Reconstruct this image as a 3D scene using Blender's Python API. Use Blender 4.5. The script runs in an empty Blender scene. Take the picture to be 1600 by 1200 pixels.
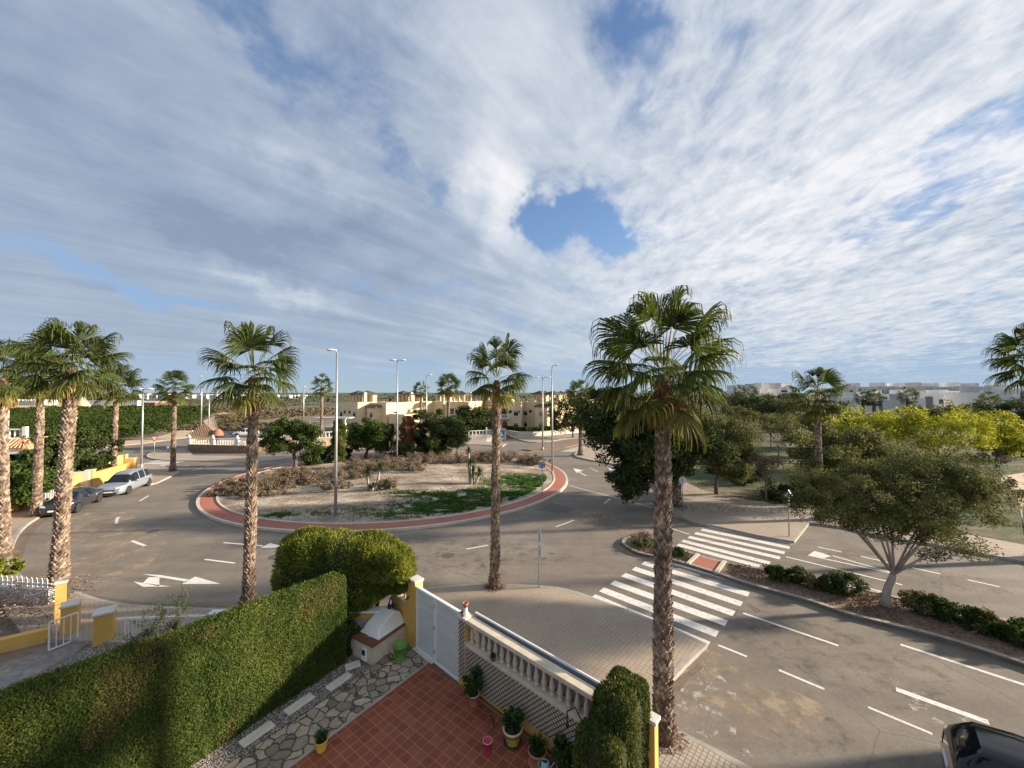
import bpy, bmesh, math, random
import numpy as np
from mathutils import Vector, Matrix, noise
from mathutils.geometry import tessellate_polygon
R = math.radians
sc = bpy.context.scene
col = sc.collection
# ------------------------------------------------------------------ camera
CZ, FPX = 8.5, 601.0
PITCH = math.atan(13/FPX)
cam = bpy.data.cameras.new('camera'); cam.sensor_width = 36; cam.lens = FPX/1600*36
cam.clip_start = .1; cam.clip_end = 20000
co = bpy.data.objects.new('camera', cam); col.objects.link(co)
co.location = (0, 0, CZ); co.rotation_euler = (math.pi/2+PITCH, 0, 0)
sc.camera = co
sc.render.engine = 'CYCLES'
sc.view_settings.view_transform = 'Standard'; sc.view_settings.look = 'None'
sc.view_settings.exposure = 1.46; sc.view_settings.gamma = 1
# ------------------------------------------------------------------ sun
SUN_EL = R(15.5)
SUN_AZ = math.atan2(.10, 1.0)            # the sun stands on the right, a little beyond us
sd = Vector((math.cos(SUN_AZ)*math.cos(SUN_EL), math.sin(SUN_AZ)*math.cos(SUN_EL), math.sin(SUN_EL)))
sl = bpy.data.lights.new('sun', 'SUN'); sl.energy = 4.3; sl.angle = R(2.0); sl.color = (1, .84, .66)
so = bpy.data.objects.new('sun', sl); col.objects.link(so)
so.rotation_euler = sd.to_track_quat('Z', 'Y').to_euler()
# ------------------------------------------------------------------ sky
def srgb(r, g, b):
    f = lambda c: ((c/255+.055)/1.055)**2.4 if c > 10 else c/255/12.92
    return (f(r), f(g), f(b), 1)
w = bpy.data.worlds.new('World'); sc.world = w; w.use_nodes = True
def pixdir(x, y):
    c, s = math.cos(PITCH), math.sin(PITCH)
    return Vector((x-800, FPX*c-(600-y)*s, FPX*s+(600-y)*c)).normalized()
def sky():
    nt = w.node_tree; N = nt.nodes; L = nt.links
    for n in list(N): N.remove(n)
    def nd(t, **k):
        n = N.new(t)
        for a, b in k.items(): setattr(n, a, b)
        return n
    def mth(op, a, b=None, c=None, clamp=False):
        n = nd('ShaderNodeMath', operation=op, use_clamp=clamp)
        for i, v in enumerate((a, b, c)):
            if v is None: continue
            if isinstance(v, (int, float)): n.inputs[i].default_value = v
            else: L.new(v, n.inputs[i])
        return n.outputs[0]
    def sstep(x, a, b):
        n = nd('ShaderNodeMapRange', interpolation_type='SMOOTHSTEP')
        L.new(x, n.inputs[0]); n.inputs[1].default_value = a; n.inputs[2].default_value = b
        return n.outputs[0]
    tc = nd('ShaderNodeTexCoord')
    sk = nd('ShaderNodeTexSky', sky_type='NISHITA', sun_disc=False)
    sk.sun_elevation = SUN_EL; sk.sun_rotation = math.pi/2-SUN_AZ; sk.altitude = 30
    sk.air_density = 1.0; sk.dust_density = .6; sk.ozone_density = 2.0
    d = tc.outputs['Generated']
    sp = nd('ShaderNodeSeparateXYZ'); L.new(d, sp.inputs[0])
    X, Y, Z = sp.outputs
    zz = mth('MAXIMUM', mth('ADD', Z, .10), .04)
    U = mth('DIVIDE', X, zz); Vv = mth('DIVIDE', Y, zz)
    def plane(su, sv, ang, off):
        ca, sa = math.cos(ang), math.sin(ang)
        a = mth('ADD', mth('MULTIPLY', U, ca), mth('MULTIPLY', Vv, sa))
        b = mth('ADD', mth('MULTIPLY', U, -sa), mth('MULTIPLY', Vv, ca))
        c = nd('ShaderNodeCombineXYZ'); L.new(mth('MULTIPLY', a, su), c.inputs[0]); L.new(mth('MULTIPLY', b, sv), c.inputs[1]); c.inputs[2].default_value = off
        return c.outputs[0]
    def noi(vec, scale, det, rough, dist=0, lac=2.0):
        n = nd('ShaderNodeTexNoise'); L.new(vec, n.inputs['Vector']); n.inputs['Scale'].default_value = scale
        n.inputs['Detail'].default_value = det; n.inputs['Roughness'].default_value = rough; n.inputs['Distortion'].default_value = dist
        n.inputs['Lacunarity'].default_value = lac
        return n.outputs['Fac']
    # gentle warp of the direction so that cloud edges are ragged
    wn = nd('ShaderNodeTexNoise'); L.new(d, wn.inputs['Vector']); wn.inputs['Scale'].default_value = 3.2; wn.inputs['Detail'].default_value = 5; wn.inputs['Roughness'].default_value = .62
    ws = nd('ShaderNodeVectorMath', operation='MULTIPLY_ADD'); L.new(wn.outputs['Color'], ws.inputs[0]); ws.inputs[1].default_value = (.42,)*3; ws.inputs[2].default_value = (-.21,)*3
    wa = nd('ShaderNodeVectorMath', operation='ADD'); L.new(d, wa.inputs[0]); L.new(ws.outputs[0], wa.inputs[1])
    wd = wa.outputs[0]
    def blob(px, py, rx, ry, ang, amp):
        """soft elongated patch of sky round a direction; rx, ry in photograph pixels near the centre"""
        c = pixdir(px, py); up = Vector((0, 0, 1)); s = c.cross(up).normalized(); t = s.cross(c)
        k = FPX/math.hypot(FPX, math.hypot(px-800, py-600))      # angular size falls off from the axis
        a = R(ang); e1 = s*math.cos(a)-t*math.sin(a); e2 = s*math.sin(a)+t*math.cos(a)
        o = []
        for e, r in ((e1, rx*k/FPX), (e2, ry*k/FPX)):
            v = nd('ShaderNodeVectorMath', operation='DOT_PRODUCT'); L.new(wd, v.inputs[0]); v.inputs[1].default_value = e/r
            o.append(mth('POWER', mth('ABSOLUTE', v.outputs['Value']), 2))
        f = nd('ShaderNodeVectorMath', operation='DOT_PRODUCT'); L.new(d, f.inputs[0]); f.inputs[1].default_value = c
        g = mth('MULTIPLY', mth('EXPONENT', mth('MULTIPLY', mth('ADD', o[0], o[1]), -1)), amp)
        return mth('MULTIPLY', g, mth('GREATER_THAN', f.outputs['Value'], 0))
    soft = noi(plane(1.0, .75, R(-35), 3.7), 1.5, 5, .55, .6)
    fine = noi(plane(1.0, .60, R(24), 9.1), 3.6, 8, .66, .9)
    ripple = noi(plane(1.0, .6, R(-8), 1.3), 12, 4, .6, .3)
    cov = mth('ADD', mth('MULTIPLY', soft, .75), .50)
    pf = nd('ShaderNodeMapping'); L.new(d, pf.inputs[0]); pf.inputs['Scale'].default_value = (1, 1, 1.7)
    puff = noi(pf.outputs[0], 5.0, 8, .64, .45)
    streak = noi(plane(1.0, .22, R(-40), 6.2), 3.4, 6, .58, .35)
    rgt = sstep(X, -.05, .55)
    cov = mth('ADD', cov, mth('MULTIPLY', mth('SUBTRACT', fine, .5), mth('ADD', .06, mth('MULTIPLY', rgt, .85))))
    cov = mth('ADD', cov, mth('MULTIPLY', mth('SUBTRACT', puff, .5), .75))
    cov = mth('ADD', cov, mth('MULTIPLY', mth('SUBTRACT', ripple, .5), mth('ADD', .05, mth('MULTIPLY', rgt, .55))))
    lft = mth('SUBTRACT', 1, rgt)
    cov = mth('ADD', cov, mth('MULTIPLY', mth('MULTIPLY', mth('SUBTRACT', streak, .5), lft), .75))
    # openings (negative) and thick parts (positive)
    for b in [(868, 335, 66, 52, 20, -.85), (960, 350, 95, 30, 14, -.72), (900, 285, 50, 20, 0, -.32), (975, 110, 56, 70, -30, -.40), (1010, 60, 50, 40, 20, -.3), (570, 130, 200, 30, 50, -.14), (650, 262, 80, 24, 50, -.22),
              (240, 430, 210, 14, 13, -.60), (290, 355, 80, 20, 20, -.42), (60, 400, 120, 14, 8, -.3), (640, 450, 160, 12, 4, -.45), (1590, 200, 60, 70, 0, -.35),
              (1420, 345, 190, 28, -10, -.32), (1000, 455, 260, 34, 8, -.22), (420, 30, 140, 40, 30, -.42), (1560, 470, 120, 16, -8, -.25), (715, 330, 40, 30, 0, -.35),
              (250, 180, 330, 120, 28, .40), (500, 330, 330, 70, 20, .36), (790, 320, 42, 75, -12, .6), (800, 130, 120, 120, 0, .25), (440, 440, 110, 22, 20, .55),
              (1150, 300, 260, 120, -20, .25), (1350, 180, 300, 110, -25, .22), (150, 480, 220, 36, 6, .40), (640, 520, 100, 20, 3, .45), (480, 500, 160, 26, 3, .25), (1300, 470, 300, 45, -5, .2)]:
        cov = mth('ADD', cov, blob(*b))
    # thin out to clear air over the horizon
    hz = sstep(Z, .0, .13)
    cov = mth('ADD', cov, mth('MULTIPLY', mth('SUBTRACT', 1, hz), -.50))
    den = sstep(cov, .30, .92)
    # cloud colour: grey blue and smooth on the left, white towards the sun
    shade = mth('ADD', mth('MULTIPLY', sstep(X, -.75, .95), .50), mth('MULTIPLY', mth('SUBTRACT', fine, .5), mth('ADD', .12, mth('MULTIPLY', rgt, .9))))
    shade = mth('ADD', shade, mth('MULTIPLY', mth('SUBTRACT', puff, .5), .55))
    shade = mth('ADD', shade, mth('MULTIPLY', mth('MULTIPLY', mth('SUBTRACT', streak, .5), lft), .9))
    shade = mth('ADD', shade, mth('MULTIPLY', mth('SUBTRACT', ripple, .5), mth('MULTIPLY', rgt, 1.1)))
    for b in [(790, 320, 48, 75, -12, .42), (455, 445, 85, 24, 22, .42), (1250, 330, 300, 170, -15, .20), (80, 60, 200, 110, 20, .16), (480, 230, 260, 26, 28, .14), (760, 170, 110, 120, 0, .14),
              (340, 290, 300, 80, 22, -.20), (560, 370, 220, 30, 10, -.14), (860, 400, 130, 30, 5, -.05), (1490, 370, 200, 30, -8, -.22), (1180, 430, 160, 30, 0, .05)]:
        shade = mth('ADD', shade, blob(*b))
    cr = nd('ShaderNodeValToRGB'); L.new(mth('ADD', shade, .23, clamp=True), cr.inputs[0])
    el = cr.color_ramp.elements
    el[0].position = 0; el[0].color = srgb(132, 148, 174)
    el[1].position = 1; el[1].color = srgb(246, 244, 246)
    e = el.new(.35); e.color = srgb(166, 179, 199)
    e = el.new(.68); e.color = srgb(212, 218, 227)
    ex = 2**-1.37
    cc = nd('ShaderNodeMix', data_type='RGBA', blend_type='MULTIPLY'); cc.inputs[0].default_value = 1
    L.new(cr.outputs[0], cc.inputs[6]); cc.inputs[7].default_value = (ex, ex, ex, 1)
    sb = nd('ShaderNodeMix', data_type='RGBA', blend_type='MULTIPLY'); sb.inputs[0].default_value = 1
    L.new(sk.outputs[0], sb.inputs[6]); sb.inputs[7].default_value = (.064, .068, .077, 1)
    cl = nd('ShaderNodeMix', data_type='RGBA', blend_type='DARKEN'); cl.inputs[0].default_value = 1; L.new(sb.outputs[2], cl.inputs[6]); cl.inputs[7].default_value = (.098, .160, .265, 1)
    mx = nd('ShaderNodeMix', data_type='RGBA'); L.new(mth('MULTIPLY', den, .95), mx.inputs[0]); L.new(cl.outputs[2], mx.inputs[6]); L.new(cc.outputs[2], mx.inputs[7])
    # pale band low over the horizon
    hb = nd('ShaderNodeMix', data_type='RGBA'); L.new(mth('MULTIPLY', mth('EXPONENT', mth('MULTIPLY', mth('ABSOLUTE', Z), -6.5)), .82), hb.inputs[0])
    L.new(mx.outputs[2], hb.inputs[6]); h = srgb(176, 195, 210); hb.inputs[7].default_value = (h[0]*ex, h[1]*ex, h[2]*ex, 1)
    up = nd('ShaderNodeMix', data_type='RGBA', blend_type='MULTIPLY'); up.inputs[0].default_value = 1
    L.new(hb.outputs[2], up.inputs[6]); up.inputs[7].default_value = (10, 10, 10, 1)
    bg = nd('ShaderNodeBackground'); bg.inputs[1].default_value = .1; L.new(up.outputs[2], bg.inputs[0])
    o = nd('ShaderNodeOutputWorld'); L.new(bg.outputs[0], o.inputs[0])
sky()
w.cycles.sampling_method = 'MANUAL'; w.cycles.sample_map_resolution = 256
sc.cycles.max_bounces = 6; sc.cycles.diffuse_bounces = 2; sc.cycles.glossy_bounces = 2; sc.cycles.transmission_bounces = 3

# ------------------------------------------------------------------ helpers
def G(x, y, z=0.0):
    """the point of height z in the place that stands at pixel x, y of the photograph"""
    c, s = math.cos(PITCH), math.sin(PITCH)
    d = (x-800, FPX*c-(600-y)*s, FPX*s+(600-y)*c)
    t = (z-CZ)/d[2]
    return Vector((d[0]*t, d[1]*t, z))
def ZT(p, y):
    """height of image row y at the distance of p"""
    c, s = math.cos(PITCH), math.sin(PITCH)
    return CZ+(FPX*s+(600-y)*c)/(FPX*c-(600-y)*s)*p[1]
def XT(x, Y): return (x-800)/FPX*Y
rnd = random.Random(7)
def tag(o, label=None, cat=None, group=None, kind=None):
    if label: o['label'] = label
    if cat: o['category'] = cat
    if group: o['group'] = group
    if kind: o['kind'] = kind
    return o
def thing(name, label, cat, loc=(0, 0, 0), rz=0, group=None):
    o = bpy.data.objects.new(name, None); col.objects.link(o); o.location = loc; o.rotation_euler = (0, 0, rz)
    o.empty_display_size = .2
    return tag(o, label, cat, group)
def link(name, me, parent=None):
    o = bpy.data.objects.new(name, me); col.objects.link(o)
    if parent: o.parent = parent
    return o
def dup(root, loc, rz=0, label=None, scale=None):
    r = root.copy(); col.objects.link(r); r.location = loc; r.rotation_euler = (0, 0, rz)
    if scale: r.scale = (scale,)*3
    if label: r['label'] = label
    for ch in [o for o in bpy.data.objects if o.parent == root]:
        c = ch.copy(); col.objects.link(c); c.parent = r
        for g in [o for o in bpy.data.objects if o.parent == ch]:
            d = g.copy(); col.objects.link(d); d.parent = c
    return r
def npmesh(name, V, Q, mat, parent=None, smooth=False, attr=None, mats=None, mi=None):
    V = np.asarray(V, dtype=np.float32).reshape(-1, 3); Q = np.asarray(Q, dtype=np.int32)
    k = Q.shape[1]
    me = bpy.data.meshes.new(name)
    me.vertices.add(len(V)); me.vertices.foreach_set('co', V.ravel())
    me.loops.add(Q.size); me.loops.foreach_set('vertex_index', Q.ravel())
    me.polygons.add(len(Q)); me.polygons.foreach_set('loop_start', np.arange(len(Q), dtype=np.int32)*k)
    try: me.polygons.foreach_set('loop_total', np.full(len(Q), k, dtype=np.int32))
    except Exception: pass
    me.polygons.foreach_set('use_smooth', np.full(len(Q), smooth))
    if attr is not None:
        a = me.attributes.new('age', 'FLOAT', 'POINT'); a.data.foreach_set('value', np.asarray(attr, dtype=np.float32))
    me.update(calc_edges=True); me.validate()
    me.materials.append(mat)
    return link(name, me, parent)
class MB:
    def __init__(s): s.v = []; s.f = []; s.m = []
    def add(s, vs, fs, mi=0):
        b = len(s.v); s.v += [tuple(p) for p in vs]
        s.f += [tuple(i+b for i in f) for f in fs]; s.m += [mi]*len(fs); return s
    def box(s, x0, x1, y0, y1, z0, z1, mi=0, M=None):
        vs = [Vector(p) for p in ((x0, y0, z0), (x1, y0, z0), (x1, y1, z0), (x0, y1, z0), (x0, y0, z1), (x1, y0, z1), (x1, y1, z1), (x0, y1, z1))]
        if M: vs = [M @ p for p in vs]
        return s.add(vs, [(3, 2, 1, 0), (4, 5, 6, 7), (0, 1, 5, 4), (1, 2, 6, 5), (2, 3, 7, 6), (3, 0, 4, 7)], mi)
    def beam(s, a, b, wd, z0, z1, mi=0):
        """upright slab from a to b (plan points), of width wd"""
        a = Vector(a[:2]); b = Vector(b[:2]); d = (b-a).normalized(); n = Vector((-d.y, d.x))*wd/2
        p = [a-n, b-n, b+n, a+n]
        if callable(z1): zz = [z1(q) for q in p]
        else: zz = [z1]*4
        return s.add([(q.x, q.y, z0) for q in p]+[(q.x, q.y, z) for q, z in zip(p, zz)],
                     [(3, 2, 1, 0), (4, 5, 6, 7), (0, 1, 5, 4), (1, 2, 6, 5), (2, 3, 7, 6), (3, 0, 4, 7)], mi)
    def tube(s, pts, r, n=8, mi=0, cap=True):
        pts = [Vector(p) for p in pts]
        if isinstance(r, (int, float)): r = [r]*len(pts)
        vs = []; up = None
        for i, p in enumerate(pts):
            t = (pts[min(i+1, len(pts)-1)]-pts[max(i-1, 0)])
            t = t.normalized() if t.length > 1e-9 else Vector((0, 0, 1))
            if up is None: up = Vector((1, 0, 0)) if abs(t.x) < .9 else Vector((0, 1, 0))
            a = (up-t*up.dot(t)).normalized(); up = a; b = t.cross(a)
            for k in range(n):
                q = 2*math.pi*k/n; vs.append(p+(a*math.cos(q)+b*math.sin(q))*r[i])
        fs = []
        for i in range(len(pts)-1):
            for k in range(n): fs.append((i*n+k, i*n+(k+1) % n, (i+1)*n+(k+1) % n, (i+1)*n+k))
        if cap: fs.append(tuple(range(n-1, -1, -1))); fs.append(tuple((len(pts)-1)*n+k for k in range(n)))
        return s.add(vs, fs, mi)
    def lathe(s, prof, c=(0, 0, 0), n=16, mi=0, sx=1, sy=1, M=None, cap=True):
        vs = []
        for r, z in prof:
            for k in range(n):
                q = 2*math.pi*k/n
                p = Vector((c[0]+r*math.cos(q)*sx, c[1]+r*math.sin(q)*sy, c[2]+z))
                vs.append(M @ p if M else p)
        fs = []
        for i in range(len(prof)-1):
            for k in range(n): fs.append((i*n+k, i*n+(k+1) % n, (i+1)*n+(k+1) % n, (i+1)*n+k))
        if cap and prof[0][0] > .012: fs.append(tuple(range(n-1, -1, -1)))
        if cap and prof[-1][0] > .012: fs.append(tuple((len(prof)-1)*n+k for k in range(n)))
        return s.add(vs, fs, mi)
    def prism(s, pts, z0, z1, mi=0, top_only=False):
        P = [Vector((p[0], p[1], 0)) for p in pts]
        area = sum(P[i].x*P[(i+1) % len(P)].y-P[(i+1) % len(P)].x*P[i].y for i in range(len(P)))
        if area < 0: P.reverse()
        tris = tessellate_polygon([P]); n = len(P)
        vs = [(p.x, p.y, z1) for p in P]; fs = []
        for t in tris:
            a, b, c = (P[i] for i in t)
            fs.append(tuple(t) if (b-a).cross(c-a).z > 0 else tuple(reversed(t)))
        if not top_only:
            vs += [(p.x, p.y, z0) for p in P]
            for i in range(n): j = (i+1) % n; fs.append((n+i, n+j, j, i))
        return s.add(vs, fs, mi)
    def build(s, name, mat, parent=None, smooth=False, world=False, bevel=0):
        me = bpy.data.meshes.new(name)
        v = s.v
        if world and parent: l = parent.location; v = [(a-l.x, b-l.y, c-l.z) for a, b, c in v]
        me.from_pydata(v, [], s.f); me.update()
        ms = mat if isinstance(mat, (list, tuple)) else [mat]
        for m in ms: me.materials.append(m)
        for p, mi in zip(me.polygons, s.m): p.material_index = mi; p.use_smooth = smooth
        o = link(name, me, parent)
        if bevel:
            b = o.modifiers.new('bevel', 'BEVEL'); b.width = bevel; b.segments = 2; b.limit_method = 'ANGLE'
        return o

# ------------------------------------------------------------------ materials
MATS = {}
def mat(name, c1, c2=None, scale=4, rough=.8, bump=0, bscale=None, island=0, transl=0, metal=0, spec=.5, detail=6, stretch=(1, 1, 1), contrast=(.35, .65), rot=0, coat=0, tcol=None):
    m = bpy.data.materials.new(name); m.use_nodes = True; nt = m.node_tree; N = nt.nodes; L = nt.links
    b = N['Principled BSDF']; b.inputs['Roughness'].default_value = rough; b.inputs['Metallic'].default_value = metal
    b.inputs['Specular IOR Level'].default_value = spec; b.inputs['Coat Weight'].default_value = coat
    c1 = tuple(c1)[:3]+(1,); out = None
    tc = N.new('ShaderNodeTexCoord'); mp = N.new('ShaderNodeMapping'); L.new(tc.outputs['Object'], mp.inputs[0]); mp.inputs['Scale'].default_value = stretch; mp.inputs['Rotation'].default_value = (0, 0, rot)
    if c2:
        c2 = tuple(c2)[:3]+(1,)
        n = N.new('ShaderNodeTexNoise'); n.inputs['Scale'].default_value = scale; n.inputs['Detail'].default_value = detail; n.inputs['Roughness'].default_value = .6
        L.new(mp.outputs[0], n.inputs['Vector'])
        cr = N.new('ShaderNodeValToRGB'); cr.color_ramp.elements[0].position = contrast[0]; cr.color_ramp.elements[1].position = contrast[1]
        cr.color_ramp.elements[0].color = c1; cr.color_ramp.elements[1].color = c2; L.new(n.outputs['Fac'], cr.inputs[0]); out = cr.outputs[0]
    if island:
        g = N.new('ShaderNodeNewGeometry'); h = N.new('ShaderNodeHueSaturation')
        mr = N.new('ShaderNodeMapRange'); mr.inputs[3].default_value = 1-island; mr.inputs[4].default_value = 1+island; L.new(g.outputs['Random Per Island'], mr.inputs[0]); L.new(mr.outputs[0], h.inputs['Value'])
        if out: L.new(out, h.inputs['Color'])
        else: h.inputs['Color'].default_value = c1
        out = h.outputs[0]
    if out: L.new(out, b.inputs['Base Color'])
    else: b.inputs['Base Color'].default_value = c1
    if bump:
        n2 = N.new('ShaderNodeTexNoise'); n2.inputs['Scale'].default_value = bscale or scale*4; n2.inputs['Detail'].default_value = 5; L.new(mp.outputs[0], n2.inputs['Vector'])
        bp = N.new('ShaderNodeBump'); bp.inputs['Strength'].default_value = bump; bp.inputs['Distance'].default_value = .02; L.new(n2.outputs['Fac'], bp.inputs['Height']); L.new(bp.outputs[0], b.inputs['Normal'])
    if transl:
        t = N.new('ShaderNodeBsdfTranslucent'); mx = N.new('ShaderNodeMixShader'); mx.inputs[0].default_value = transl
        if tcol: t.inputs[0].default_value = tuple(tcol)[:3]+(1,)
        elif out: L.new(out, t.inputs[0])
        else: t.inputs[0].default_value = c1
        L.new(b.outputs[0], mx.inputs[1]); L.new(t.outputs[0], mx.inputs[2]); L.new(mx.outputs[0], N['Material Output'].inputs[0])
    m['nodes'] = 1
    MATS[name] = m
    return m
class NT:
    """short hand for hand made node materials"""
    def __init__(s, name, rough=.8):
        s.m = bpy.data.materials.new(name); s.m.use_nodes = True; s.N = s.m.node_tree.nodes; s.L = s.m.node_tree.links
        s.b = s.N['Principled BSDF']; s.b.inputs['Roughness'].default_value = rough; MATS[name] = s.m
        tc = s.N.new('ShaderNodeTexCoord'); s.co = tc.outputs['Object']
    def mp(s, scale=(1, 1, 1), rot=0, loc=(0, 0, 0), src=None):
        n = s.N.new('ShaderNodeMapping'); s.L.new(src or s.co, n.inputs[0]); n.inputs['Scale'].default_value = scale; n.inputs['Rotation'].default_value = (0, 0, rot); n.inputs['Location'].default_value = loc
        return n.outputs[0]
    def noise(s, scale, det=5, rough=.6, vec=None, dist=0, out='Fac'):
        n = s.N.new('ShaderNodeTexNoise'); s.L.new(vec or s.co, n.inputs['Vector']); n.inputs['Scale'].default_value = scale; n.inputs['Detail'].default_value = det; n.inputs['Roughness'].default_value = rough; n.inputs['Distortion'].default_value = dist
        return n.outputs[out]
    def vor(s, scale, feat='F1', vec=None, out='Distance', rnd_=1):
        n = s.N.new('ShaderNodeTexVoronoi'); n.feature = feat; s.L.new(vec or s.co, n.inputs['Vector']); n.inputs['Scale'].default_value = scale; n.inputs['Randomness'].default_value = rnd_
        return n.outputs[out]
    def ramp(s, x, stops, interp='LINEAR'):
        n = s.N.new('ShaderNodeValToRGB'); s.L.new(x, n.inputs[0]); e = n.color_ramp.elements; n.color_ramp.interpolation = interp
        while len(e) < len(stops): e.new(.5)
        for q, (p, c) in zip(e, stops):
            q.position = p; q.color = (c, c, c, 1) if isinstance(c, (int, float)) else tuple(c)[:3]+(1,)
        return n.outputs[0]
    def mix(s, f, a, b, mode='MIX'):
        n = s.N.new('ShaderNodeMix'); n.data_type = 'RGBA'; n.blend_type = mode
        for i, v in ((0, f), (6, a), (7, b)):
            if isinstance(v, (int, float)): n.inputs[i].default_value = v if i == 0 else (v, v, v, 1)
            elif isinstance(v, tuple): n.inputs[i].default_value = tuple(v)[:3]+(1,)
            else: s.L.new(v, n.inputs[i])
        return n.outputs[2]
    def math(s, op, a, b=0, clamp=False):
        n = s.N.new('ShaderNodeMath'); n.operation = op; n.use_clamp = clamp
        for i, v in ((0, a), (1, b)):
            if isinstance(v, (int, float)): n.inputs[i].default_value = v
            else: s.L.new(v, n.inputs[i])
        return n.outputs[0]
    def grid(s, vec, px, py, wd):
        """1 on the joints of a rectangular grid"""
        sp = s.N.new('ShaderNodeSeparateXYZ'); s.L.new(vec, sp.inputs[0]); r = None
        for o, p in ((sp.outputs[0], px), (sp.outputs[1], py)):
            f = s.math('FRACT', s.math('DIVIDE', o, p)); e = s.math('LESS_THAN', s.math('MINIMUM', f, s.math('SUBTRACT', 1, f)), wd/p/2)
            r = e if r is None else s.math('MAXIMUM', r, e)
        return r
    def bump(s, h, st=.5, dist=.02):
        n = s.N.new('ShaderNodeBump'); n.inputs['Strength'].default_value = st; n.inputs['Distance'].default_value = dist; s.L.new(h, n.inputs['Height']); s.L.new(n.outputs[0], s.b.inputs['Normal'])
    def done(s, c): s.L.new(c, s.b.inputs['Base Color']); return s.m
E1 = Vector((.74, -.673)).normalized(); E2 = Vector((-E1.y, E1.x)); AW = math.atan2(E1.y, E1.x)
# asphalt
t = NT('asphalt', .88)
big = t.ramp(t.noise(.12, 4, .55, t.mp((1, 1.6, 1), .4)), [(.30, (.155, .134, .108)), (.70, (.225, .193, .155))])
wear = t.ramp(t.noise(.55, 7, .7, dist=.6), [(.38, .86), (.62, 1.10)])
grain = t.mix(1.0, t.ramp(t.noise(38, 4, .9), [(.32, .62), (.68, 1.38)]), t.ramp(t.noise(9, 5, .85), [(.34, .84), (.66, 1.15)]), 'MULTIPLY')
c = t.mix(1.0, t.mix(1.0, big, wear, 'MULTIPLY'), grain, 'MULTIPLY')
stain = t.ramp(t.noise(1.1, 8, .8, t.mp((1, 1, 1), 0, (7, 3, 0))), [(.60, 0.0), (.68, 1.0)])
c = t.mix(t.math('MULTIPLY', stain, .35), c, (.30, .27, .23))
dark = t.ramp(t.noise(.9, 5, .7, t.mp((.4, 1.5, 1), AW, (3, 9, 0))), [(.62, 0.0), (.70, 1.0)])
c = t.mix(t.math('MULTIPLY', dark, .30), c, (.085, .080, .075))
tyre = t.ramp(t.noise(.7, 5, .6, t.mp((.12, 1.6, 1), -AW, (2, 1, 0))), [(.40, .90), (.60, 1.08)])
c = t.mix(1.0, c, tyre, 'MULTIPLY')
crack = t.ramp(t.vor(.22, 'DISTANCE_TO_EDGE', t.mix(.16, t.co, t.noise(1.2, 6, .7, out='Color'))), [(.0, 1.0), (.0022, 0.0)])
c = t.mix(t.math('MULTIPLY', crack, .55), c, (.06, .055, .05))
t.bump(t.noise(70, 3, .8), .35, .01); t.done(c)
def paving(name, ca, cb, joint, p, wd, rot, st=.6):
    t = NT(name, .85)
    v = t.mp((1, 1, 1), rot)
    g = t.grid(v, p, p, wd)
    c = t.ramp(t.noise(.35, 6, .65), [(.33, ca), (.67, cb)])
    c = t.mix(1.0, c, t.ramp(t.noise(9, 5, .7), [(.3, .85), (.7, 1.12)]), 'MULTIPLY')
    c = t.mix(t.math('MULTIPLY', g, st), c, joint)
    t.bump(t.math('SUBTRACT', 1, g), .4, .008); return t.done(c)
paving('pavement', (.32, .258, .19), (.42, .345, .26), (.17, .135, .10), .14, .020, -AW, .55)
paving('pavement_small', (.33, .28, .21), (.42, .36, .28), (.13, .11, .09), .115, .022, -AW, .75)
paving('pavement_far', (.33, .27, .205), (.42, .345, .265), (.22, .18, .14), .4, .03, 0)
paving('red_path', (.34, .12, .08), (.44, .17, .115), (.25, .09, .06), .22, .02, 0, .5)
# patio
t = NT('patio_tile', .62)
v = t.mp((1, 1, 1), -math.atan2(.81, .59))
g = t.grid(v, .24, .24, .012)
wn = t.N.new('ShaderNodeTexWhiteNoise'); wn.noise_dimensions = '3D'
sn = t.N.new('ShaderNodeVectorMath'); sn.operation = 'SNAP'; t.L.new(v, sn.inputs[0]); sn.inputs[1].default_value = (.24, .24, 50); t.L.new(sn.outputs[0], wn.inputs[0])
c = t.ramp(wn.outputs[0], [(0, (.215, .052, .024)), (.5, (.255, .066, .030)), (1, (.30, .085, .040))])
c = t.mix(1.0, c, t.ramp(t.noise(2.2, 6, .7), [(.3, .75), (.7, 1.15)]), 'MULTIPLY')
c = t.mix(t.math('MULTIPLY', g, .75), c, (.46, .25, .15)); t.bump(t.math('SUBTRACT', 1, g), .3, .004); t.done(c)
# crazy paving
t = NT('crazy_paving', .8)
wv = t.mix(.22, t.co, t.noise(2.6, 6, .62, out='Color'))
e = t.vor(4.6, 'DISTANCE_TO_EDGE', wv); cc_ = t.vor(4.6, 'F1', wv, 'Color')
sp_ = t.N.new('ShaderNodeSeparateColor'); t.L.new(cc_, sp_.inputs[0])
c = t.ramp(sp_.outputs[0], [(0, (.20, .165, .125)), (.3, (.36, .29, .205)), (.6, (.48, .375, .26)), (.8, (.28, .25, .20)), (1, (.56, .46, .35))])
c = t.mix(1.0, c, t.ramp(t.noise(9, 6, .7), [(.3, .72), (.7, 1.2)]), 'MULTIPLY')
j = t.ramp(e, [(.030, 1.0), (.085, 0.0)]); c = t.mix(j, c, (.085, .07, .055)); t.bump(t.ramp(e, [(.0, 0.0), (.09, 1.0)]), .8, .02); t.done(c)
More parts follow.
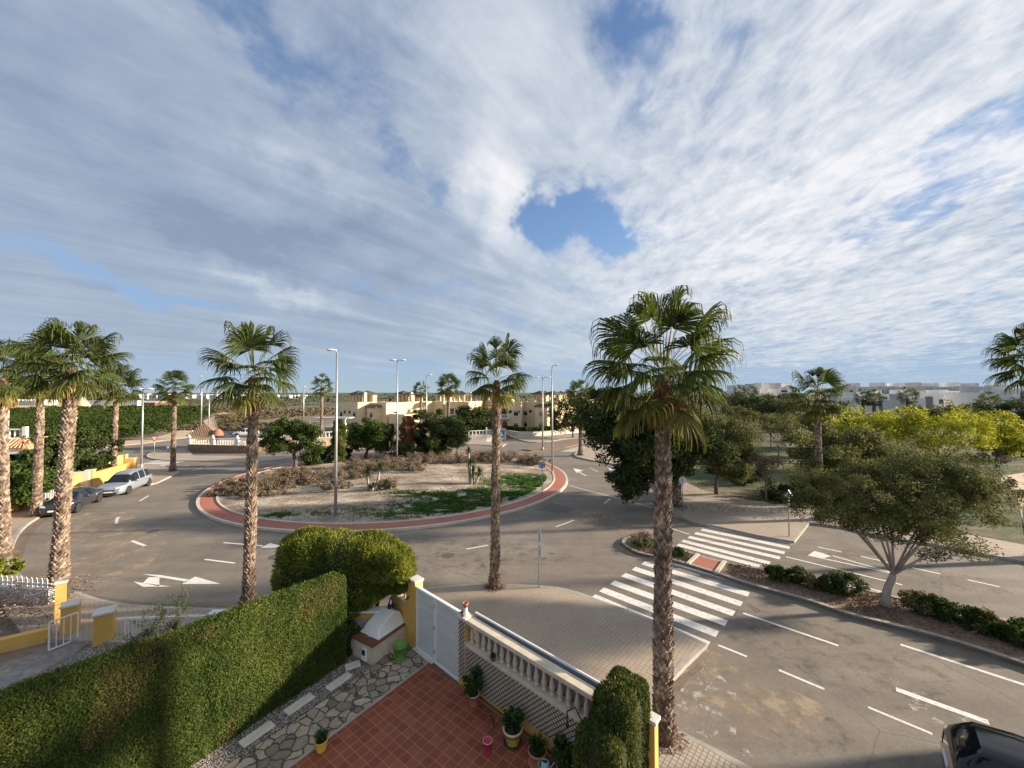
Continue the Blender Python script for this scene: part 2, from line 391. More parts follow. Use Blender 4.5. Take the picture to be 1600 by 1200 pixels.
# gravel
t = NT('gravel', .9)
e = t.vor(34, 'F1'); sp_ = t.N.new('ShaderNodeSeparateColor'); t.L.new(t.vor(34, 'F1', None, 'Color'), sp_.inputs[0])
c = t.ramp(sp_.outputs[1], [(0, (.22, .19, .17)), (.35, (.62, .53, .46)), (.7, (.76, .68, .61)), (1, (.85, .80, .75))])
c = t.mix(t.ramp(e, [(.25, 0.0), (.55, 1.0)]), c, (.10, .085, .07)); t.bump(t.math('SUBTRACT', 1, e), 1.0, .03); t.done(c)
# island soil: pale grit, sand, with green and dry patches of its own
t = NT('island_soil', .95)
c = t.ramp(t.noise(.35, 8, .72, t.mp((1, 1.7, 1))), [(.36, (.17, .125, .085)), (.46, (.30, .235, .17)), (.54, (.40, .33, .25)), (.66, (.60, .53, .44))])
c = t.mix(1.0, c, t.ramp(t.noise(7, 8, .85), [(.32, .50), (.68, 1.35)]), 'MULTIPLY')
pt = t.ramp(t.noise(1.3, 7, .72, t.mp((1, 1.9, 1))), [(.56, 0.0), (.66, 1.0)])
c = t.mix(t.math('MULTIPLY', pt, .5), c, (.20, .165, .10)); t.bump(t.noise(14, 6, .8), .9, .05); t.done(c)
# open ground
t = NT('open_ground', .95)
c = t.ramp(t.noise(.035, 7, .65, t.mp((1, 2.2, 1))), [(.34, (.085, .085, .04)), (.48, (.17, .14, .085)), (.60, (.25, .20, .13)), (.72, (.36, .29, .20))])
c = t.mix(1.0, c, t.ramp(t.noise(.9, 8, .8), [(.3, .55), (.7, 1.35)]), 'MULTIPLY')
fr = t.N.new('ShaderNodeSeparateXYZ'); t.L.new(t.co, fr.inputs[0])
far = t.ramp(t.math('MULTIPLY', t.math('SUBTRACT', fr.outputs[1], 190), .004, True), [(0, 0.0), (.35, 1.0)])
strips = t.ramp(t.noise(.012, 5, .6, t.mp((.35, 2.0, 1))), [(.42, (.030, .055, .022)), (.53, (.045, .07, .030)), (.60, (.20, .17, .10)), (.68, (.05, .08, .035))])
c = t.mix(far, c, strips); t.bump(t.noise(2.5, 7, .8), .8, .2); t.done(c)
# park ground
t = NT('park_ground', .95)
c = t.ramp(t.noise(.28, 7, .7, t.mp((.5, 1.6, 1))), [(.36, (.030, .052, .012)), (.50, (.060, .080, .020)), (.58, (.15, .120, .070)), (.72, (.30, .235, .155))])
c = t.mix(1.0, c, t.ramp(t.noise(6, 7, .8), [(.3, .55), (.7, 1.4)]), 'MULTIPLY'); t.bump(t.noise(9, 7, .85), .9, .08); t.done(c)
mat('sand', (.42, .31, .20), (.56, .43, .30), 1.2, .95, .7, 9)
mat('sandy_path', (.46, .36, .25), (.56, .44, .31), .8, .95, .4, 9)
mat('leaf_litter', (.10, .05, .03), (.22, .12, .075), 9, .95, .9, 40)
mat('bare_soil', (.17, .115, .075), (.27, .19, .13), 2.5, .95, .8, 18)
mat('kerb', (.30, .27, .23), (.42, .38, .32), 3, .85, .3, 30)
mat('kerb_pale', (.50, .44, .35), (.60, .54, .44), 3, .8, .3, 30)
# stains and worn grit lying on the road: torn shapes with gaps
def stainmat(name, ca, cb, sc_, lo, hi):
    t = NT(name, .95); c = t.ramp(t.noise(14, 6, .85), [(.3, ca), (.7, cb)]); t.done(c)
    f = t.ramp(t.noise(sc_, 9, .78), [(lo, 0.0), (hi, .85 if name != 'road_oil' else .38)]); tr = t.N.new('ShaderNodeBsdfTransparent'); ms = t.N.new('ShaderNodeMixShader')
    t.L.new(f, ms.inputs[0]); t.L.new(tr.outputs[0], ms.inputs[1]); t.L.new(t.b.outputs[0], ms.inputs[2]); t.L.new(ms.outputs[0], t.N['Material Output'].inputs[0])
stainmat('road_grit', (.30, .24, .165), (.42, .34, .24), .9, .44, .60)
stainmat('road_scuff', (.42, .39, .34), (.56, .52, .46), 2.2, .53, .60)
stainmat('road_oil', (.045, .042, .04), (.075, .07, .065), 1.6, .50, .66)
# worn road paint
t = NT('road_paint', .75)
c = t.ramp(t.noise(18, 8, .8), [(.34, .62), (.6, .80)]); f = t.ramp(t.noise(6, 9, .88), [(.52, 0.0), (.62, .85)])
c = t.mix(f, t.mix(1.0, c, (1.0, .97, .91), 'MULTIPLY'), (.22, .20, .17)); t.done(c)
mat('yellow_wall', (.62, .36, .085), (.70, .43, .12), 1.6, .85, .35, 60)
mat('cream_wall', (.60, .52, .38), (.68, .60, .46), 2, .85, .25, 40)
mat('house_wall', (.70, .56, .33), (.78, .64, .40), .7, .85)
mat('house_wall_shade', (.55, .43, .26), (.60, .48, .30), .7, .85)
mat('white_wall', (.74, .72, .68), (.82, .80, .77), 1, .8)
mat('white_paint', (.74, .74, .72), (.82, .82, .81), 3, .5)
mat('stone_cap', (.56, .53, .46), (.68, .65, .58), 4, .8, .3, 40)
mat('baluster_stone', (.54, .47, .34), (.66, .58, .44), 5, .8, .3, 50)
mat('roof_tile', (.17, .105, .068), (.27, .18, .12), 3, .85, .4, 20)
mat('roof_tile_light', (.50, .24, .12), (.62, .36, .20), 3, .85, .4, 20)
mat('roof_dark', (.045, .042, .045), (.085, .075, .075), 3, .8)
mat('dark_glass', (.03, .035, .045), None, rough=.12, spec=.8)
mat('car_glass', (.008, .010, .013), None, rough=.06, spec=.45)
mat('shutter', (.25, .25, .24), (.34, .34, .33), 2, .6)
mat('wood_door', (.10, .05, .03), (.16, .08, .045), 6, .6)
mat('grey_panel', (.10, .11, .12), (.14, .15, .16), 1, .6)
mat('grey_wall', (.44, .43, .42), (.54, .53, .52), .4, .85)
mat('steel', (.36, .37, .38), (.48, .49, .50), 2, .45, metal=.6)
mat('lamp_white', (.75, .76, .78), None, rough=.35)
mat('rust_black', (.02, .02, .022), (.05, .04, .035), 8, .6)
mat('gate_white', (.58, .59, .57), (.68, .69, .67), .8, .4, stretch=(1, 1, 9))
mat('terracotta', (.42, .15, .07), (.55, .24, .13), 6, .8, .2, 40)
mat('brown_tile', (.17, .06, .035), (.22, .085, .05), 4, .6)
mat('pale_plaster', (.58, .50, .36), (.68, .60, .46), 3, .85, .2)
mat('plastic_white', (.74, .75, .70), (.82, .83, .79), 2, .4)
mat('plastic_green', (.13, .30, .035), (.19, .38, .06), 3, .4)
mat('plastic_pink', (.55, .03, .09), (.62, .05, .12), 3, .4)
mat('plastic_teal', (.28, .52, .50), (.34, .58, .55), 3, .4)
mat('glaze_yellow', (.70, .42, .04), (.78, .52, .07), 3, .25)
mat('glaze_cream', (.60, .48, .28), (.66, .55, .35), 5, .35)
mat('pot_soil', (.035, .025, .018), (.07, .05, .035), 20, .95, .8, 60)
mat('trellis', (.035, .022, .014), (.07, .045, .03), 8, .8)
mat('screen_fabric', (.20, .22, .25), (.27, .29, .32), 1, .6)
mat('cat_black', (.012, .012, .013), (.025, .024, .024), 20, .7)
mat('cat_white', (.75, .73, .70), None, rough=.8)
mat('eye_yellow', (.5, .4, .05), None, rough=.2)
mat('tyre', (.02, .02, .02), (.03, .03, .03), 10, .85)
mat('rim', (.50, .51, .52), None, rough=.3, metal=.8)
mat('paint_silver', (.42, .47, .52), None, rough=.3, metal=.55, coat=.6)
mat('paint_dark', (.045, .05, .065), None, rough=.28, metal=.5, coat=.8)
mat('paint_black', (.004, .004, .006), None, rough=.16, spec=.3, coat=.45)
mat('paint_white', (.72, .74, .76), None, rough=.25, coat=.6)
mat('plastic_black', (.012, .012, .013), None, rough=.6)
mat('headlight', (.65, .68, .70), None, rough=.08, spec=1)
mat('tail_light', (.35, .01, .01), None, rough=.12, spec=1)
mat('sign_blue', (.08, .20, .50), None, rough=.4)
mat('sign_white', (.78, .78, .78), None, rough=.4)
mat('sign_red', (.55, .02, .02), None, rough=.4)
mat('bark', (.10, .07, .05), (.20, .15, .11), 9, .95, 1.0, 30, stretch=(1, 1, .3))
mat('bark_pale', (.30, .26, .22), (.42, .37, .32), 5, .9, .6, 24, stretch=(1, 1, .4))
mat('twig', (.16, .12, .09), (.24, .19, .14), 5, .95)
mat('palm_core', (.10, .062, .040), (.17, .11, .075), 7, .95, .9, 26)
mat('palm_boot', (.125, .090, .064), (.37, .285, .21), 3.0, .92, .5, 34, island=.6)
mat('palm_boot_red', (.13, .065, .040), (.23, .125, .078), 3.0, .9, .5, 34, island=.45)
mat('debris', (.13, .085, .06), (.26, .18, .12), 9, .95, .5, 30, island=.5)
def foliage(name, c1, c2, scale=1.2, island=.35, transl=.3, rough=.75, spec=.10, tcol=None, contrast=(.35, .65)):
    return mat(name, c1, c2, scale, rough, island=island, transl=transl, spec=spec, detail=3, tcol=tcol, contrast=contrast)
foliage('hedge_leaf', (.055, .092, .020), (.140, .180, .038), .9, .45, .25, contrast=(.34, .68))
foliage('hedge_dry', (.11, .09, .035), (.19, .155, .06), 3, .4, .2)
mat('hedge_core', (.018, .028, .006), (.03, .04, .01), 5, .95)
foliage('cypress_leaf', (.060, .088, .022), (.150, .170, .040), 1.2, .4, .2)
foliage('cypress_dry', (.15, .065, .03), (.24, .12, .06), 2, .35, .2)
foliage('bush_leaf', (.11, .145, .020), (.27, .29, .050), 1.4, .4, .35)
foliage('orange_leaf', (.026, .046, .010), (.062, .090, .018), .12, .4, .25)
foliage('dark_leaf', (.034, .052, .018), (.085, .110, .032), .8, .4, .2)
foliage('mid_leaf', (.035, .065, .015), (.085, .125, .03), .9, .4, .25)
foliage('olive_leaf', (.062, .078, .024), (.215, .215, .078), .8, .5, .30)
foliage('pale_leaf', (.13, .12, .055), (.22, .20, .09), .8, .5, .25)
foliage('mimosa_leaf', (.16, .21, .022), (.52, .50, .05), 1.0, .35, .35)
foliage('mimosa_green', (.10, .12, .02), (.22, .22, .03), .7, .35, .3)
foliage('dry_scrub', (.13, .10, .065), (.25, .20, .135), .6, .45, .15)
foliage('scrub_far', (.055, .055, .025), (.17, .13, .08), .03, .35, .1)
foliage('ground_green', (.045, .105, .022), (.11, .21, .045), .8, .4, .25)
foliage('grass_tuft', (.055, .085, .02), (.14, .16, .05), .8, .5, .25)
foliage('pot_leaf', (.02, .05, .015), (.06, .12, .03), 3, .4, .25)
# palm fronds carry an "age" attribute: 0 young green, 1 dry
t = NT('palm_frond', .42)
a = t.N.new('ShaderNodeAttribute'); a.attribute_name = 'age'
g_ = t.N.new('ShaderNodeNewGeometry')
c = t.ramp(a.outputs['Fac'], [(0, (.050, .078, .020)), (.35, (.085, .100, .026)), (.62, (.30, .26, .06)), (.82, (.30, .18, .07)), (1, (.20, .12, .06))])
c = t.mix(1.0, c, t.ramp(g_.outputs['Random Per Island'], [(0, .65), (1, 1.35)]), 'MULTIPLY')
t.b.inputs['Specular IOR Level'].default_value = .18; t.b.inputs['Roughness'].default_value = .6
t.done(c); tr = t.N.new('ShaderNodeBsdfTranslucent'); t.L.new(t.mix(1.0, c, (1.5, 1.5, .8), 'MULTIPLY'), tr.inputs[0]); ms = t.N.new('ShaderNodeMixShader'); ms.inputs[0].default_value = .30
t.L.new(t.b.outputs[0], ms.inputs[1]); t.L.new(tr.outputs[0], ms.inputs[2]); t.L.new(ms.outputs[0], t.N['Material Output'].inputs[0])
M = MATS

# ------------------------------------------------------------------ ground, roads, pavements
def struct(o): o['kind'] = 'structure'; return o
def spline(P, n=6):
    """open Catmull-Rom through plan points"""
    P = [Vector((p[0], p[1])) for p in P]; o = []
    for i in range(len(P)-1):
        a = P[max(i-1, 0)]; b = P[i]; c = P[i+1]; d = P[min(i+2, len(P)-1)]
        for k in range(n):
            t = k/n
            o.append(.5*((2*b)+(c-a)*t+(2*a-5*b+4*c-d)*t*t+(3*b-a-3*c+d)*t**3))
    return o+[P[-1]]
def GP(L, z=0): return [G(x, y, z).xy for x, y in L]
def sheet(name, pts, z, m, z0=None):
    b = MB(); b.prism(pts, z if z0 is None else z0, z, top_only=z0 is None); return struct(b.build(name, m))
def strip(b, pts, w0, w1, z0, z1, mi=0, closed=False):
    """raised band that follows a plan polyline, from offset w0 to w1 on its left"""
    n = len(pts); A = []; B = []
    for i, p in enumerate(pts):
        q0 = pts[i-1] if (i or closed) else pts[i]; q1 = pts[(i+1) % n] if (i < n-1 or closed) else pts[i]
        d = (q1-q0).normalized(); k = Vector((-d.y, d.x)); A.append(p+k*w0); B.append(p+k*w1)
    vs = [(q.x, q.y, z) for z in (z0, z1) for S in (A, B) for q in S]; fs = []
    for i in range(n if closed else n-1):
        j = (i+1) % n
        fs += [(2*n+i, 2*n+j, 3*n+j, 3*n+i), (i, j, 2*n+j, 2*n+i), (3*n+i, 3*n+j, n+j, n+i)]
    if not closed: fs += [(0, 2*n, 3*n, n), (n-1, 2*n-1, 4*n-1, 3*n-1)]
    b.add(vs, fs, mi)
# far terrain
b = MB(); n = 60; vs = []; fs = []
xs = [math.sinh((i/n-.5)*9)*70 for i in range(n+1)]; ys = [-60+math.sinh(i/n*4.8)*110 for i in range(n+1)]
for j in range(n+1):
    for i in range(n+1):
        x, y = xs[i], ys[j]; h = 0
        if y > 200: h = (noise.noise((x*.0016+5, y*.0016, 0))*4.5+1.0)*min(1, (y-200)/500)
        if y > 200 and x < -100 and x > -700: h = min(h, 1.0)
        vs.append((x, y, -.12+h))
for j in range(n):
    for i in range(n): a = j*(n+1)+i; fs.append((a, a+1, a+n+2, a+n+1))
b.add(vs, fs); struct(b.build('ground', M['open_ground'], smooth=True))
sheet('road', [(-140, 58), (-140, 46), (-60, 30), (-38, 4), (-10, 3), (30, -14), (70, -14), (70, 26), (30, 62), (22, 90), (60, 240), (48, 240), (8, 92), (2, 71), (-20, 68), (-40, 68), (-58, 72), (-60, 120), (-66, 120), (-66, 74)], 0, M['asphalt'])
ISL = Vector((-11.04, 39.33)); RO, RI = 16.3, 14.95
def ring(r, n=96): return [ISL+Vector((math.cos(2*math.pi*k/n), math.sin(2*math.pi*k/n)))*(r+.25*math.cos(2*(2*math.pi*k/n)+.1)) for k in range(n)]
# roundabout: kerb, red brick path, inner kerb, soil
b = MB(); c = ring(RO); strip(b, c, 0, .20, -.02, .15, closed=True); o = struct(b.build('roundabout_kerb', M['kerb_pale']))
b = MB(); strip(b, c, .20, 1.22, -.02, .14, closed=True); struct(b.build('roundabout_path', M['red_path']))
b = MB(); strip(b, c, 1.22, 1.37, -.02, .20, closed=True); struct(b.build('roundabout_inner_kerb', M['kerb_pale']))
b = MB(); nr = 26; na = 96; vs = []; fs = []
def isl_h(x, y):
    d = Vector((x, y))-ISL; q = min(1, max(0, 1-d.length/14.6))
    return .17+.42*(q*q*(3-2*q))+.05*noise.noise((x*.8, y*.8, 0))*min(1, q*8)
vs.append((ISL.x, ISL.y, isl_h(*ISL)))
base = ring(RO-1.33)
for i in range(1, nr+1):
    for p in base: q = ISL+(p-ISL)*i/nr; vs.append((q.x, q.y, isl_h(q.x, q.y)))
for k in range(na): fs.append((0, 1+k, 1+(k+1) % na))
for i in range(nr-1):
    for k in range(na): a = 1+i*na; fs.append((a+k, a+na+k, a+na+(k+1) % na, a+(k+1) % na))
b.add(vs, fs); struct(b.build('roundabout_soil', M['island_soil'], smooth=True))
# near pavement round our corner
PZ = .13
k1 = spline(GP([(-330, 1010), (-120, 960), (-10, 905), (16, 876), (23, 848), (34, 830), (56, 812), (80, 797), (118, 779), (152, 766), (190, 757), (236, 756), (262, 746), (281, 737), (276, 730)], PZ), 5)
k1b = GP([(246, 726), (206, 725), (120, 728), (-60, 738)], PZ)
k2 = spline(GP([(-10, 905), (16, 876)], PZ), 1)
WP = lambda t, w=0: Vector((-1.55, 11.4))+Vector(E1)*t+Vector(E2)*w     # plan point on the line of our front wall
# left pavement (outside the neighbours' walls) and front pavement as one polygon
kl = spline(GP([(281, 737), (262, 746), (236, 756), (190, 757), (152, 766), (118, 779), (80, 797), (50, 814), (32, 830), (22, 850), (19, 875), (30, 895), (52, 907), (112, 921), (155, 935), (207, 944), (300, 949), (372, 951)], PZ), 5)
kf = spline(GP([(372, 951), (470, 946), (560, 935), (640, 921), (690, 916), (760, 912), (850, 915), (893, 922), (926, 933)], PZ), 5)
kc = GP([(926, 933), (1000, 960), (1060, 985), (1105, 1006)], PZ)
kd = GP([(1105, 1006), (1072, 1038), (1042, 1070), (1026, 1098), (1020, 1120), (1055, 1138), (1110, 1165), (1180, 1202), (1330, 1290)], PZ)
outer = kl+kf[1:]+kc[1:]+kd[1:]
inner = [WP(16, .1), WP(0, .12), WP(-2.9, .12), Vector((-4.6, 13.35)), Vector((-13.0, 13.05)), Vector((-16.6, 13.3)), G(-4, 940).xy, G(-80, 900).xy, G(2, 812).xy, G(66, 782).xy, G(112, 768).xy, G(205, 741).xy, G(207, 728).xy, G(246, 727).xy]
b = MB(); b.prism(outer+inner, -.02, PZ); struct(b.build('pavement', M['pavement']))
b = MB(); strip(b, outer, -.16, .004, -.02, PZ+.004); struct(b.build('kerb', M['kerb']))
b = MB(); b.prism(GP([(1022, 1124), (1052, 1141), (1160, 1200), (1260, 1256), (1225, 1300), (1016, 1290), (1016, 1124)], PZ), PZ, PZ+.006); struct(b.build('small_tile_pavement', M['pavement_small']))
# pavement on the far left corner before the balustraded villa, and along the north side
nk = spline(GP([(262, 703), (236, 708), (234, 714), (262, 718), (320, 719), (384, 720), (440, 716), (500, 707), (560, 701), (620, 697), (680, 695), (745, 694), (786, 697)], PZ), 4)
nb = [(p.x+.5, p.y+3.2) for p in nk[12:]][::-1]
b = MB(); b.prism([tuple(p) for p in nk]+nb+[tuple(G(292, 699).xy)], -.02, PZ); struct(b.build('north_pavement', M['pavement_far']))
b = MB(); strip(b, nk, 0, -.15, -.02, PZ+.004); struct(b.build('north_kerb', M['kerb_pale']))
# pavement before the yellow terrace, east of the junction
ek = spline(GP([(800, 683), (815, 688), (832, 690.5), (860, 689), (880, 686), (905, 684)], PZ), 4)
b = MB(); b.prism([tuple(p) for p in ek]+[tuple(G(905, 680).xy), tuple(G(833, 682.5).xy), tuple(G(787, 678.5).xy)], -.02, PZ); struct(b.build('terrace_pavement', M['pavement_far']))
# park side pavement
pk = spline(GP([(1010, 676), (960, 690), (915, 700), (898, 708), (900, 713), (925, 719), (960, 725), (1000, 744), (1030, 764), (1041, 783), (1048, 797), (1062, 806), (1090, 817), (1120, 822), (1185, 836), (1241, 846)], PZ), 4)
pk2 = GP([(1241, 846), (1265, 816), (1325, 824), (1375, 837), (1450, 848), (1525, 862), (1600, 877), (1760, 905)], PZ)
pb = GP([(1760, 872), (1600, 851), (1520, 836), (1412, 828), (1292, 801), (1200, 786), (1140, 776), (1097, 765), (1060, 748), (1020, 722), (985, 705), (1030, 682)], PZ)
b = MB(); b.prism(pk+pk2[1:]+pb, -.02, PZ); struct(b.build('park_pavement', M['pavement_far']))
b = MB(); strip(b, pk+pk2[1:], -.004, .16, -.02, PZ+.004); struct(b.build('park_kerb', M['kerb']))
# park ground, gently uneven
pg = GP([(1760, 872), (1600, 851), (1520, 836), (1412, 828), (1292, 801), (1200, 786), (1140, 776), (1097, 765), (1060, 748), (1020, 722), (985, 705), (1030, 682)], PZ)
b = MB(); b.prism([tuple(p) for p in pg]+[(40, 120), (60, 200), (400, 200), (400, 20)], -.05, .09); struct(b.build('park_ground', M['park_ground']))
b = MB(); strip(b, spline([G(1640, 700).xy, G(1620, 760).xy, G(1605, 800).xy, G(1612, 850, .13).xy, G(1625, 900, .13).xy], 4), 0, .14, 0, .2); struct(b.build('park_path_edge', M['kerb_pale']))
b = MB(); b.prism(GP([(1700, 852), (1606, 848), (1590, 780), (1560, 745), (1620, 735), (1700, 780)], .1), .095, .10, top_only=True); struct(b.build('park_path', M['sandy_path']))
# median strip
mk = spline(GP([(1008, 834), (985, 837), (974, 842), (973, 849), (990, 860), (1010, 866), (1045, 873), (1075, 881), (1120, 895), (1175, 913), (1262, 937), (1325, 958), (1385, 973), (1475, 996), (1600, 1036), (1800, 1105)], .15), 4)
mf = spline(GP([(1800, 1020), (1600, 973), (1420, 936), (1357, 921), (1230, 896), (1187, 887), (1132, 877), (1090, 866), (1040, 848), (1008, 834)], .15), 4)
b = MB(); strip(b, mk+mf[1:], 0, .17, -.02, .15); struct(b.build('median_kerb', M['kerb']))
b = MB(); b.prism([tuple(p) for p in (mk+mf[1:-1])], -.02, .12); struct(b.build('median_soil', M['bare_soil']))
b = MB(); b.prism(GP([(1076, 881), (1092, 866), (1131, 877), (1120, 895)], .15), .1, .146); struct(b.build('median_crossing_path', M['red_path']))
b = MB()
for a_, c_ in (((1075, 881), (1091, 866)), ((1119, 895), (1132, 877))): b.beam(G(*a_, .15), G(*c_, .15), .16, .1, .20)
struct(b.build('median_crossing_edge', M['kerb_pale']))
# far median by the junction
b = MB(); b.prism(GP([(815, 702), (830, 699), (850, 697.5), (880, 694), (905, 688), (925, 688), (885, 699), (850, 702), (830, 703.5)], .13), -.02, .14); struct(b.build('far_median', M['bare_soil']))
# sand verge and orchard field on the left
b = MB(); b.prism(GP([(-300, 730), (60, 712), (165, 699), (230, 692), (293, 683.5), (300, 676), (296, 668), (240, 684), (165, 692), (-300, 712)], .05), -.02, .06); struct(b.build('sandy_verge', M['sand']))
b = MB(); b.prism(GP([(-700, 640), (60, 629.5), (330, 628.5), (330, 632), (120, 640), (-700, 655)]), -.02, -.004, top_only=True); struct(b.build('dirt_road', M['sandy_path']))
b = MB(); b.prism(GP([(322, 681), (322, 665), (316, 658), (345, 645), (352, 641), (358, 641), (356, 645), (338, 657), (340, 668), (338, 684)]), -.02, -.005, top_only=True); struct(b.build('dirt_path', M['sand']))
b = MB(); b.prism(GP([(352, 639), (366, 634), (400, 632.5), (400, 634), (372, 637)]), -.02, -.006, top_only=True); struct(b.build('field_track', M['sandy_path']))
b = MB(); b.prism(GP([(290, 690), (300, 684), (350, 681), (385, 681), (480, 681), (480, 691), (385, 701)]), -.02, .05); struct(b.build('villa_yard', M['sandy_path']))
b = MB(); b.prism(GP([(480, 697), (480, 682), (560, 681), (760, 678), (785, 690), (745, 692), (600, 694)]), -.02, .05); struct(b.build('terrace_yard', M['sand']))
# road markings
b = MB(); MZ = .004
def dash(p, q, wd=.12, z=MZ):
    a = G(*p); c = G(*q); d = (c-a).normalized(); k = Vector((-d.y, d.x, 0))*wd/2
    vs = [a-k, c-k, c+k, a+k]; b.add([(v.x, v.y, z) for v in vs], [(0, 1, 2, 3)])
def poly(L, z=MZ): b.prism(GP(L), z, z, top_only=True)
for p, q, wd in [((206, 845), (227, 853), .16), ((182, 818), (182.5, 811), .16), ((182.5, 811), (185.5, 808), .16), ((218, 783), (232, 774.5), .13), ((320, 874), (367, 880), .12), ((729, 858), (762, 852), .11),
    ((869, 823), (897, 813), .11), ((944, 787), (954, 779), .10), ((890, 759), (1005, 789), .10), ((1005, 789), (1100, 822), .10), ((922, 731), (934, 737), .10), ((955, 750), (960, 758), .14),
    ((1161, 958), (1310, 1009), .12), ((1122, 1008), (1167, 1026), .10), ((1217, 1047), (1288, 1077), .10), ((1356, 1105), (1457, 1147), .09), ((1407, 1007), (1640, 1083), .14), ((1400, 1077), (1545, 1129), .21),
    ((1277, 854.5), (1315, 862.5), .12), ((1345, 869), (1388, 879), .12), ((1425, 887), (1470, 897), .12), ((1512, 906), (1562, 917), .12), ((1228, 870), (1410, 914), .12), ((1358, 919.5), (1382, 926), .16), ((1040, 823), (1077, 835), .10),
    ((1287, 864.5), (1393, 894.5), .12), ((1285, 872.5), (1393, 895.5), .12), ((300, 735), (316, 731), .16), ((322, 729.5), (332, 727), .16), ((283, 729), (296, 727), .2), ((310, 720.5), (330, 718.5), .3)]:
    dash(p, q, wd)
poly([(1272, 861), (1303, 868), (1284, 873), (1262, 868)])
poly([(222, 897), (250, 898.5), (297, 906), (288, 908.5), (249, 902)]); poly([(284, 912.5), (345, 912.5), (305, 901)])
poly([(232, 902), (249, 902), (249, 916), (223, 911)]); poly([(208.5, 908.5), (223, 911), (267, 916.5), (223, 917)])
poly([(349, 847), (411, 852), (410, 854), (349, 848.6)]); poly([(407, 856), (450, 855.5), (422, 848.5)])
dash((903, 737), (916, 743.5), .16); poly([(895.5, 731.5), (911, 735), (901, 739)]); dash((956, 735.5), (966, 739), .16); poly([(951, 731.5), (963, 734.5), (953, 737.5)])
L7 = [(1040, 876), (1005, 879.5), (990, 888), (974, 898), (957, 910), (940, 921), (926, 932)]; R7 = [(1180, 915), (1170, 929), (1159, 944), (1147, 959), (1135, 974), (1121, 991), (1107, 1008)]
for p, q in zip(L7, R7): dash(p, q, .45)
L6 = [(1105, 822), (1096, 827.5), (1086, 833), (1076, 839), (1066, 845), (1059, 851)]; R6 = [(1240, 849), (1234, 856), (1226, 864), (1219, 872), (1203, 880), (1187, 885)]
for p, q in zip(L6, R6): dash(p, q, .45)
for i in range(6): dash((207+i*9, 728-i*2.1), (249+i*10, 729.5-i*2.2), .5)
for i in range(5): dash((878+i*5.5, 705-i*1.6), (930+i*3.5, 705-i*1.7), .5)
struct(b.build('road_marking', M['road_paint']))
def stain(name, m, polys, z):
    b = MB()
    for L in polys: b.prism(GP(L), z, z, top_only=True)
    struct(b.build(name, M[m]))
stain('road_grit', 'road_grit', [[(885, 806), (910, 798), (960, 806), (1000, 822), (1035, 834), (960, 838), (905, 826)], [(880, 782), (892, 770), (896, 776), (880, 790), (860, 796)], [(120, 800), (200, 800), (260, 850), (220, 900), (110, 900), (60, 860)], [(1080, 1000), (1115, 1010), (1300, 1110), (1240, 1170), (1060, 1110), (1050, 1080)]], .0015)
stain('road_scuff', 'road_scuff', [[(1060, 1050), (1110, 1040), (1150, 1080), (1150, 1160), (1080, 1150), (1050, 1110)], [(1125, 1140), (1170, 1160), (1190, 1185), (1150, 1180)], [(1390, 1060), (1460, 1090), (1560, 1150), (1440, 1130)]], .0025)
stain('road_oil', 'road_oil', [[(1090, 960), (1160, 940), (1400, 1010), (1560, 1100), (1400, 1110), (1200, 1040)], [(560, 850), (800, 840), (900, 870), (780, 900), (560, 890)], [(1300, 850), (1500, 890), (1600, 930), (1450, 920), (1320, 890)], [(1180, 1090), (1300, 1120), (1360, 1180), (1220, 1180)]], .0010)
# manhole covers
b = MB()
for px, py in ((700, 868), (1010, 842), (430, 870), (240, 830)):
    q = G(px, py); b.lathe([(.34, .0), (.34, .0045), (.0, .0046)], (q.x, q.y, 0), 20)
struct(b.build('manhole_cover', mat('cast_iron', (.07, .065, .06), (.12, .11, .10), 20, .7, .6, 60)))
# a darker asphalt patch and gutters of leaf litter
b = MB(); b.prism(GP([(835, 797), (862, 786), (899, 795), (884, 803)]), .002, .002, top_only=True); struct(b.build('asphalt_patch', mat('new_asphalt', (.105, .095, .085), (.135, .12, .105), 3, .9, .3, 60)))
b = MB()
for L in ([(1392, 973), (1480, 985), (1600, 1022), (1600, 1040), (1520, 1022), (1440, 998)], [(1042, 1073), (1050, 1066), (1092, 1036), (1098, 1044), (1075, 1062), (1062, 1080), (1045, 1082)], [(22, 878), (24, 850), (44, 822), (70, 806), (92, 797), (60, 822), (44, 846), (34, 872)], [(110, 925), (150, 938), (210, 948), (300, 953), (372, 955), (372, 947), (280, 945), (200, 938)]):
    b.prism(GP(L), .003, .003, top_only=True)
t = NT('gutter_dirt', .95); c = t.ramp(t.noise(12, 6, .8), [(.35, (.09, .055, .035)), (.65, (.22, .14, .09))])
f = t.ramp(t.noise(3.5, 8, .8), [(.42, 1.0), (.55, 0.0)]); t.done(t.mix(f, c, (.17, .15, .125)))
tag(b.build('gutter_litter', M['gutter_dirt']), kind='stuff', label='brown fallen leaves and dirt lying in the gutters')

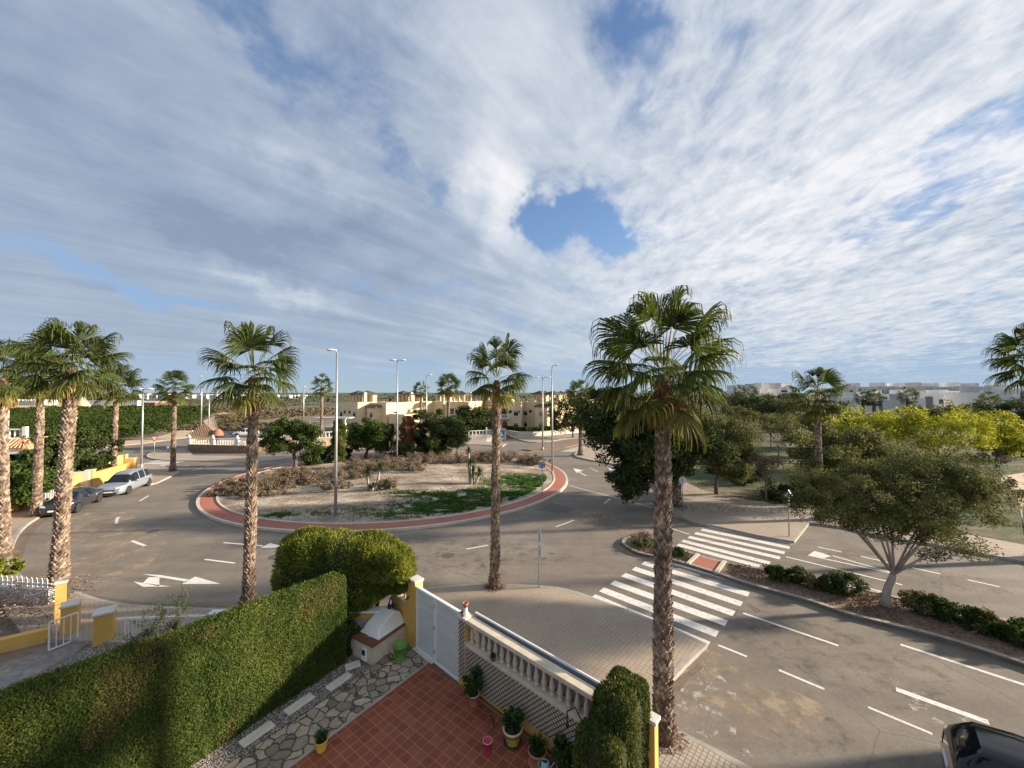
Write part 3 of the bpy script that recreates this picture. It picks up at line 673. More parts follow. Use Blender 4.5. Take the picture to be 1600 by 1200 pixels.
# garden ground: tiles, crazy paving, gravel, slabs
PA = G(675, 1034).xy; PD = (G(515, 1155).xy-PA).normalized(); PN = Vector((-PD.y, PD.x))   # tile border runs along PD
gz = .01
sheet('patio', [PA, WP(-1.25, -.09)+Vector((0, 0)), WP(9, -.09), WP(9, -9), PA+PD*9], .06, M['patio_tile'], -.05)
def off(k): return PN*k
sgn = -1 if off(1).x > 0 else 1                                # side of the border that lies towards the hedge
HB = G(540, 1036).xy; HD = (G(300, 1197).xy-HB).normalized()     # foot line of the hedge
sheet('crazy_paving', [PA, PA+PD*9, PA+PD*9+off(sgn*1.25), PA+PD*3.4+off(sgn*1.20), PA+PD*1.0+off(sgn*1.28), G(600, 1028).xy, G(560, 1010).xy, WP(-3.4, -.2), WP(-1.3, -.09)], .045, M['crazy_paving'], -.05)
sheet('gravel_bed', [G(575, 1048).xy, PA+PD*9+off(sgn*1.2), HB+HD*9, HB-HD*.3], .03, M['gravel'], -.05)
b = MB(); b.beam(PA-PD*.05, PA+PD*9, .07, 0, .075); struct(b.build('patio_edging', M['kerb']))

# ------------------------------------------------------------------ palms
def crown_mesh(seed, n=40, P=1.0, B=1.12, nseg=30, old=False):
    r = random.Random(seed); V = []; Q = []; A = []
    def quad(a, b, c, d, g):
        k = len(V); V.extend((a, b, c, d)); A.extend(g if isinstance(g, (list, tuple)) else (g,)*4); Q.append((k, k+1, k+2, k+3))
    down = Vector((0, 0, -1))
    for i in range(n):
        fr = (i+.5)/n
        az = i*2.39996+r.uniform(-.35, .35)
        if old: el = R(r.uniform(-78, -50))
        else: el = R((80-100*fr if fr < .86 else -6-320*(fr-.86))+r.uniform(-12, 12))
        L = P*(1.25-.62*fr)*r.uniform(.85, 1.15)*(.55 if old else 1)
        d = Vector((math.cos(az)*math.cos(el), math.sin(az)*math.cos(el), math.sin(el)))
        s0 = Vector((math.cos(az)*.13, math.sin(az)*.13, .18-.70*fr))
        pts = [s0+d*L*t+down*(.22*L*t*t*math.cos(el)) for t in (0, .25, .5, .75, 1)]
        ag = min(1, max(0, fr-.74)*1.5+r.uniform(0, .16)) if not old else r.uniform(.7, 1)
        # petiole: a flat tapering stalk
        sd_ = d.cross(Vector((0, 0, 1)));  sd_ = sd_.normalized() if sd_.length > .1 else Vector((1, 0, 0))
        nn = sd_.cross(d)
        for k in range(4):
            w0, w1 = .024-.004*k, .020-.004*k
            pa, pb = pts[k], pts[k+1]
            quad(pa-sd_*w0, pb-sd_*w1, pb+nn*.012, pa+nn*.014, .40+ag*.4); quad(pa+nn*.014, pb+nn*.012, pb+sd_*w1, pa+sd_*w0, .40+ag*.4)
        c = pts[-1]; d2 = (pts[-1]-pts[-2]).normalized()
        ro = r.uniform(-.55, .55); s = d2.cross(Vector((0, 0, 1)))
        s = s.normalized() if s.length > .15 else Vector((math.cos(az+1.57), math.sin(az+1.57), 0))
        nv = s.cross(d2); s, nv = s*math.cos(ro)+nv*math.sin(ro), nv*math.cos(ro)-s*math.sin(ro)
        if nv.z < 0: nv = -nv
        half = R(r.uniform(98, 118)); bl = B*r.uniform(.82, 1.1)*(.72 if fr < .08 else 1)*(1.04-.24*max(0, fr-.4)/.6)*(.8 if old else 1)
        if fr < .10: half *= .45
        st = (.04, .30, .52, .68, .82, .94, 1.04); dr = r.uniform(.85, 1.5)*(1.5 if old else 1)
        m = nseg
        for k in range(m):
            a = -half+(k+.5)*2*half/m
            u = d2*math.cos(a)+s*math.sin(a); u = (u-nv*.28*math.sin(a)**2*(1 if fr > .1 else 0)).normalized()
            ln = bl*(.80+.20*math.cos(a*.8))*r.uniform(.9, 1.08)
            sv = (s*math.cos(a)-d2*math.sin(a)).normalized(); hw = math.tan(half/m)*1.04
            p = c+u*st[0]*ln; dirv = u.copy(); rows = []; pl = .010*(1 if k % 2 else -1)
            tw = r.uniform(-.10, .10)
            for j, q in enumerate(st):
                if j:
                    bend = (0, .02, .10, .26, .50, .78, .95)[j]*dr*.85
                    dirv = (u*(1-min(.97, bend))+down*bend+sv*tw*q).normalized()
                    p = p+dirv*(st[j]-st[j-1])*ln
                wd = q*ln*hw if q < .55 else .52*ln*hw*max(.10, 1-(q-.52)/.50)
                rows.append((p-sv*wd-nv*pl, p+sv*wd+nv*pl, min(1, ag+max(0, q-.62)*(.55 if not old else .2))))
            k0 = len(V)
            for a_, b_, g_2 in rows: V.extend((a_, b_)); A.extend((g_2, g_2))
            for j in range(len(rows)-1): Q.append((k0+2*j, k0+2*j+1, k0+2*j+3, k0+2*j+2))
    # upright new spears in the heart
    if not old:
        for i in range(3):
            az = r.uniform(0, 6.28); e = Vector((math.cos(az)*.12, math.sin(az)*.12, 1)).normalized(); h = r.uniform(1.5, 2.1)*P
            for w_ in (Vector((.018, 0, 0)), Vector((0, .018, 0))): quad(-w_, e*h-w_*.1, e*h+w_*.1, w_, .1)
    return V, Q, A
CR = []
for i, kw in enumerate([dict(n=38, P=1.05, B=1.14, nseg=34), dict(n=31, P=1.10, B=1.05, nseg=30), dict(n=30, P=1.05, B=1.14, nseg=30), dict(n=28, P=1.05, B=1.0, nseg=18), dict(n=34, P=1.0, B=1.15, nseg=28)]):
    V, Q, A = crown_mesh(11+i*7, **kw); o = npmesh('crown', V, Q, M['palm_frond'], attr=A); CR.append(o.data); bpy.data.objects.remove(o)
V, Q, A = crown_mesh(5, n=14, P=.8, B=.95, nseg=18, old=True); o = npmesh('dry_fronds', V, Q, M['palm_frond'], attr=A); OLD = o.data; bpy.data.objects.remove(o)
def palm(label, base, top, r0=.27, variant=0, cs=1.0, dry=1, seed=1, detail=1.0, rz=0, bow=.0, flare=1.0, group='fan palms along the street'):
    """base: foot point, top: heart of the crown"""
    base = Vector(base); top = Vector(top)-base; rr = random.Random(seed)
    r0 = r0*.93; root = thing('palm_tree', label, 'palm tree', base, 0, group)
    H = top.z
    def ax(t): return Vector((top.x*(t+bow*math.sin(math.pi*t)), top.y*t, H*t))
    def rad(t):
        z = H*t
        return (1 if (1-t)*H > .55 else .42+.58*(1-t)*H/.55)*r0*(1.02-.20*t+.55*flare*math.exp(-z/.28)+.22*flare*math.exp(-z/.9)+.10*math.exp(-((1-t)*H/.8)**2)+.05*math.sin(z*2.1+seed))
    b = MB(); ks = [i/26*(1-.22/H) for i in range(27)]; b.tube([ax(t) for t in ks], [rad(t)*.93 for t in ks], 14); tr = b.build('trunk', M['palm_core'], root, smooth=True)
    V = []; F = []; step = .095/detail; nz = int((H-.52)/step); nb = max(7, int(11*detail))
    RV = []; 
    for i in range(nz):
        t = (.22+i*step)/H; c = ax(t); c2 = ax(min(1, t+.02)); up = (c2-c).normalized(); rd = rad(t)
        for k in range(nb):
            if rr.random() < .07: continue
            q = 2*math.pi*(k+(i % 2)*.5)/nb+rr.uniform(-.10, .10)+i*.03; o_ = Vector((math.cos(q), math.sin(q), 0)); s_ = Vector((-math.sin(q), math.cos(q), 0))
            hw = rd*math.pi/nb*rr.uniform(.75, 1.2); hh = step*rr.uniform(1.1, 1.7); out = rr.uniform(.015, .060)*(.6+.5*rd/.27); lean = rr.uniform(-.5, .5)*hw
            p0 = c+o_*(rd*.90)-up*hh*.7; pl = c+o_*(rd*.97)-s_*hw; pr = c+o_*(rd*.97)+s_*hw; pt = c+o_*(rd+out)+up*hh*.75+s_*lean; pi = c+o_*(rd*.80)+up*hh*.9
            n0 = len(V); V += [p0, pr, pt, pl, pi]; F += [(n0, n0+1, n0+2, n0+3), (n0+2, n0+1, n0+4, n0+4), (n0+3, n0+2, n0+4, n0+4)]
            RV.append(t)
    F4 = [f for f in F if f[2] != f[3]]; F3 = [f[:3] for f in F if f[2] == f[3]]
    me = bpy.data.meshes.new('leaf_base'); me.from_pydata([tuple(v) for v in V], [], F4+F3); me.materials.append(M['palm_boot']); me.materials.append(M['palm_boot_red'])
    cut = 1-1.5/H
    for p in me.polygons:
        if V[p.vertices[0]].z/H > cut+rr.uniform(-.06, .06): p.material_index = 1
    lb = link('leaf_base', me, root); tag(lb, kind='stuff')
    # loose fibre and stubs round the foot
    if flare > .5:
        V = []; Q = []
        for i in range(int(150*detail)):
            q = rr.uniform(0, 6.28); d_ = rr.uniform(.8, 1.9); p = Vector((math.cos(q), math.sin(q), 0))*r0*d_*1.25; z = max(.015, .55*(1.5-d_)*rr.random()); a = rr.uniform(0, 3.14)
            e = Vector((math.cos(q+rr.uniform(-.7, .7)), math.sin(q+rr.uniform(-.7, .7)), rr.uniform(-.8, -.05)))*rr.uniform(.05, .13); s_ = Vector((-e.y, e.x, rr.uniform(-.02, .05)))*.2
            p.z = z+.05; n0 = len(V); V += [p-s_, p+s_, p+e+s_*.4, p+e-s_*.4]; Q.append((n0, n0+1, n0+2, n0+3))
            for v in V[-4:]: v.z = max(v.z, .012)
        o = npmesh('foot_fibre', V, Q, M['debris'], root); tag(o, kind='stuff')
    c = link('crown', CR[variant], root); c.location = top; c.scale = (cs,)*3; c.rotation_euler = (0, 0, rz)
    if dry:
        d_ = link('dry_fronds', OLD, root); d_.location = top-Vector((0, 0, .45)); d_.scale = (cs*dry,)*3; d_.rotation_euler = (0, 0, rz*2+1)
    return root
def palm_at(label, bx, by, tx, ty, **k):
    b_ = G(bx, by, k.pop('z', .12)); z = ZT(b_, ty); return palm(label, b_, (XT(tx, b_.y), b_.y, z), **k)
palm_at('largest fan palm in the foreground, growing from the pavement beside the clipped cypress', 1036, 1150, 1036, 574, r0=0.225, variant=0, cs=1.0, seed=3, rz=.4, dry=0.8, detail=1.15)
palm_at('fan palm in the middle, on the wide tiled pavement near the white gate', 773, 917, 776, 586, r0=0.195, variant=1, cs=0.84, seed=5, rz=2.0, dry=0, detail=1.1)
palm_at('straight fan palm rising behind the long clipped hedge, left of the tall lamp', 388, 950, 397, 578, r0=0.205, variant=2, cs=0.92, seed=8, rz=4.4, dry=0, detail=1.1)
palm_at('thick dark trunked fan palm bowing to the left, beside the parked dark car', 91, 912, 113, 566, r0=0.26, variant=4, cs=1.0, seed=12, rz=1.1, dry=0.6, bow=-.10)
palm_at('fan palm on the left pavement before the white gate in the yellow wall', 57, 806, 64, 588, r0=0.225, variant=0, cs=1.05, seed=14, rz=3.0, dry=0.6)
palm_at('leftmost fan palm, cut by the left edge of the photo', 6, 868, 2, 585, r0=0.225, variant=1, cs=0.95, seed=17, rz=5.2, dry=1.0)
palm_at('fan palm standing just behind the silver people carrier', 177, 745, 182, 602, r0=0.23, variant=4, cs=1.2, seed=21, rz=.9, dry=0, detail=.8)
palm_at('fan palm alone at the corner of the far left pavement near the zebra crossing', 270, 736, 273, 607, r0=0.225, variant=2, cs=0.98, seed=22, rz=2.2, dry=0, detail=.8)
palm_at('slim distant fan palm left of the tall lamp post, behind the round headed trees', 502, 683, 503, 603, r0=0.3, variant=3, cs=1.2, seed=23, rz=.2, dry=0, detail=.6)
palm_at('small distant fan palm standing between the two groups of yellow terraced houses', 657, 680, 658, 610, r0=0.28, variant=3, cs=1.0, seed=24, rz=1.2, dry=0, detail=.6)
palm_at('distant bushy fan palm just left of the middle palm, behind the big dark tree', 700, 692, 701, 603, r0=0.3, variant=4, cs=1.15, seed=25, rz=3.2, dry=1.0, detail=.6)
palm_at('small fan palm before the right hand yellow house, behind the two lamp posts', 866, 676, 866, 637, r0=0.26, variant=3, cs=1.1, seed=26, rz=5.2, dry=.9, detail=.6)
palm_at('fan palm on the far kerb of the right hand exit, half behind the dark tree', 907, 711, 908, 618, r0=0.28, variant=4, cs=1.15, seed=27, rz=1.9, dry=1.1, detail=.7)
palm_at('fan palm hidden by the biggest palm, its thick foot showing at the park kerb', 1057, 790, 1062, 610, r0=0.3, variant=2, cs=1.0, seed=28, rz=2.9, dry=1.0, detail=.8)
palm_at('fan palm with a reddish trunk in front of the white modern houses', 1281, 812, 1277, 618, r0=0.21, variant=2, cs=0.92, seed=31, rz=5.6, dry=.8, detail=.9)
palm_at('fan palm cut by the right edge of the photo, high over the yellow mimosas', 1626, 872, 1624, 562, r0=0.21, variant=0, cs=1.0, seed=33, rz=.3, dry=.9)
# one more of the street's palms stands just outside the picture on the right and throw shade on the road
palm_at('fan palm outside the right edge of the photo, near the black car', 1790, 1150, 1800, 560, r0=.3, variant=1, cs=1.1, seed=35, rz=.8, dry=.9, detail=.5)

# ------------------------------------------------------------------ trees and shrubs
def leafcloud(name, P, size, m, parent, seed=1, aspect=.55, up=0.0, nrm=None, origin=None, attr=None):
    """a small bent-free quad at each point, turned every way"""
    rs = np.random.RandomState(seed); P = np.asarray(P, dtype=np.float64); n = len(P)
    if origin is not None: P = P-np.asarray(origin)
    a = rs.normal(size=(n, 3)); a[:, 2] += up; a /= np.linalg.norm(a, axis=1)[:, None]
    b = rs.normal(size=(n, 3))
    if nrm is not None: b = np.cross(np.asarray(nrm)+b*.45, a)
    b -= a*(a*b).sum(1)[:, None]; b /= np.linalg.norm(b, axis=1)[:, None]+1e-9
    s = size*rs.uniform(.6, 1.35, size=(n, 1)); a = a*s; b = b*s*aspect
    V = np.stack([P-a-b*.55, P-a*.1+b*1.0, P+a+b*.15, P-a*.1-b*1.0], 1).reshape(-1, 3)
    V = np.stack([P-a, P+b, P+a, P-b], 1).reshape(-1, 3)
    Q = np.arange(4*n).reshape(-1, 4)
    return npmesh(name, V, Q, m, parent)
def clumps(seed, ells, ncl, rc, nl, hollow=.55, flat=1.0, zmin=None):
    """clusters of leaf points near the skin of a few ellipsoids; returns points and cluster centres"""
    rs = np.random.RandomState(seed); C = []
    vol = np.array([e[3]*e[4]*e[5] for e in ells])**.67; vol = vol/vol.sum()
    for e, f in zip(ells, vol):
        k = max(3, int(ncl*f)); d = rs.normal(size=(k, 3)); d /= np.linalg.norm(d, axis=1)[:, None]
        rr = (hollow+(1-hollow)*rs.uniform(size=(k, 1))**.6)
        C.append(np.array(e[:3])+d*rr*np.array(e[3:6]))
    C = np.concatenate(C)
    if zmin is not None: C = C[C[:, 2] > zmin]
    per = np.maximum(8, (nl/len(C)*rs.uniform(.35, 1.7, size=len(C)))).astype(int); P = []
    for c, k in zip(C, per):
        r_ = rc*rs.uniform(.55, 1.35); q = rs.normal(size=(k, 3)); q /= (np.linalg.norm(q, axis=1)[:, None]+1e-6); q *= rs.uniform(size=(k, 1))**.45
        P.append(c+q*r_*np.array([1, 1, flat]))
    return np.concatenate(P), C
def branches(b, fork, C, r0, seed, n=14, sag=.1, seg=4):
    rr = random.Random(seed); C = list(C); rr.shuffle(C)
    for c in C[:n]:
        c = Vector(c); f = Vector(fork); m = f.lerp(c, .5)+Vector((rr.uniform(-.2, .2), rr.uniform(-.2, .2), sag*(c-f).length))
        pts = [f*(1-t)**2+m*2*t*(1-t)+c*t*t for t in [i/seg for i in range(seg+1)]]
        b.tube(pts, [r0*(1-.8*i/seg) for i in range(seg+1)], 5)
def tree(label, base, ells, leafm, fork=1.5, tr=.15, ncl=40, rc=.5, nl=9000, size=.09, seed=1, hollow=.5, nb=12, barkm='bark', name='broadleaf_tree', cat='tree', group=None, trunk=None, flat=.8, leaf_name='crown', br=None, zmin=None, aspect=.55):
    """ells are given relative to the foot of the tree"""
    base = Vector(base); root = thing(name, label, cat, base, 0, group)
    P, C = clumps(seed, ells, ncl, rc, nl, hollow, flat, zmin)
    pts = [Vector(p) for p in (trunk or [(0, 0, -.1), (.04*seed % .1, .03, fork*.5), (0, 0, fork)])]
    b = MB(); b.tube(pts, [tr*(1.25 if i == 0 else 1-.25*i/len(pts)) for i in range(len(pts))], 10)
    branches(b, pts[-1], C, br or tr*.5, seed, nb)
    b.build('trunk', M[barkm], root, smooth=True)
    leafcloud(leaf_name, P, size, M[leafm], root, seed, aspect=aspect)
    return root
def E(base, px, py, rx, ry, rz=None, dy=0):
    """crown ellipsoid centred where pixel px, py falls at the tree's distance (plus dy), radii in metres"""
    Y = base[1]+dy; return (XT(px, Y)-base[0], dy, ZT((0, Y), py)-base[2], rx, (rx+ry)/2 if rz is None else rz, ry)
# the big olive green tree with the pale trunk on the median
bt = G(1388, 949, .12)
tree('broad olive green tree with a pale curved trunk on the median', bt,
     [E(bt, 1400, 780, 3.1, 1.65, 2.4), E(bt, 1305, 765, 2.0, 1.5, 1.8, .3), E(bt, 1490, 760, 1.9, 1.25, 1.8), E(bt, 1420, 740, 2.2, 1.1, 2.0, .6), E(bt, 1340, 800, 1.6, .75, 1.5), E(bt, 1450, 818, 1.3, .5, 1.2), E(bt, 1440, 868, .75, .22, .5), E(bt, 1500, 858, .8, .25, .5)],
     'olive_leaf', ncl=330, rc=.42, nl=100000, size=.038, seed=41, hollow=.1, nb=10, barkm='bark_pale', br=.052, tr=.15,
     trunk=[(0, 0, -.1), (-.12, 0, .35), (.03, 0, .80), (.20, 0, 1.12), (.24, 0, 1.28)], group='trees on the median')
# dense dark tree behind the big palm
bt = G(1040, 792, .12)
tree('dense dark leafy tree standing behind the biggest palm at the park kerb', bt,
     [E(bt, 985, 690, 3.3, 3.0, 2.8), E(bt, 1030, 660, 3.0, 2.2, 2.8), E(bt, 950, 650, 2.2, 2.0, 2.2), E(bt, 1010, 745, 2.0, 1.3, 1.8), E(bt, 1090, 700, 2.2, 2.2, 2.2), E(bt, 985, 760, .9, 1.1, 1.0)],
     'dark_leaf', ncl=300, rc=.75, nl=62000, size=.10, seed=42, hollow=.15, nb=20, tr=.26, trunk=[(0, 0, -.1), (.2, 0, .9), (.55, .1, 1.9)], br=.10, aspect=.7)
bt = G(1120, 772, .12)
tree('loose olive tree right of the biggest palm, at the edge of the park', bt,
     [E(bt, 1120, 700, 2.6, 2.3, 2.4), E(bt, 1150, 680, 2.0, 1.9, 2.0), E(bt, 1085, 670, 2.0, 1.6, 2.0), E(bt, 1140, 735, 1.6, 1.0, 1.5)],
     'olive_leaf', ncl=200, rc=.6, nl=42000, size=.075, seed=43, hollow=.2, nb=24, tr=.15, trunk=[(0, 0, -.1), (-.1, 0, .9), (.1, 0, 1.6)], br=.06)
# round headed trees on the back of the island
for lab, px, py, el, nl, sd_ in [
    ('round headed evergreen with a twisted trunk, first tree on the island from the left', 460, 731, [(448, 682, 3.0, 1.8), (478, 672, 2.0, 1.4), (428, 690, 1.5, 1.4), (490, 700, 1.2, .8), (455, 662, 1.6, .8)], 26000, 51),
    ('small round evergreen with a leaning bare trunk, between the lamp post and the green cypress', 571, 714, [(578, 678, 2.6, 1.7), (600, 680, 1.6, 1.3), (560, 684, 1.6, 1.3), (590, 696, 1.0, .6)], 18000, 52),
    ('largest evergreen on the island, right of the rusty brown cypress', 678, 709, [(680, 676, 3.9, 2.6), (660, 664, 2.2, 1.8), (700, 672, 2.3, 2.0), (685, 695, 3.0, 1.4), (645, 676, 1.2, 1.2)], 34000, 53),
    ('slender young tree with a thin stem at the back of the island', 713, 708, [(713, 675, 1.6, 1.7), (710, 688, 1.2, .8)], 7000, 54)]:
    bt = G(px, py, .3); k = bt.y/45
    tree(lab, bt, [E(bt, a, b_, c_*k*.92, d_*k, c_*k*.8) for a, b_, c_, d_ in el], 'mid_leaf' if sd_ != 53 else 'dark_leaf', ncl=110, rc=.62*k, nl=nl, size=.10*k, seed=sd_, hollow=.35, nb=10, tr=.2 if sd_ != 54 else .07,
         trunk=[(0, 0, -.1), (.15, 0, .6), (-.1 if sd_ == 51 else .5 if sd_ == 52 else 0, 0, 1.5)], br=.09, group='evergreen trees on the island')
def cypress(label, px, py, ty, w_, m, m2=None, seed=1, n=14000, group=None):
    b_ = G(px, py, .25); H = ZT(b_, ty)-b_.z; root = thing('cypress_tree', label, 'cypress', b_, 0, group); rs = np.random.RandomState(seed)
    t = rs.uniform(size=n)**.85; q = rs.uniform(0, 2*np.pi, n); pr = np.minimum(1, (t/.12)**.6)*np.where(t > .7, np.sqrt(np.maximum(0, 1-((t-.7)/.32)**2)), 1)
    rr = w_*pr*(.82+.18*np.sin(q*3+t*9)+.12*np.sin(t*40+q*2))*rs.uniform(.75, 1.05, n)
    P = np.stack([rr*np.cos(q), rr*np.sin(q), t*H], 1)
    b = MB(); b.tube([(0, 0, -.1), (0, 0, H*.8)], [w_*.25, w_*.1], 8); b.build('trunk', M['bark'], root)
    if m2:
        k = (t > .35)+0 > rs.uniform(0, 1, n)*.95-.0
        leafcloud('foliage', P[~k], .09, M[m], root, seed, .35, 1.6); leafcloud('dead_foliage', P[k], .09, M[m2], root, seed+1, .35, 1.6)
    else: leafcloud('foliage', P, .09, M[m], root, seed, .35, 1.6)
    return root
cypress('tall green cypress with brown tips, next to the lamp post on the island', 529, 722, 655, .85, 'cypress_leaf', None, 61)
cypress('rusty brown half dead cypress on the island, right of the double lamp', 637, 714, 650, 1.0, 'cypress_leaf', 'cypress_dry', 62)
def shrub(label, b_, rx, ry, rz, m, n=4000, size=.08, seed=1, name='shrub', cat='shrub', group=None, rot=0, ncl=None, hollow=.45, stem=True, aspect=.5, up=0, leaf='foliage'):
    root = thing(name, label, cat, b_, rot, group)
    P, C = clumps(seed, [(0, 0, rz*.42, rx, ry, rz*.58)], ncl or max(12, int(n/140)), min(rx, ry, rz)*.34, n, hollow)
    P[:, 2] = np.abs(P[:, 2])+.02
    if stem:
        b = MB(); rr = random.Random(seed)
        for c in C[::max(1, len(C)//9)]: b.tube([(c[0]*.25, c[1]*.25, 0), (c[0]*.6, c[1]*.6, abs(c[2])*.6), (c[0], c[1], abs(c[2]))], [.03, .02, .008], 4)
        b.build('branches', M['twig'], root)
    leafcloud(leaf, P, size, M[m], root, seed, aspect, up); return root
for lab, px, py, a, c_, m in [('low round dark shrub under the first island tree, left one of two', 491, 724, 1.35, 1.5, 'dark_leaf'), ('low round dark shrub at the foot of the green cypress', 516, 720, 1.3, 1.9, 'dark_leaf'), ('dark rounded shrub between the double lamp and the rusty cypress', 614, 712, 1.9, 2.1, 'dark_leaf'), ('small dark shrub right of the green cypress', 538, 716, .9, 1.2, 'dark_leaf')]:
    shrub(lab, G(px, py, .25), a, a, c_, m, 5000, .09, int(px), group='dark shrubs on the island')
# dry grey shrubs in drifts across the island
DL = ['dry shrub behind the palm trunk at the left end of the island', 'dry shrub nearest the red path at the left tip of the island', 'low dry shrub just right of the island\'s left tip', 'dry shrub just right of the palm trunk that crosses the island', 'dry shrub below the first round headed tree', 'dry shrub in front of the low round dark shrub', 'dry shrub left of the tall single headed lamp post', 'dry shrub right of the tall single headed lamp post', 'dry shrub behind the left yuccas',
      'dry shrub at the foot of the double headed lamp post', 'dry shrub just right of the double headed lamp post', 'dry shrub in front of the rusty brown cypress', 'dry shrub in front of the largest island evergreen', 'dry shrub right of the largest island evergreen', 'dry shrub behind the tall yucca clump', 'dry shrub just right of the middle palm trunk at the island\'s back', 'dry shrub behind the green cover at the right of the island', 'last dry shrub at the right end of the island drift',
      'dry shrub hidden behind the middle palm trunk', 'low dry shrub in front of the tall single headed lamp', 'low dry shrub between the palm trunk and the tall single headed lamp', 'dry shrub under the small leaning evergreen', 'small pale dry bush touching the left yuccas', 'dry shrub between the left yuccas and the double headed lamp', 'low dry shrub near the front left rim of the island']
rr = random.Random(3); k = 0
for px, py, a, c_ in [(372, 760, 1.9, .7), (352, 772, 1.2, .6), (395, 768, 1.9, .8), (420, 756, 2.0, .9), (445, 762, 1.8, .9), (470, 755, 2.0, 1.0), (500, 752, 2.0, 1.0), (540, 752, 1.9, .9), (575, 745, 2.0, 1.0), (600, 738, 2.1, 1.1), (625, 735, 2.0, 1.0), (650, 729, 2.1, 1.1), (672, 728, 2.1, 1.2), (700, 726, 2.0, 1.2), (735, 724, 2.2, 1.2), (790, 722, 2.4, 1.3), (820, 724, 2.0, 1.1), (838, 726, 1.4, .8), (760, 722, 2.0, 1.2), (520, 765, 1.6, .7), (455, 745, 1.6, .8), (560, 733, 1.6, .9), (604, 768, .8, .8), (640, 742, 1.6, .8), (410, 775, 1.4, .6)]:
    q = G(px, py, .15); q.z = isl_h(q.x, q.y)-.02; k += 1
    shrub(DL[k-1], q, a*1.22, a*.85, c_*1.0, 'dry_scrub', 4200, .075, 100+k, group='dry shrubs on the roundabout island', hollow=.25, aspect=.26, up=.5, name='dry_shrub')
# green ground cover on the island: nobody could count its plants
V = []; rs = np.random.RandomState(4); P = []
for px, py, a, c_, n in [(730, 790, 4.2, 1.3, 15000), (680, 790, 2.6, .9, 4200), (705, 775, 2.8, 1.0, 3500), (755, 768, 2.4, .9, 2600), (830, 748, 3.4, 1.6, 11000), (845, 758, 2.4, 1.4, 6500), (800, 772, 2.6, 1.2, 6000), (815, 782, 2.4, 1.0, 4000), (430, 803, 1.2, .5, 900), (500, 800, 1.6, .5, 300), (610, 800, 2.0, .6, 500), (640, 772, 2.2, .8, 1400), (790, 785, 2, .8, 900), (780, 755, 2.2, 1.2, 1200), (560, 795, 3, .9, 350), (640, 805, 3, .7, 700)]:
    c = G(px, py, .3); q = rs.normal(size=(n, 2))*[a*.5, c_*.62]; X = c.x+q[:, 0]; Y = c.y+q[:, 1]
    for x, y in zip(X, Y):
        if (Vector((x, y))-ISL).length > 14.5: continue
        nn = noise.noise((x*1.1, y*1.7, 2))
        if nn < -.16: continue
        P.append((x, y, isl_h(x, y)+rs.uniform(0, .10+.22*max(0, nn))))
o = leafcloud('ground_cover', P, .08, M['ground_green'], None, 4, .4, .8); tag(o, 'low green ground cover spreading in patches over the roundabout island', kind='stuff')
P = []
for i in range(9000):
    a = rs.uniform(0, 6.28); d = 14.4*rs.uniform()**.5; x, y = ISL.x+math.cos(a)*d, ISL.y+math.sin(a)*d
    if noise.noise((x*.5, y*.9, 7)) < .02: continue
    P.append((x, y, isl_h(x, y)+.03))
o = leafcloud('weeds', P, .045, M['grass_tuft'], None, 9, .25, .9); tag(o, 'thin dry and green weeds on the grit of the island', kind='stuff')
P = []
for i in range(7000):
    a = rs.uniform(0, 6.28); d = 14.5*rs.uniform()**.5; x, y = ISL.x+math.cos(a)*d, ISL.y+math.sin(a)*d; P.append((x, y, isl_h(x, y)+.012))
o = leafcloud('stones_and_litter', P, .04, M['debris'], None, 31, .7); tag(o, 'small stones and dry litter strewn over the island soil', kind='stuff')
# yuccas
def yucca(label, px, py, stems, seed):
    b_ = G(px, py, .3); b_.z = isl_h(b_.x, b_.y); root = thing('yucca', label, 'yucca', b_, 0, 'yuccas on the roundabout island'); r = random.Random(seed)
    b = MB(); V = []; Q = []
    for dx, dy, h, rl in stems:
        b.tube([(dx*.4, dy*.4, 0), (dx*.8, dy*.8, h*.5), (dx, dy, h)], [.14, .10, .08], 7)
        for i in range(90):
            az = r.uniform(0, 6.28); el = r.uniform(-.7, 1.5); d = Vector((math.cos(az)*math.cos(el), math.sin(az)*math.cos(el), math.sin(el))); L = rl*r.uniform(.7, 1.1)
            s = d.cross(Vector((0, 0, 1))).normalized()*.035; p = Vector((dx, dy, h+r.uniform(-.12, .08))); m_ = p+d*L*.55; e = p+d*L+Vector((0, 0, -.18*L))
            k = len(V); V += [p-s*.5, m_-s, m_+s, p+s*.5, e-s*.1, e+s*.1]; Q += [(k, k+1, k+2, k+3), (k+1, k+4, k+5, k+2)]
    b.build('stem', M['bark_pale'], root, smooth=True); npmesh('leaves', V, Q, M['mid_leaf'], root)
yucca('pair of yuccas with swollen pale trunks on the island, left of the green ground cover', 580, 768, [(-.35, 0, 1.5, .8), (.65, .2, 1.9, .6), (.2, -.1, .5, .3), (-.1, 0, .3, .3)], 1)
yucca('tall clump of yuccas on the island, just left of the middle palm trunk', 737, 757, [(-.1, 0, 1.9, .7), (.1, .2, 1.1, .8), (.65, .2, 1.0, .75), (-.35, .6, 2.9, .45)], 2)
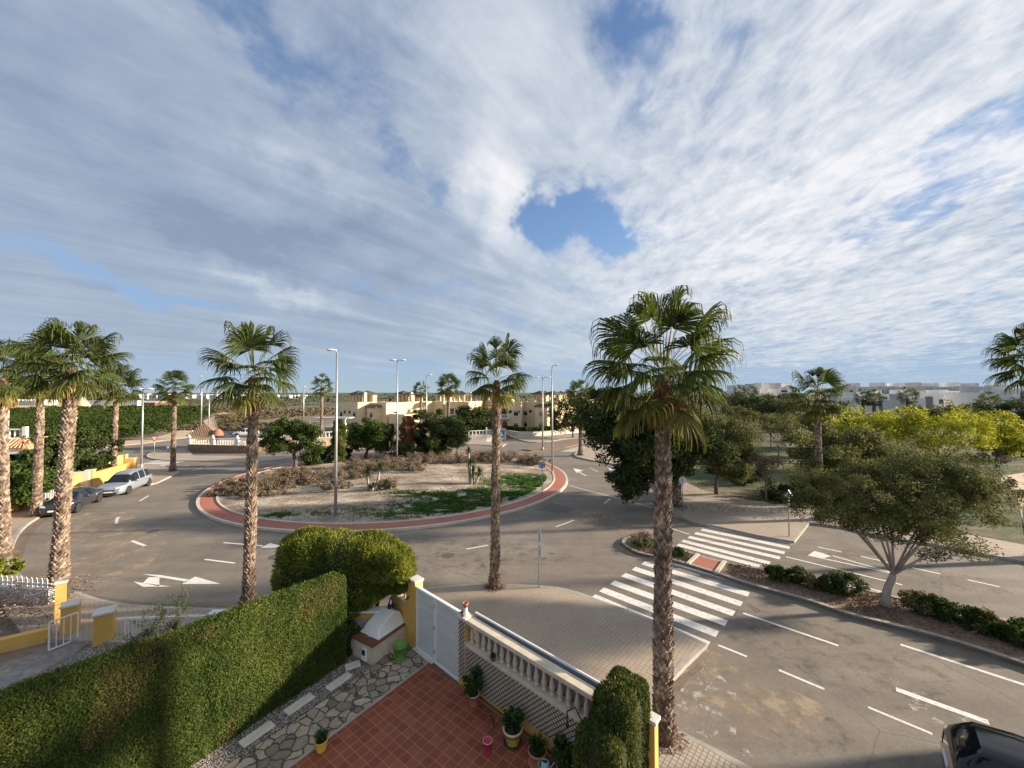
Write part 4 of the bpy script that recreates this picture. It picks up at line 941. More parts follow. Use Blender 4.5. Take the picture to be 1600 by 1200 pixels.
# shrubs of the median
k = 0
for px, py, a, c_, lab in [(1212, 906, .52, .62, 'dark green median shrub nearest the red crossing path'), (1243, 908, .55, .60, 'green median shrub, second from the red crossing path'), (1272, 918, .45, .45, 'small pale green median shrub between two darker ones'), (1320, 928, .78, .78, 'full dark green median shrub just left of the pale trunked tree'),
    (1298, 925, .5, .55, 'median shrub tucked behind the full dark one'), (1436, 955, .62, .70, 'median shrub just right of the pale trunked tree'), (1470, 962, .62, .68, 'second median shrub right of the pale trunked tree'), (1502, 975, .66, .66, 'third median shrub right of the pale trunked tree'), (1540, 985, .60, .62, 'fourth median shrub right of the pale trunked tree'), (1575, 1000, .66, .70, 'fifth median shrub right of the pale trunked tree'), (1615, 1012, .7, .75, 'median shrub cut by the right edge of the photo'),
    (1006, 852, .55, .28, 'low green plant on the rounded nose of the median'), (1058, 867, .5, .28, 'low green plant on the median before the crossing path')]:
    k += 1; shrub(lab, G(px, py, .12), a, a*.8, c_, 'mid_leaf' if k % 3 else 'pale_leaf', 3600, .045, 200+k, group='shrubs along the median', hollow=.3)
P = [((q := G(rs.uniform(980, 1600), 0, 0)) and None) for _ in range(0)]
P = []
for i in range(14000):
    t_ = rs.uniform(); s_ = rs.uniform(.12, .88); n_ = len(mk)-1
    a = mk[min(n_, int(t_*n_))]; c_ = mf[::-1][min(len(mf)-1, int(t_*(len(mf)-1)))]; q = a.lerp(c_, s_)
    q = q+Vector((rs.normal()*.15, rs.normal()*.15))
    x, y = q; pxx = 800+FPX*x/y
    if 1075 < pxx < 1135: continue
    P.append((x, y, .125+abs(rs.normal())*.035))
o = leafcloud('leaf_litter', P, .035, M['debris'], None, 12, .5); tag(o, 'brown dry leaves covering the median soil', kind='stuff')
P = []
for i in range(3600):
    q = G(rs.normal(1005, 14), rs.normal(851, 6), .12) if i % 2 else G(rs.normal(1050, 14), rs.normal(869, 4), .12)
    if noise.noise((q.x*3, q.y*3, 0)) > -.2: P.append((q.x, q.y, .13+abs(rs.normal())*.06))
o = leafcloud('median_grass', P, .05, M['grass_tuft'], None, 13, .25, 1.2); tag(o, 'green grass tufts on the nose of the median', kind='stuff')
# the park: bare young trees, olive trees, mimosas
def bare_tree(label, px, py, ty, w_, seed, m='pale_leaf', nl=2600, group='thin young trees in the park', lf=True):
    b_ = G(px, py, .08); H = ZT(b_, ty)-b_.z; root = thing('young_tree', label, 'tree', b_, 0, group); r = random.Random(seed)
    b = MB(); b.tube([(0, 0, -.1), (r.uniform(-.1, .1), 0, H*.3), (0, 0, H*.45)], [.09, .07, .06], 6); tips = []
    def grow(p, d, L, rad, lv):
        e = p+d*L; b.tube([p, p.lerp(e, .5)+Vector((r.uniform(-.1, .1), r.uniform(-.1, .1), 0))*L*.4, e], [rad, rad*.8, rad*.55], 4, cap=False); tips.append(e)
        if lv:
            for _ in range(3 if lv > 1 else 4):
                dd = (d+Vector((r.uniform(-1, 1), r.uniform(-1, 1), r.uniform(-.15, .7)))*.75).normalized(); grow(p.lerp(e, r.uniform(.6, 1)), dd, L*r.uniform(.55, .85), rad*.55, lv-1)
    for _ in range(6):
        a = r.uniform(0, 6.28); grow(Vector((0, 0, H*r.uniform(.33, .45))), Vector((math.cos(a)*w_/H*1.5, math.sin(a)*w_/H*1.5, 1)).normalized(), H*.26, .04, 3)
    b.build('trunk', M['twig'] if m != 'mid' else M['bark'], root)
    if lf:
        rs_ = np.random.RandomState(seed); T = np.array([tuple(t) for t in tips]); P = T[rs_.randint(0, len(T), nl)]+rs_.normal(size=(nl, 3))*.16*H/4
        leafcloud('crown', P, .055*b_.y/30, M[m], root, seed)
    return root
for px, py, ty, w_, s_ in [(1197, 782, 706, 1.4, 1), (1216, 730, 655, 1.7, 2), (1223, 706, 645, 1.8, 3), (1205, 702, 650, 1.8, 4), (1168, 690, 640, 2.0, 5), (1150, 680, 636, 1.8, 6), (1180, 670, 634, 2, 7), (1240, 690, 650, 1.8, 8), (1262, 700, 650, 1.8, 9)]:
    bare_tree(['thin young tree with a pale stem, nearest the park pavement', 'thin young tree with a slender pale stem in the middle of the park lawn', 'young park tree with a forked pale crown', 'young park tree left of the forked one', 'loose young tree deeper in the park', 'far young tree at the back of the park', 'second far young tree at the back of the park', 'young tree just left of the reddish palm trunk', 'young tree partly behind the reddish palm trunk'][s_-1], px, py, ty, w_, s_+300, 'olive_leaf' if s_ > 1 else 'dry_scrub')
def parktree(label, px, py, cx, cy, rx, ry, m, nl=9000, seed=1, group='trees in the park', size=.1, name='broadleaf_tree', hollow=.35, extra=()):
    b_ = G(px, py, .08); k = b_.y/30
    el = [E(b_, cx, cy, rx, ry)]+[E(b_, a, c, d, e) for a, c, d, e in extra]
    return tree(label, b_, el, m, ncl=80, rc=.22*min(rx, 2*ry)+.15, nl=nl, size=size*(.6+.4*k), seed=seed, hollow=hollow, nb=16, tr=.16, br=.06, group=group, name=name, fork=1.1, flat=.8)
parktree('olive green park tree behind the crown of the median tree, left side', 1345, 790, 1300, 710, 3.2, 2.3, 'olive_leaf', 20000, 71, extra=[(1350, 715, 2.4, 1.8)], hollow=.2)
parktree('dark rounded tree behind the reddish palm trunk', 1305, 700, 1300, 655, 3.4, 2.6, 'dark_leaf', 9000, 72)
parktree('yellow flowering mimosa tree, left one of the row', 1365, 735, 1345, 674, 4.2, 2.3, 'mimosa_leaf', 15000, 73, 'yellow mimosa trees in the park', .085, 'mimosa_tree', extra=[(1325, 668, 2.4, 1.8), (1392, 670, 2.6, 2.0), (1370, 662, 2.2, 1.2)])
parktree('wide olive and yellow mimosa tree in the middle of the row', 1470, 740, 1470, 677, 4.0, 2.2, 'mimosa_leaf', 12000, 74, 'yellow mimosa trees in the park', .085, 'mimosa_tree', extra=[(1440, 668, 2.4, 1.6), (1505, 662, 2.0, 1.7)])
parktree('brightest yellow mimosa tree at the right end of the row', 1558, 730, 1555, 675, 2.2, 2.4, 'mimosa_leaf', 9000, 75, 'yellow mimosa trees in the park', .09, 'mimosa_tree', extra=[(1575, 690, 1.3, 1.3)])
parktree('dull green tree between the mimosas and the white houses', 1470, 700, 1475, 646, 5.0, 1.6, 'olive_leaf', 9000, 76, extra=[(1430, 648, 2.5, 1.2)])
parktree('dark spreading tree at the right edge behind the brightest mimosa', 1598, 715, 1590, 655, 4.2, 3.2, 'dark_leaf', 12000, 77, extra=[(1570, 690, 2.0, 2.0)])
parktree('bushy dark tree at the back of the park beside the white cube houses', 1165, 672, 1165, 634, 6.0, 2.6, 'dark_leaf', 8000, 78, extra=[(1140, 630, 3, 2)])
parktree('second bushy dark tree at the back of the park', 1215, 668, 1212, 632, 6.0, 2.4, 'dark_leaf', 8000, 79)
parktree('mid green tree at the back of the park, just left of the reddish palm', 1245, 675, 1242, 640, 5.5, 2.6, 'olive_leaf', 8000, 80)
parktree('low dull green tree at the back of the park above the young trees', 1195, 672, 1195, 645, 6.5, 2.0, 'olive_leaf', 8000, 82)
parktree('dark pine before the right end of the yellow terrace', 895, 684, 893, 648, 4.4, 3.4, 'dark_leaf', 12000, 83, extra=[(905, 640, 2.5, 2.4), (878, 655, 2, 2)])
parktree('dark garden tree between the yellow terraced houses', 738, 682, 738, 652, 3.2, 2.6, 'dark_leaf', 7000, 84)
parktree('second dark garden tree between the yellow terraced houses', 757, 680, 756, 655, 3.0, 2.6, 'dark_leaf', 7000, 85)
for i, (px, py, a, c_) in enumerate([(1240, 690, 1.6, 1.2), (1175, 745, 1.6, 1.3), (1160, 755, 1.3, 1.1), (1218, 780, 1.5, 1.4), (1500, 790, 1.4, 1.6), (1145, 745, 1.2, .9), (1262, 770, 1.4, 1.3), (1250, 715, 1.6, 1.1), (1540, 720, 2.0, 1.0), (1560, 760, 1.2, .8)]):
    shrub(['low shrub on the park lawn behind the young trees', 'dark shrub at the near edge of the park', 'dark shrub beside the near edge of the park, left of another', 'dense dark shrub by the park pavement, left of the broad tree', 'dark shrub seen under the right side of the broad tree', 'small shrub near the loose olive tree', 'dense shrub under the left side of the broad tree', 'low shrub just left of the reddish palm', 'reddish brown low bush on the bare park soil', 'small low bush beside the park path'][i], G(px, py, .08), a, a, c_, ['dark_leaf', 'mid_leaf', 'dry_scrub'][0 if i < 8 else 2], 3500, .08, 400+i, group='shrubs in the park')
P = []
for i in range(26000):
    px = rs.uniform(1060, 1620); py = rs.uniform(672, 850)
    q = G(px, py, .09)
    if q.y > 200 or noise.noise((q.x*.28*.5, q.y*.28*1.6, 0)) > .02: continue
    if q.x > 11 and q.y > 24: P.append((q.x, q.y, .09+rs.uniform(0, .07)))
P = [p for p in P if p[1] > 26.5+(p[0]-14)*-.35]
o = leafcloud('park_grass', P, .07, M['grass_tuft'], None, 15, .3, 1.2); tag(o, 'patchy green grass of the park', kind='stuff')

# orange grove on the left: a mass of trees in one sheet of leaves
def in_poly(x, y, P):
    c = False; j = len(P)-1
    for i in range(len(P)):
        if (P[i][1] > y) != (P[j][1] > y) and x < (P[j][0]-P[i][0])*(y-P[i][1])/(P[j][1]-P[i][1])+P[i][0]: c = not c
        j = i
    return c
GR = [tuple(p) for p in GP([(-260, 712), (60, 700), (165, 692), (240, 682), (296, 667), (314, 657), (330, 643), (300, 640), (120, 642), (-200, 655)])]
P = []; x0 = min(p[0] for p in GR); x1 = max(p[0] for p in GR); y0 = min(p[1] for p in GR); y1 = max(p[1] for p in GR); nt_ = 0
cn = []
y = y0
while y < y1:
    x = x0
    while x < x1:
        if in_poly(x, y, GR) and x > -1.45*y-10: cn.append((x+rs.normal()*.3, y+rs.normal()*.3))
        x += 3.3 if y < 140 else 4.5
    y += 3.6 if y < 140 else 6
for x, y in cn:
    n = int(max(70, 520*(65/max(65, y))**1.4)); q = rs.normal(size=(n, 3)); q /= np.linalg.norm(q, axis=1)[:, None]; q[:, 2] = np.abs(q[:, 2])*rs.uniform(.9, 1.1)
    P.append(np.array([x, y, .5])+q*np.array([1.75, 1.75, 2.1])*rs.uniform(.72, 1.05, size=(n, 1))*rs.uniform(.85, 1.12))
P = np.concatenate(P); far_ = P[:, 1] > 130
o = leafcloud('orange_grove', P[~far_], .17, M['orange_leaf'], None, 21, .7); tag(o, 'dense dark green orange grove stretching behind the left road', 'grove', kind='stuff')
o = leafcloud('far_orange_grove', P[far_], .36, M['orange_leaf'], None, 22, .7); tag(o, 'far part of the orange grove below the horizon on the left', 'grove', kind='stuff')
# scrubland between grove and terrace, and far woods
P = []
while len(P) < 42000:
    px = rs.uniform(200, 980); py = 621+52*rs.uniform()**1.5; q = G(px, py)
    if q.y > 700 or in_poly(q.x, q.y, GR): continue
    if abs(px-328) < 22*(py-640)/40 and 641 < py < 684: continue
    if noise.noise((q.x*.03, q.y*.02, 3)) < -.12: continue
    P.append((q.x, q.y, rs.uniform(0, .5)*min(2, q.y/120)))
P = np.array(P); o = leafcloud('scrubland', P, .5, M['scrub_far'], None, 23, .5); tag(o, 'brown and olive scrub covering the open field beyond the road', 'scrub', kind='stuff')
P = []
for i in range(16000):
    Y = rs.uniform(260, 900); px = rs.uniform(-200, 1800); X = XT(px, Y)
    if noise.noise((X*.012, Y*.02, 9)) < .05: continue
    P.append((X, Y, abs(rs.normal())*2.0))
o = leafcloud('far_trees', np.array(P), 1.5, M['dark_leaf'], None, 24, .7); tag(o, 'far off dark trees scattered below the horizon', 'woods', kind='stuff')
P = []
for i in range(9000):
    Y = rs.uniform(85, 260); px = rs.uniform(1080, 1640); X = XT(px, Y)
    if noise.noise((X*.06, Y*.04, 1)) < .0: continue
    P.append((X, Y, abs(rs.normal())*1.0+.2))
o = leafcloud('garden_greenery', np.array(P), .42, M['dark_leaf'], None, 25, .7); tag(o, 'garden greenery between the park and the white houses', 'greenery', kind='stuff')

# ------------------------------------------------------------------ our garden: wall, gate, hedge
def wb(b, t0, t1, w0, w1, z0, z1, mi=0):
    """box along the front wall line"""
    p = [WP(t0, w0), WP(t1, w0), WP(t1, w1), WP(t0, w1)]
    b.add([(q.x, q.y, z) for z in (z0, z1) for q in p], [(3, 2, 1, 0), (4, 5, 6, 7), (0, 1, 5, 4), (1, 2, 6, 5), (2, 3, 7, 6), (3, 0, 4, 7)], mi)
GRW = 'walls and pillars of our garden front'
# pillar with pots, right of the gate
def pillar(label, t0, t1, w0, w1, z, cap=.08, cm='stone_cap', wm='yellow_wall', trell=False):
    root = thing('gate_pillar', label, 'pillar', (*WP((t0+t1)/2, (w0+w1)/2), 0), 0, GRW)
    b = MB(); wb(b, t0, t1, w0, w1, -.05, z-cap); b.build('shaft', M[wm], root, world=True)
    b = MB(); wb(b, t0-.03, t1+.03, w0-.03, w1+.03, z-cap, z); b.build('cap', M[cm], root, world=True, bevel=.012)
    return root
pillar('yellow pillar with a pale cap carrying flower pots, right of the white gate', .02, .30, -.02, .24, 2.0)
pillar('yellow pillar with a pale sunlit cap, left of the white gate', -2.56, -2.22, -.02, .28, 2.24)
# wall with a little balustrade opening, left of the gate
root = thing('garden_wall', 'yellow wall with two white balusters in an opening, left of the white gate', 'wall', (*WP(-3, .1), 0), 0, GRW)
b = MB(); wb(b, -3.75, -2.565, 0, .2, -.05, 1.35); wb(b, -2.80, -2.565, 0, .2, 1.35, 1.95); wb(b, -3.75, -3.48, 0, .2, 1.35, 1.95); wb(b, -3.75, -2.565, 0, .2, 1.952, 2.12); b.build('wall', M['yellow_wall'], root, world=True)
b = MB(); wb(b, -3.478, -2.802, -.03, .23, 1.352, 1.40); b.build('sill', M['stone_cap'], root, world=True)
BP = [(.060, 0), (.060, .05), (.035, .07), (.045, .10), (.065, .18), (.060, .24), (.038, .34), (.032, .40), (.045, .44), (.045, .46), (.058, .48), (.058, .53)]
for t_ in (-3.28, -3.0):
    b = MB(); q = WP(t_, .1); b.lathe([(r, z*1.03) for r, z in BP], (q.x, q.y, 1.402), 12); b.build('baluster', M['baluster_stone'], root, smooth=True, world=True)
# lizard ornament
root = thing('lizard_ornament', 'small dark metal lizard ornament fixed to the yellow wall', 'ornament', (*WP(-2.68, -.03), 1.52)); b = MB()
u = Vector((E1.x, E1.y, 0)); b.tube([-u*.10+Vector((0, 0, -.07)), -u*.03+Vector((0, 0, -.01)), u*.04+Vector((0, 0, .03)), u*.10+Vector((0, 0, .09))], [.008, .022, .026, .014], 6)
for s_, q in ((-.03, 1), (.05, 1), (-.03, -1), (.05, -1)): b.tube([u*s_+Vector((0, 0, s_*.5)), u*(s_+.03*q)+Vector((0, 0, s_*.5+.06*q))], [.008, .006], 5)
b.build('body', M['rust_black'], root, smooth=True)
# sliding gate
root = thing('metal_gate', 'tall white metal gate of two ribbed panels closing the red tiled patio', 'gate', (*WP(-1.1, .05), 0))
def gz_(t): return 2.14-.10*(t+2.2)/2.2
b = MB()
for i in range(28):
    z = .10+i*.068; wb(b, -2.13, -1.22, .03, .055+.008*(i % 2), z, z+.066)
for i in range(28):
    z = .10+i*.068; wb(b, -1.12, -.06, .03, .055+.008*(i % 2), z, z+.066)
b.build('ribbed_panel', M['gate_white'], root, world=True)
b = MB(); wb(b, -2.20, -2.13, .0, .08, .05, 2.07); wb(b, -1.22, -1.12, -.01, .09, .05, 2.07); wb(b, -.06, .0, .0, .08, .05, 2.07); wb(b, -2.20, .0, .0, .08, .03, .10); wb(b, -2.20, 0, -.012, .092, 2.005, 2.075)
b.build('frame', M['white_paint'], root, world=True, bevel=.006)
b = MB(); b.tube([(*WP(-1.15, -.02), 1.12), (*WP(-1.15, -.07), 1.12), (*WP(-1.25, -.07), 1.12)], .012, 6)
b.build('handle', M['steel'], root, world=True)
for z in (.35, 1.1, 1.75):
    b = MB(); q = WP(-1.165, -.02); b.tube([(q.x, q.y, z), (q.x, q.y, z+.12)], .018, 8); b.build('hinge', M['steel'], root, world=True)
b = MB(); wb(b, -2.25, -1.2, -.11, .0, .05, .085); b.build('sill', M['stone_cap'], root, world=True)
# balustraded wall right of the pillar
root = thing('balustrade_wall', 'yellow garden wall topped by a cream stone balustrade, along the patio', 'wall', (*WP(3, .1), 0), 0, GRW); TE = 5.35
b = MB(); wb(b, .303, TE, 0, .22, -.05, 1.24); b.build('wall', M['yellow_wall'], root, world=True)
b = MB(); wb(b, .303, TE, -.05, .27, 1.24, 1.33); b.build('ledge', M['baluster_stone'], root, world=True, bevel=.01)
b = MB(); wb(b, .303, TE, -.03, .25, 1.87, 1.98); b.build('rail', M['baluster_stone'], root, world=True, bevel=.015)
b = MB(); wb(b, .303, TE, -.012, -.002, .06, .14); b.build('skirting', M['brown_tile'], root, world=True)
b = MB(); b.lathe([(r*1.08, z*1.02) for r, z in BP], (0, 0, 0), 12); me0 = None
t_ = .46
while t_ < TE-.1:
    q = WP(t_, .11)
    if me0 is None: o = b.build('baluster', M['baluster_stone'], root, smooth=True); me0 = o.data
    else: o = link('baluster', me0, root)
    o.location = Vector((q.x, q.y, 1.331))-root.location; t_ += .235
b = MB(); wb(b, 4.75, 5.05, -.04, .26, -.05, 2.0); b.build('pier', M['baluster_stone'], root, world=True)
# trellis on the wall
b = MB(); wb(b, .305, 1.9, -.006, -.001, .22, 1.235); wb(b, 1.9, 4.72, -.006, -.001, .42, 1.235); b.build('cream_render', M['cream_wall'], root, world=True)
b = MB(); wb(b, .022, .298, -.027, -.021, .25, 1.90); o = b.build('cream_render', M['cream_wall'], root, world=True)
root = thing('trellis', 'dark wooden diamond trellis fixed on the patio side of the wall', 'trellis', (*WP(2.5, -.05), 0))
b = MB(); u = Vector((E1.x, E1.y, 0)); nn_ = Vector((E2.x, E2.y, 0))
def lat(t0, t1, z0, z1, wof):
    s = .125; L = t1-t0; H = z1-z0; k = -int(H/s)-1
    while k*s < L:
        for sg in (1, -1):
            a = k*s; A = (a, 0) if sg == 1 else (a+H, 0); B_ = (a+H, H) if sg == 1 else (a, H)
            p, q = (A, B_)
            # clip in t
            (ta, za), (tb, zb) = p, q
            lo, hi = 0, 1
            if tb != ta:
                for lim, sgn_ in ((0, 1), (L, -1)):
                    f = (lim-ta)/(tb-ta)
                    if (tb-ta)*sgn_ > 0: lo = max(lo, f)
                    else: hi = min(hi, f)
            if hi <= lo: continue
            t_a, z_a, t_b, z_b = ta+(tb-ta)*lo, za+(zb-za)*lo, ta+(tb-ta)*hi, za+(zb-za)*hi
            P0 = Vector((*WP(t0+t_a, wof), z0+z_a)); P1 = Vector((*WP(t0+t_b, wof), z0+z_b)); d = (P1-P0)
            if d.length < .03: continue
            d.normalize(); sd2 = d.cross(nn_)*.010; o2 = nn_*(.006 if sg == 1 else .012)
            b.add([P0-sd2-o2, P1-sd2-o2, P1+sd2-o2, P0+sd2-o2], [(0, 1, 2, 3)])
        k += 1
lat(.32, 1.9, .22, 1.22, -.012); lat(1.9, 4.7, .42, 1.22, -.012); lat(.02, .30, .25, 1.90, -.034)
b.build('lattice', M['trellis'], root, world=True)
# wind screen outside of the balustrade
root = thing('wind_screen', 'long grey fabric wind screen with a white rail, behind the stone balustrade', 'screen', (*WP(3, .35), 0))
b = MB(); wb(b, .32, TE, .36, .37, .75, 2.0); b.build('fabric', M['screen_fabric'], root, world=True)
b = MB(); wb(b, .32, TE, .345, .385, 2.0, 2.05); b.build('rail', M['white_paint'], root, world=True)
for t_ in (.34, 2.4, 4.6):
    b = MB(); b.tube([(*WP(t_, .40), .0), (*WP(t_, .40), 2.0)], .022, 8); b.build('post', M['white_paint'], root, world=True)
# clipped hedge
def blades(P, N_, size, m, name, parent, seed):
    rs = np.random.RandomState(seed); n = len(P); P = np.asarray(P); N_ = np.asarray(N_)
    a = rs.normal(size=(n, 3))*.55+np.array([0, 0, 1.0])+N_*.55; a /= np.linalg.norm(a, axis=1)[:, None]
    b_ = np.cross(N_+rs.normal(size=(n, 3))*.55, a); b_ /= np.linalg.norm(b_, axis=1)[:, None]+1e-9
    s = size*rs.uniform(.6, 1.4, size=(n, 1)); a = a*s; b_ = b_*s*.30
    V = np.stack([P-a*.4, P+b_, P+a, P-b_], 1).reshape(-1, 3)
    return npmesh(name, V, np.arange(4*n).reshape(-1, 4), M[m], parent)
def hedge(label, F0, F1, wd, zt0, zt1, n, seed, leaf='hedge_leaf', dry=None, size=.035, name='clipped_hedge', cat='hedge', rag=.03, side=1):
    """front foot line F0 to F1, the body lies to the left of it (side 1) or to the right"""
    F0 = Vector(F0); F1 = Vector(F1); d = (F1-F0); L = d.length; d.normalize(); nf = Vector((d.y, -d.x))*side       # front normal
    root = thing(name, label, cat, (F0.x, F0.y, 0)); rs = np.random.RandomState(seed)
    def zt(s): return zt0+(zt1-zt0)*s/L
    def bump(s, z, k): return .085*noise.noise((s*1.1, z*.55, k))+.04*noise.noise((s*4, z*2.2, k+3))+.12*max(0, noise.noise((s*1.6, z*.35, k+9))-.15)*-1
    P = []; N_ = []; per = L*(zt0+zt1)/2; top = L*wd; end = wd*zt0
    tot = 2*per+top+2*end
    for i in range(n):
        u_ = rs.uniform(0, tot)
        s = rs.uniform(0, L); z = rs.uniform(0, 1)*zt(s); j = rs.normal()*rag
        if u_ < per*1.5:
            e = bump(s, z, 1); rnd_ = min(1, (zt(s)-z)/.12); q = F0+d*s+nf*(e+j-.10*(1-rnd_)**2); P.append((q.x, q.y, z)); N_.append((nf.x, nf.y, .25))
        elif u_ < per*1.5+top*1.8+.3:
            w_ = rs.uniform(0, wd); z = zt(s)+bump(s, w_*3, 5)*.8+j; q = F0+d*s-nf*w_; P.append((q.x, q.y, z)); N_.append((0, 0, 1))
        elif u_ < per*1.5+top*1.8+.3+end*2.2:
            w_ = rs.uniform(0, wd); k = rs.randint(2); s = L if k else 0; z = rs.uniform(0, zt(s)); q = F0+d*(s+(j+bump(w_, z, 7))*(1 if k else -1))-nf*w_; P.append((q.x, q.y, z)); N_.append((d.x*(1 if k else -1), d.y*(1 if k else -1), .2))
        else:
            q = F0+d*s-nf*(wd+j); P.append((q.x, q.y, z)); N_.append((-nf.x, -nf.y, .2))
    P = np.array(P)-np.array([F0.x, F0.y, 0]); N_ = np.array(N_)
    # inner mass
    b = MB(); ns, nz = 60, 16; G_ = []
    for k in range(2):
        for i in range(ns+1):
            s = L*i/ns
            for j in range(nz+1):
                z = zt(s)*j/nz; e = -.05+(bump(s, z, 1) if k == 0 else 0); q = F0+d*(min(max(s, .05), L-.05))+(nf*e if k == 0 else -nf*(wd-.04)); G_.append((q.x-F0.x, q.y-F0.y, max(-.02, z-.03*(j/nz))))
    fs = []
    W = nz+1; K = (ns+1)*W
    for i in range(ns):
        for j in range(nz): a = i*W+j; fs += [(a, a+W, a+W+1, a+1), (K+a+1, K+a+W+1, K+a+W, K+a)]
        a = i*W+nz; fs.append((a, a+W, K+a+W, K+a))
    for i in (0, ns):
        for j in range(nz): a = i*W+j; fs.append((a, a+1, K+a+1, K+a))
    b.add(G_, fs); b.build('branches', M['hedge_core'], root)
    if dry:
        k = np.array([noise.noise((p[0]*1.3, p[1]*1.3, p[2]*.8+4)) for p in P]) > .36
        k &= rs.uniform(size=n) < .45
        k |= rs.uniform(size=n) < .004
        blades(P[~k], N_[~k], size, leaf, 'foliage', root, seed); blades(P[k], N_[k], size, dry, 'dry_foliage', root, seed+1)
    else: blades(P, N_, size, leaf, 'foliage', root, seed)
    return root
hedge('long tall clipped green hedge in the left foreground beside the gravel bed', HB, HB+HD*8.5, .62, 2.66, 3.30, 240000, 1, dry='hedge_dry', size=.030, side=-1 if True else 1)
# clipped cypress in the right foreground
def conifer(label, cx, cy, rx, ry, zb, zt_, n, seed, rot):
    root = thing('clipped_cypress', label, 'cypress', (cx, cy, 0), rot); rs = np.random.RandomState(seed)
    def prof(z):
        t = (z-zb)/(zt_-zb); return (.90+.12*math.sin(min(1, t*1.1)*math.pi*.5))*(1 if t < .93 else math.sqrt(max(0.0, 1-((t-.93)/.075)**2)))
    def sh(a, z):
        c, s = abs(math.cos(a))**.42*math.copysign(1, math.cos(a)), abs(math.sin(a))**.42*math.copysign(1, math.sin(a)); k = prof(z)+.07*noise.noise((a*2.2, z*1.5, seed))+.05*math.sin(z*6.5+a)*.6
        return c*rx*k, s*ry*k
    P = []; N_ = []
    for i in range(n):
        a = rs.uniform(0, 2*math.pi); z = zb+(zt_-zb)*rs.uniform()**.8
        x, y = sh(a, z); f = 1+rs.normal()*.03
        if rs.uniform() < .22:
            f = math.sqrt(rs.uniform()); z = zt_-.02-(1-math.sqrt(max(0, 1-(f*.98)**2)))*(zt_-zb)*.07+rs.normal()*.03; x, y = sh(a, zb+(zt_-zb)*.6); N_.append((x*.5, y*.5, 1))
        else: N_.append((math.cos(a), math.sin(a), .2))
        P.append((x*f, y*f, z))
    blades(P, N_, .04, 'cypress_leaf', 'foliage', root, seed)
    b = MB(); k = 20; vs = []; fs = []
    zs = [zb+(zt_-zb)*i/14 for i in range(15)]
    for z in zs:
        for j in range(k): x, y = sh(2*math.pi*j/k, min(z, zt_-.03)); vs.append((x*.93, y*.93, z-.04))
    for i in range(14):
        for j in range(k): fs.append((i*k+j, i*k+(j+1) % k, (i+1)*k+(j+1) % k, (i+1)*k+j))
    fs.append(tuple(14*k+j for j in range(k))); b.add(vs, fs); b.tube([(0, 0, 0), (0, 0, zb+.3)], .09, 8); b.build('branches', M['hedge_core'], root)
    return root
CY = WP(5.28, -.34)
conifer('tall clipped cypress with flat trimmed sides in the right foreground', CY.x+.04, CY.y+.10, .37, .52, .0, 2.80, 46000, 5, AW)
conifer('lower clipped cypress shoulder in front of the taller one', CY.x-.36, CY.y-.22, .42, .50, .0, 2.30, 26000, 6, AW)
# rounded yellow green topiary behind the hedge
def topiary():
    c = Vector((-5.9, 14.0)); root = thing('rounded_bush', 'big rounded yellow green bush clipped like a cushion, behind the end of the hedge', 'bush', (c.x, c.y, 0)); rs = np.random.RandomState(3)
    n = 62000; P = []; N_ = []
    def shape(v, k=1.0):
        e = .62; v2 = np.sign(v)*np.abs(v)**e; v2 = v2/(np.sum(np.abs(v2)**(2/e)))**(e/2)
        p = v2*np.array([2.42, 1.0, 1.14])*k*(1+.10*noise.noise((v2[0]*3, v2[1]*1.3, v2[2]*1.8))); z = p[2]+2.25-.06*p[0]
        if p[2] < 0:
            m = min(1, max(0, (p[0]-.3)/1.4)); z += abs(p[2])*(.50*m-.45*(1-m))
            if p[1] < -.35: p[1] += (-.35-p[1])*.75*m
        return (p[0], p[1]-(.16*p[0] if p[0] > 0 else 0), z)
    for i in range(n):
        v = rs.normal(size=3); v /= np.linalg.norm(v); P.append(shape(v, 1+rs.normal()*.022)); N_.append(v)
    P = np.array(P); N_ = np.array(N_)
    a = rs.normal(size=(n, 3))*.7+N_*.9+np.array([0, 0, .5])*np.sign(N_[:, 2:3]+.3); a /= np.linalg.norm(a, axis=1)[:, None]; b_ = np.cross(rs.normal(size=(n, 3)), a); b_ /= np.linalg.norm(b_, axis=1)[:, None]
    s = .075*rs.uniform(.6, 1.4, size=(n, 1)); V = np.stack([P-a*s*.4, P+b_*s*.2, P+a*s, P-b_*s*.2], 1).reshape(-1, 3)
    npmesh('foliage', V, np.arange(4*n).reshape(-1, 4), M['bush_leaf'], root)
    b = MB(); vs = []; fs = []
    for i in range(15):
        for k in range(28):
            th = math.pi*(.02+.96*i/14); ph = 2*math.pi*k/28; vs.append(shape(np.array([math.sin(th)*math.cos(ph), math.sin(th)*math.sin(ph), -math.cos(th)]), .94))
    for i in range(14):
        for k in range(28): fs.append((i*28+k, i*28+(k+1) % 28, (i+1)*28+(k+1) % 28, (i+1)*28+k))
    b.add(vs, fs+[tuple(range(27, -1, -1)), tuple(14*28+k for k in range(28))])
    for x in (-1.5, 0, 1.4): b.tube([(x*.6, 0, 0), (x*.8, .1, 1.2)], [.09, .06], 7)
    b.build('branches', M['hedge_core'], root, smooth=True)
topiary()
shrub('added dark shrub standing in for the deep shade behind the masonry box', (-5.55, 12.75, 0), .55, .40, 1.25, 'dark_leaf', 5200, .05, 520, hollow=.2)  # dark leaf mass added to stand for the deep shade under the rounded bush
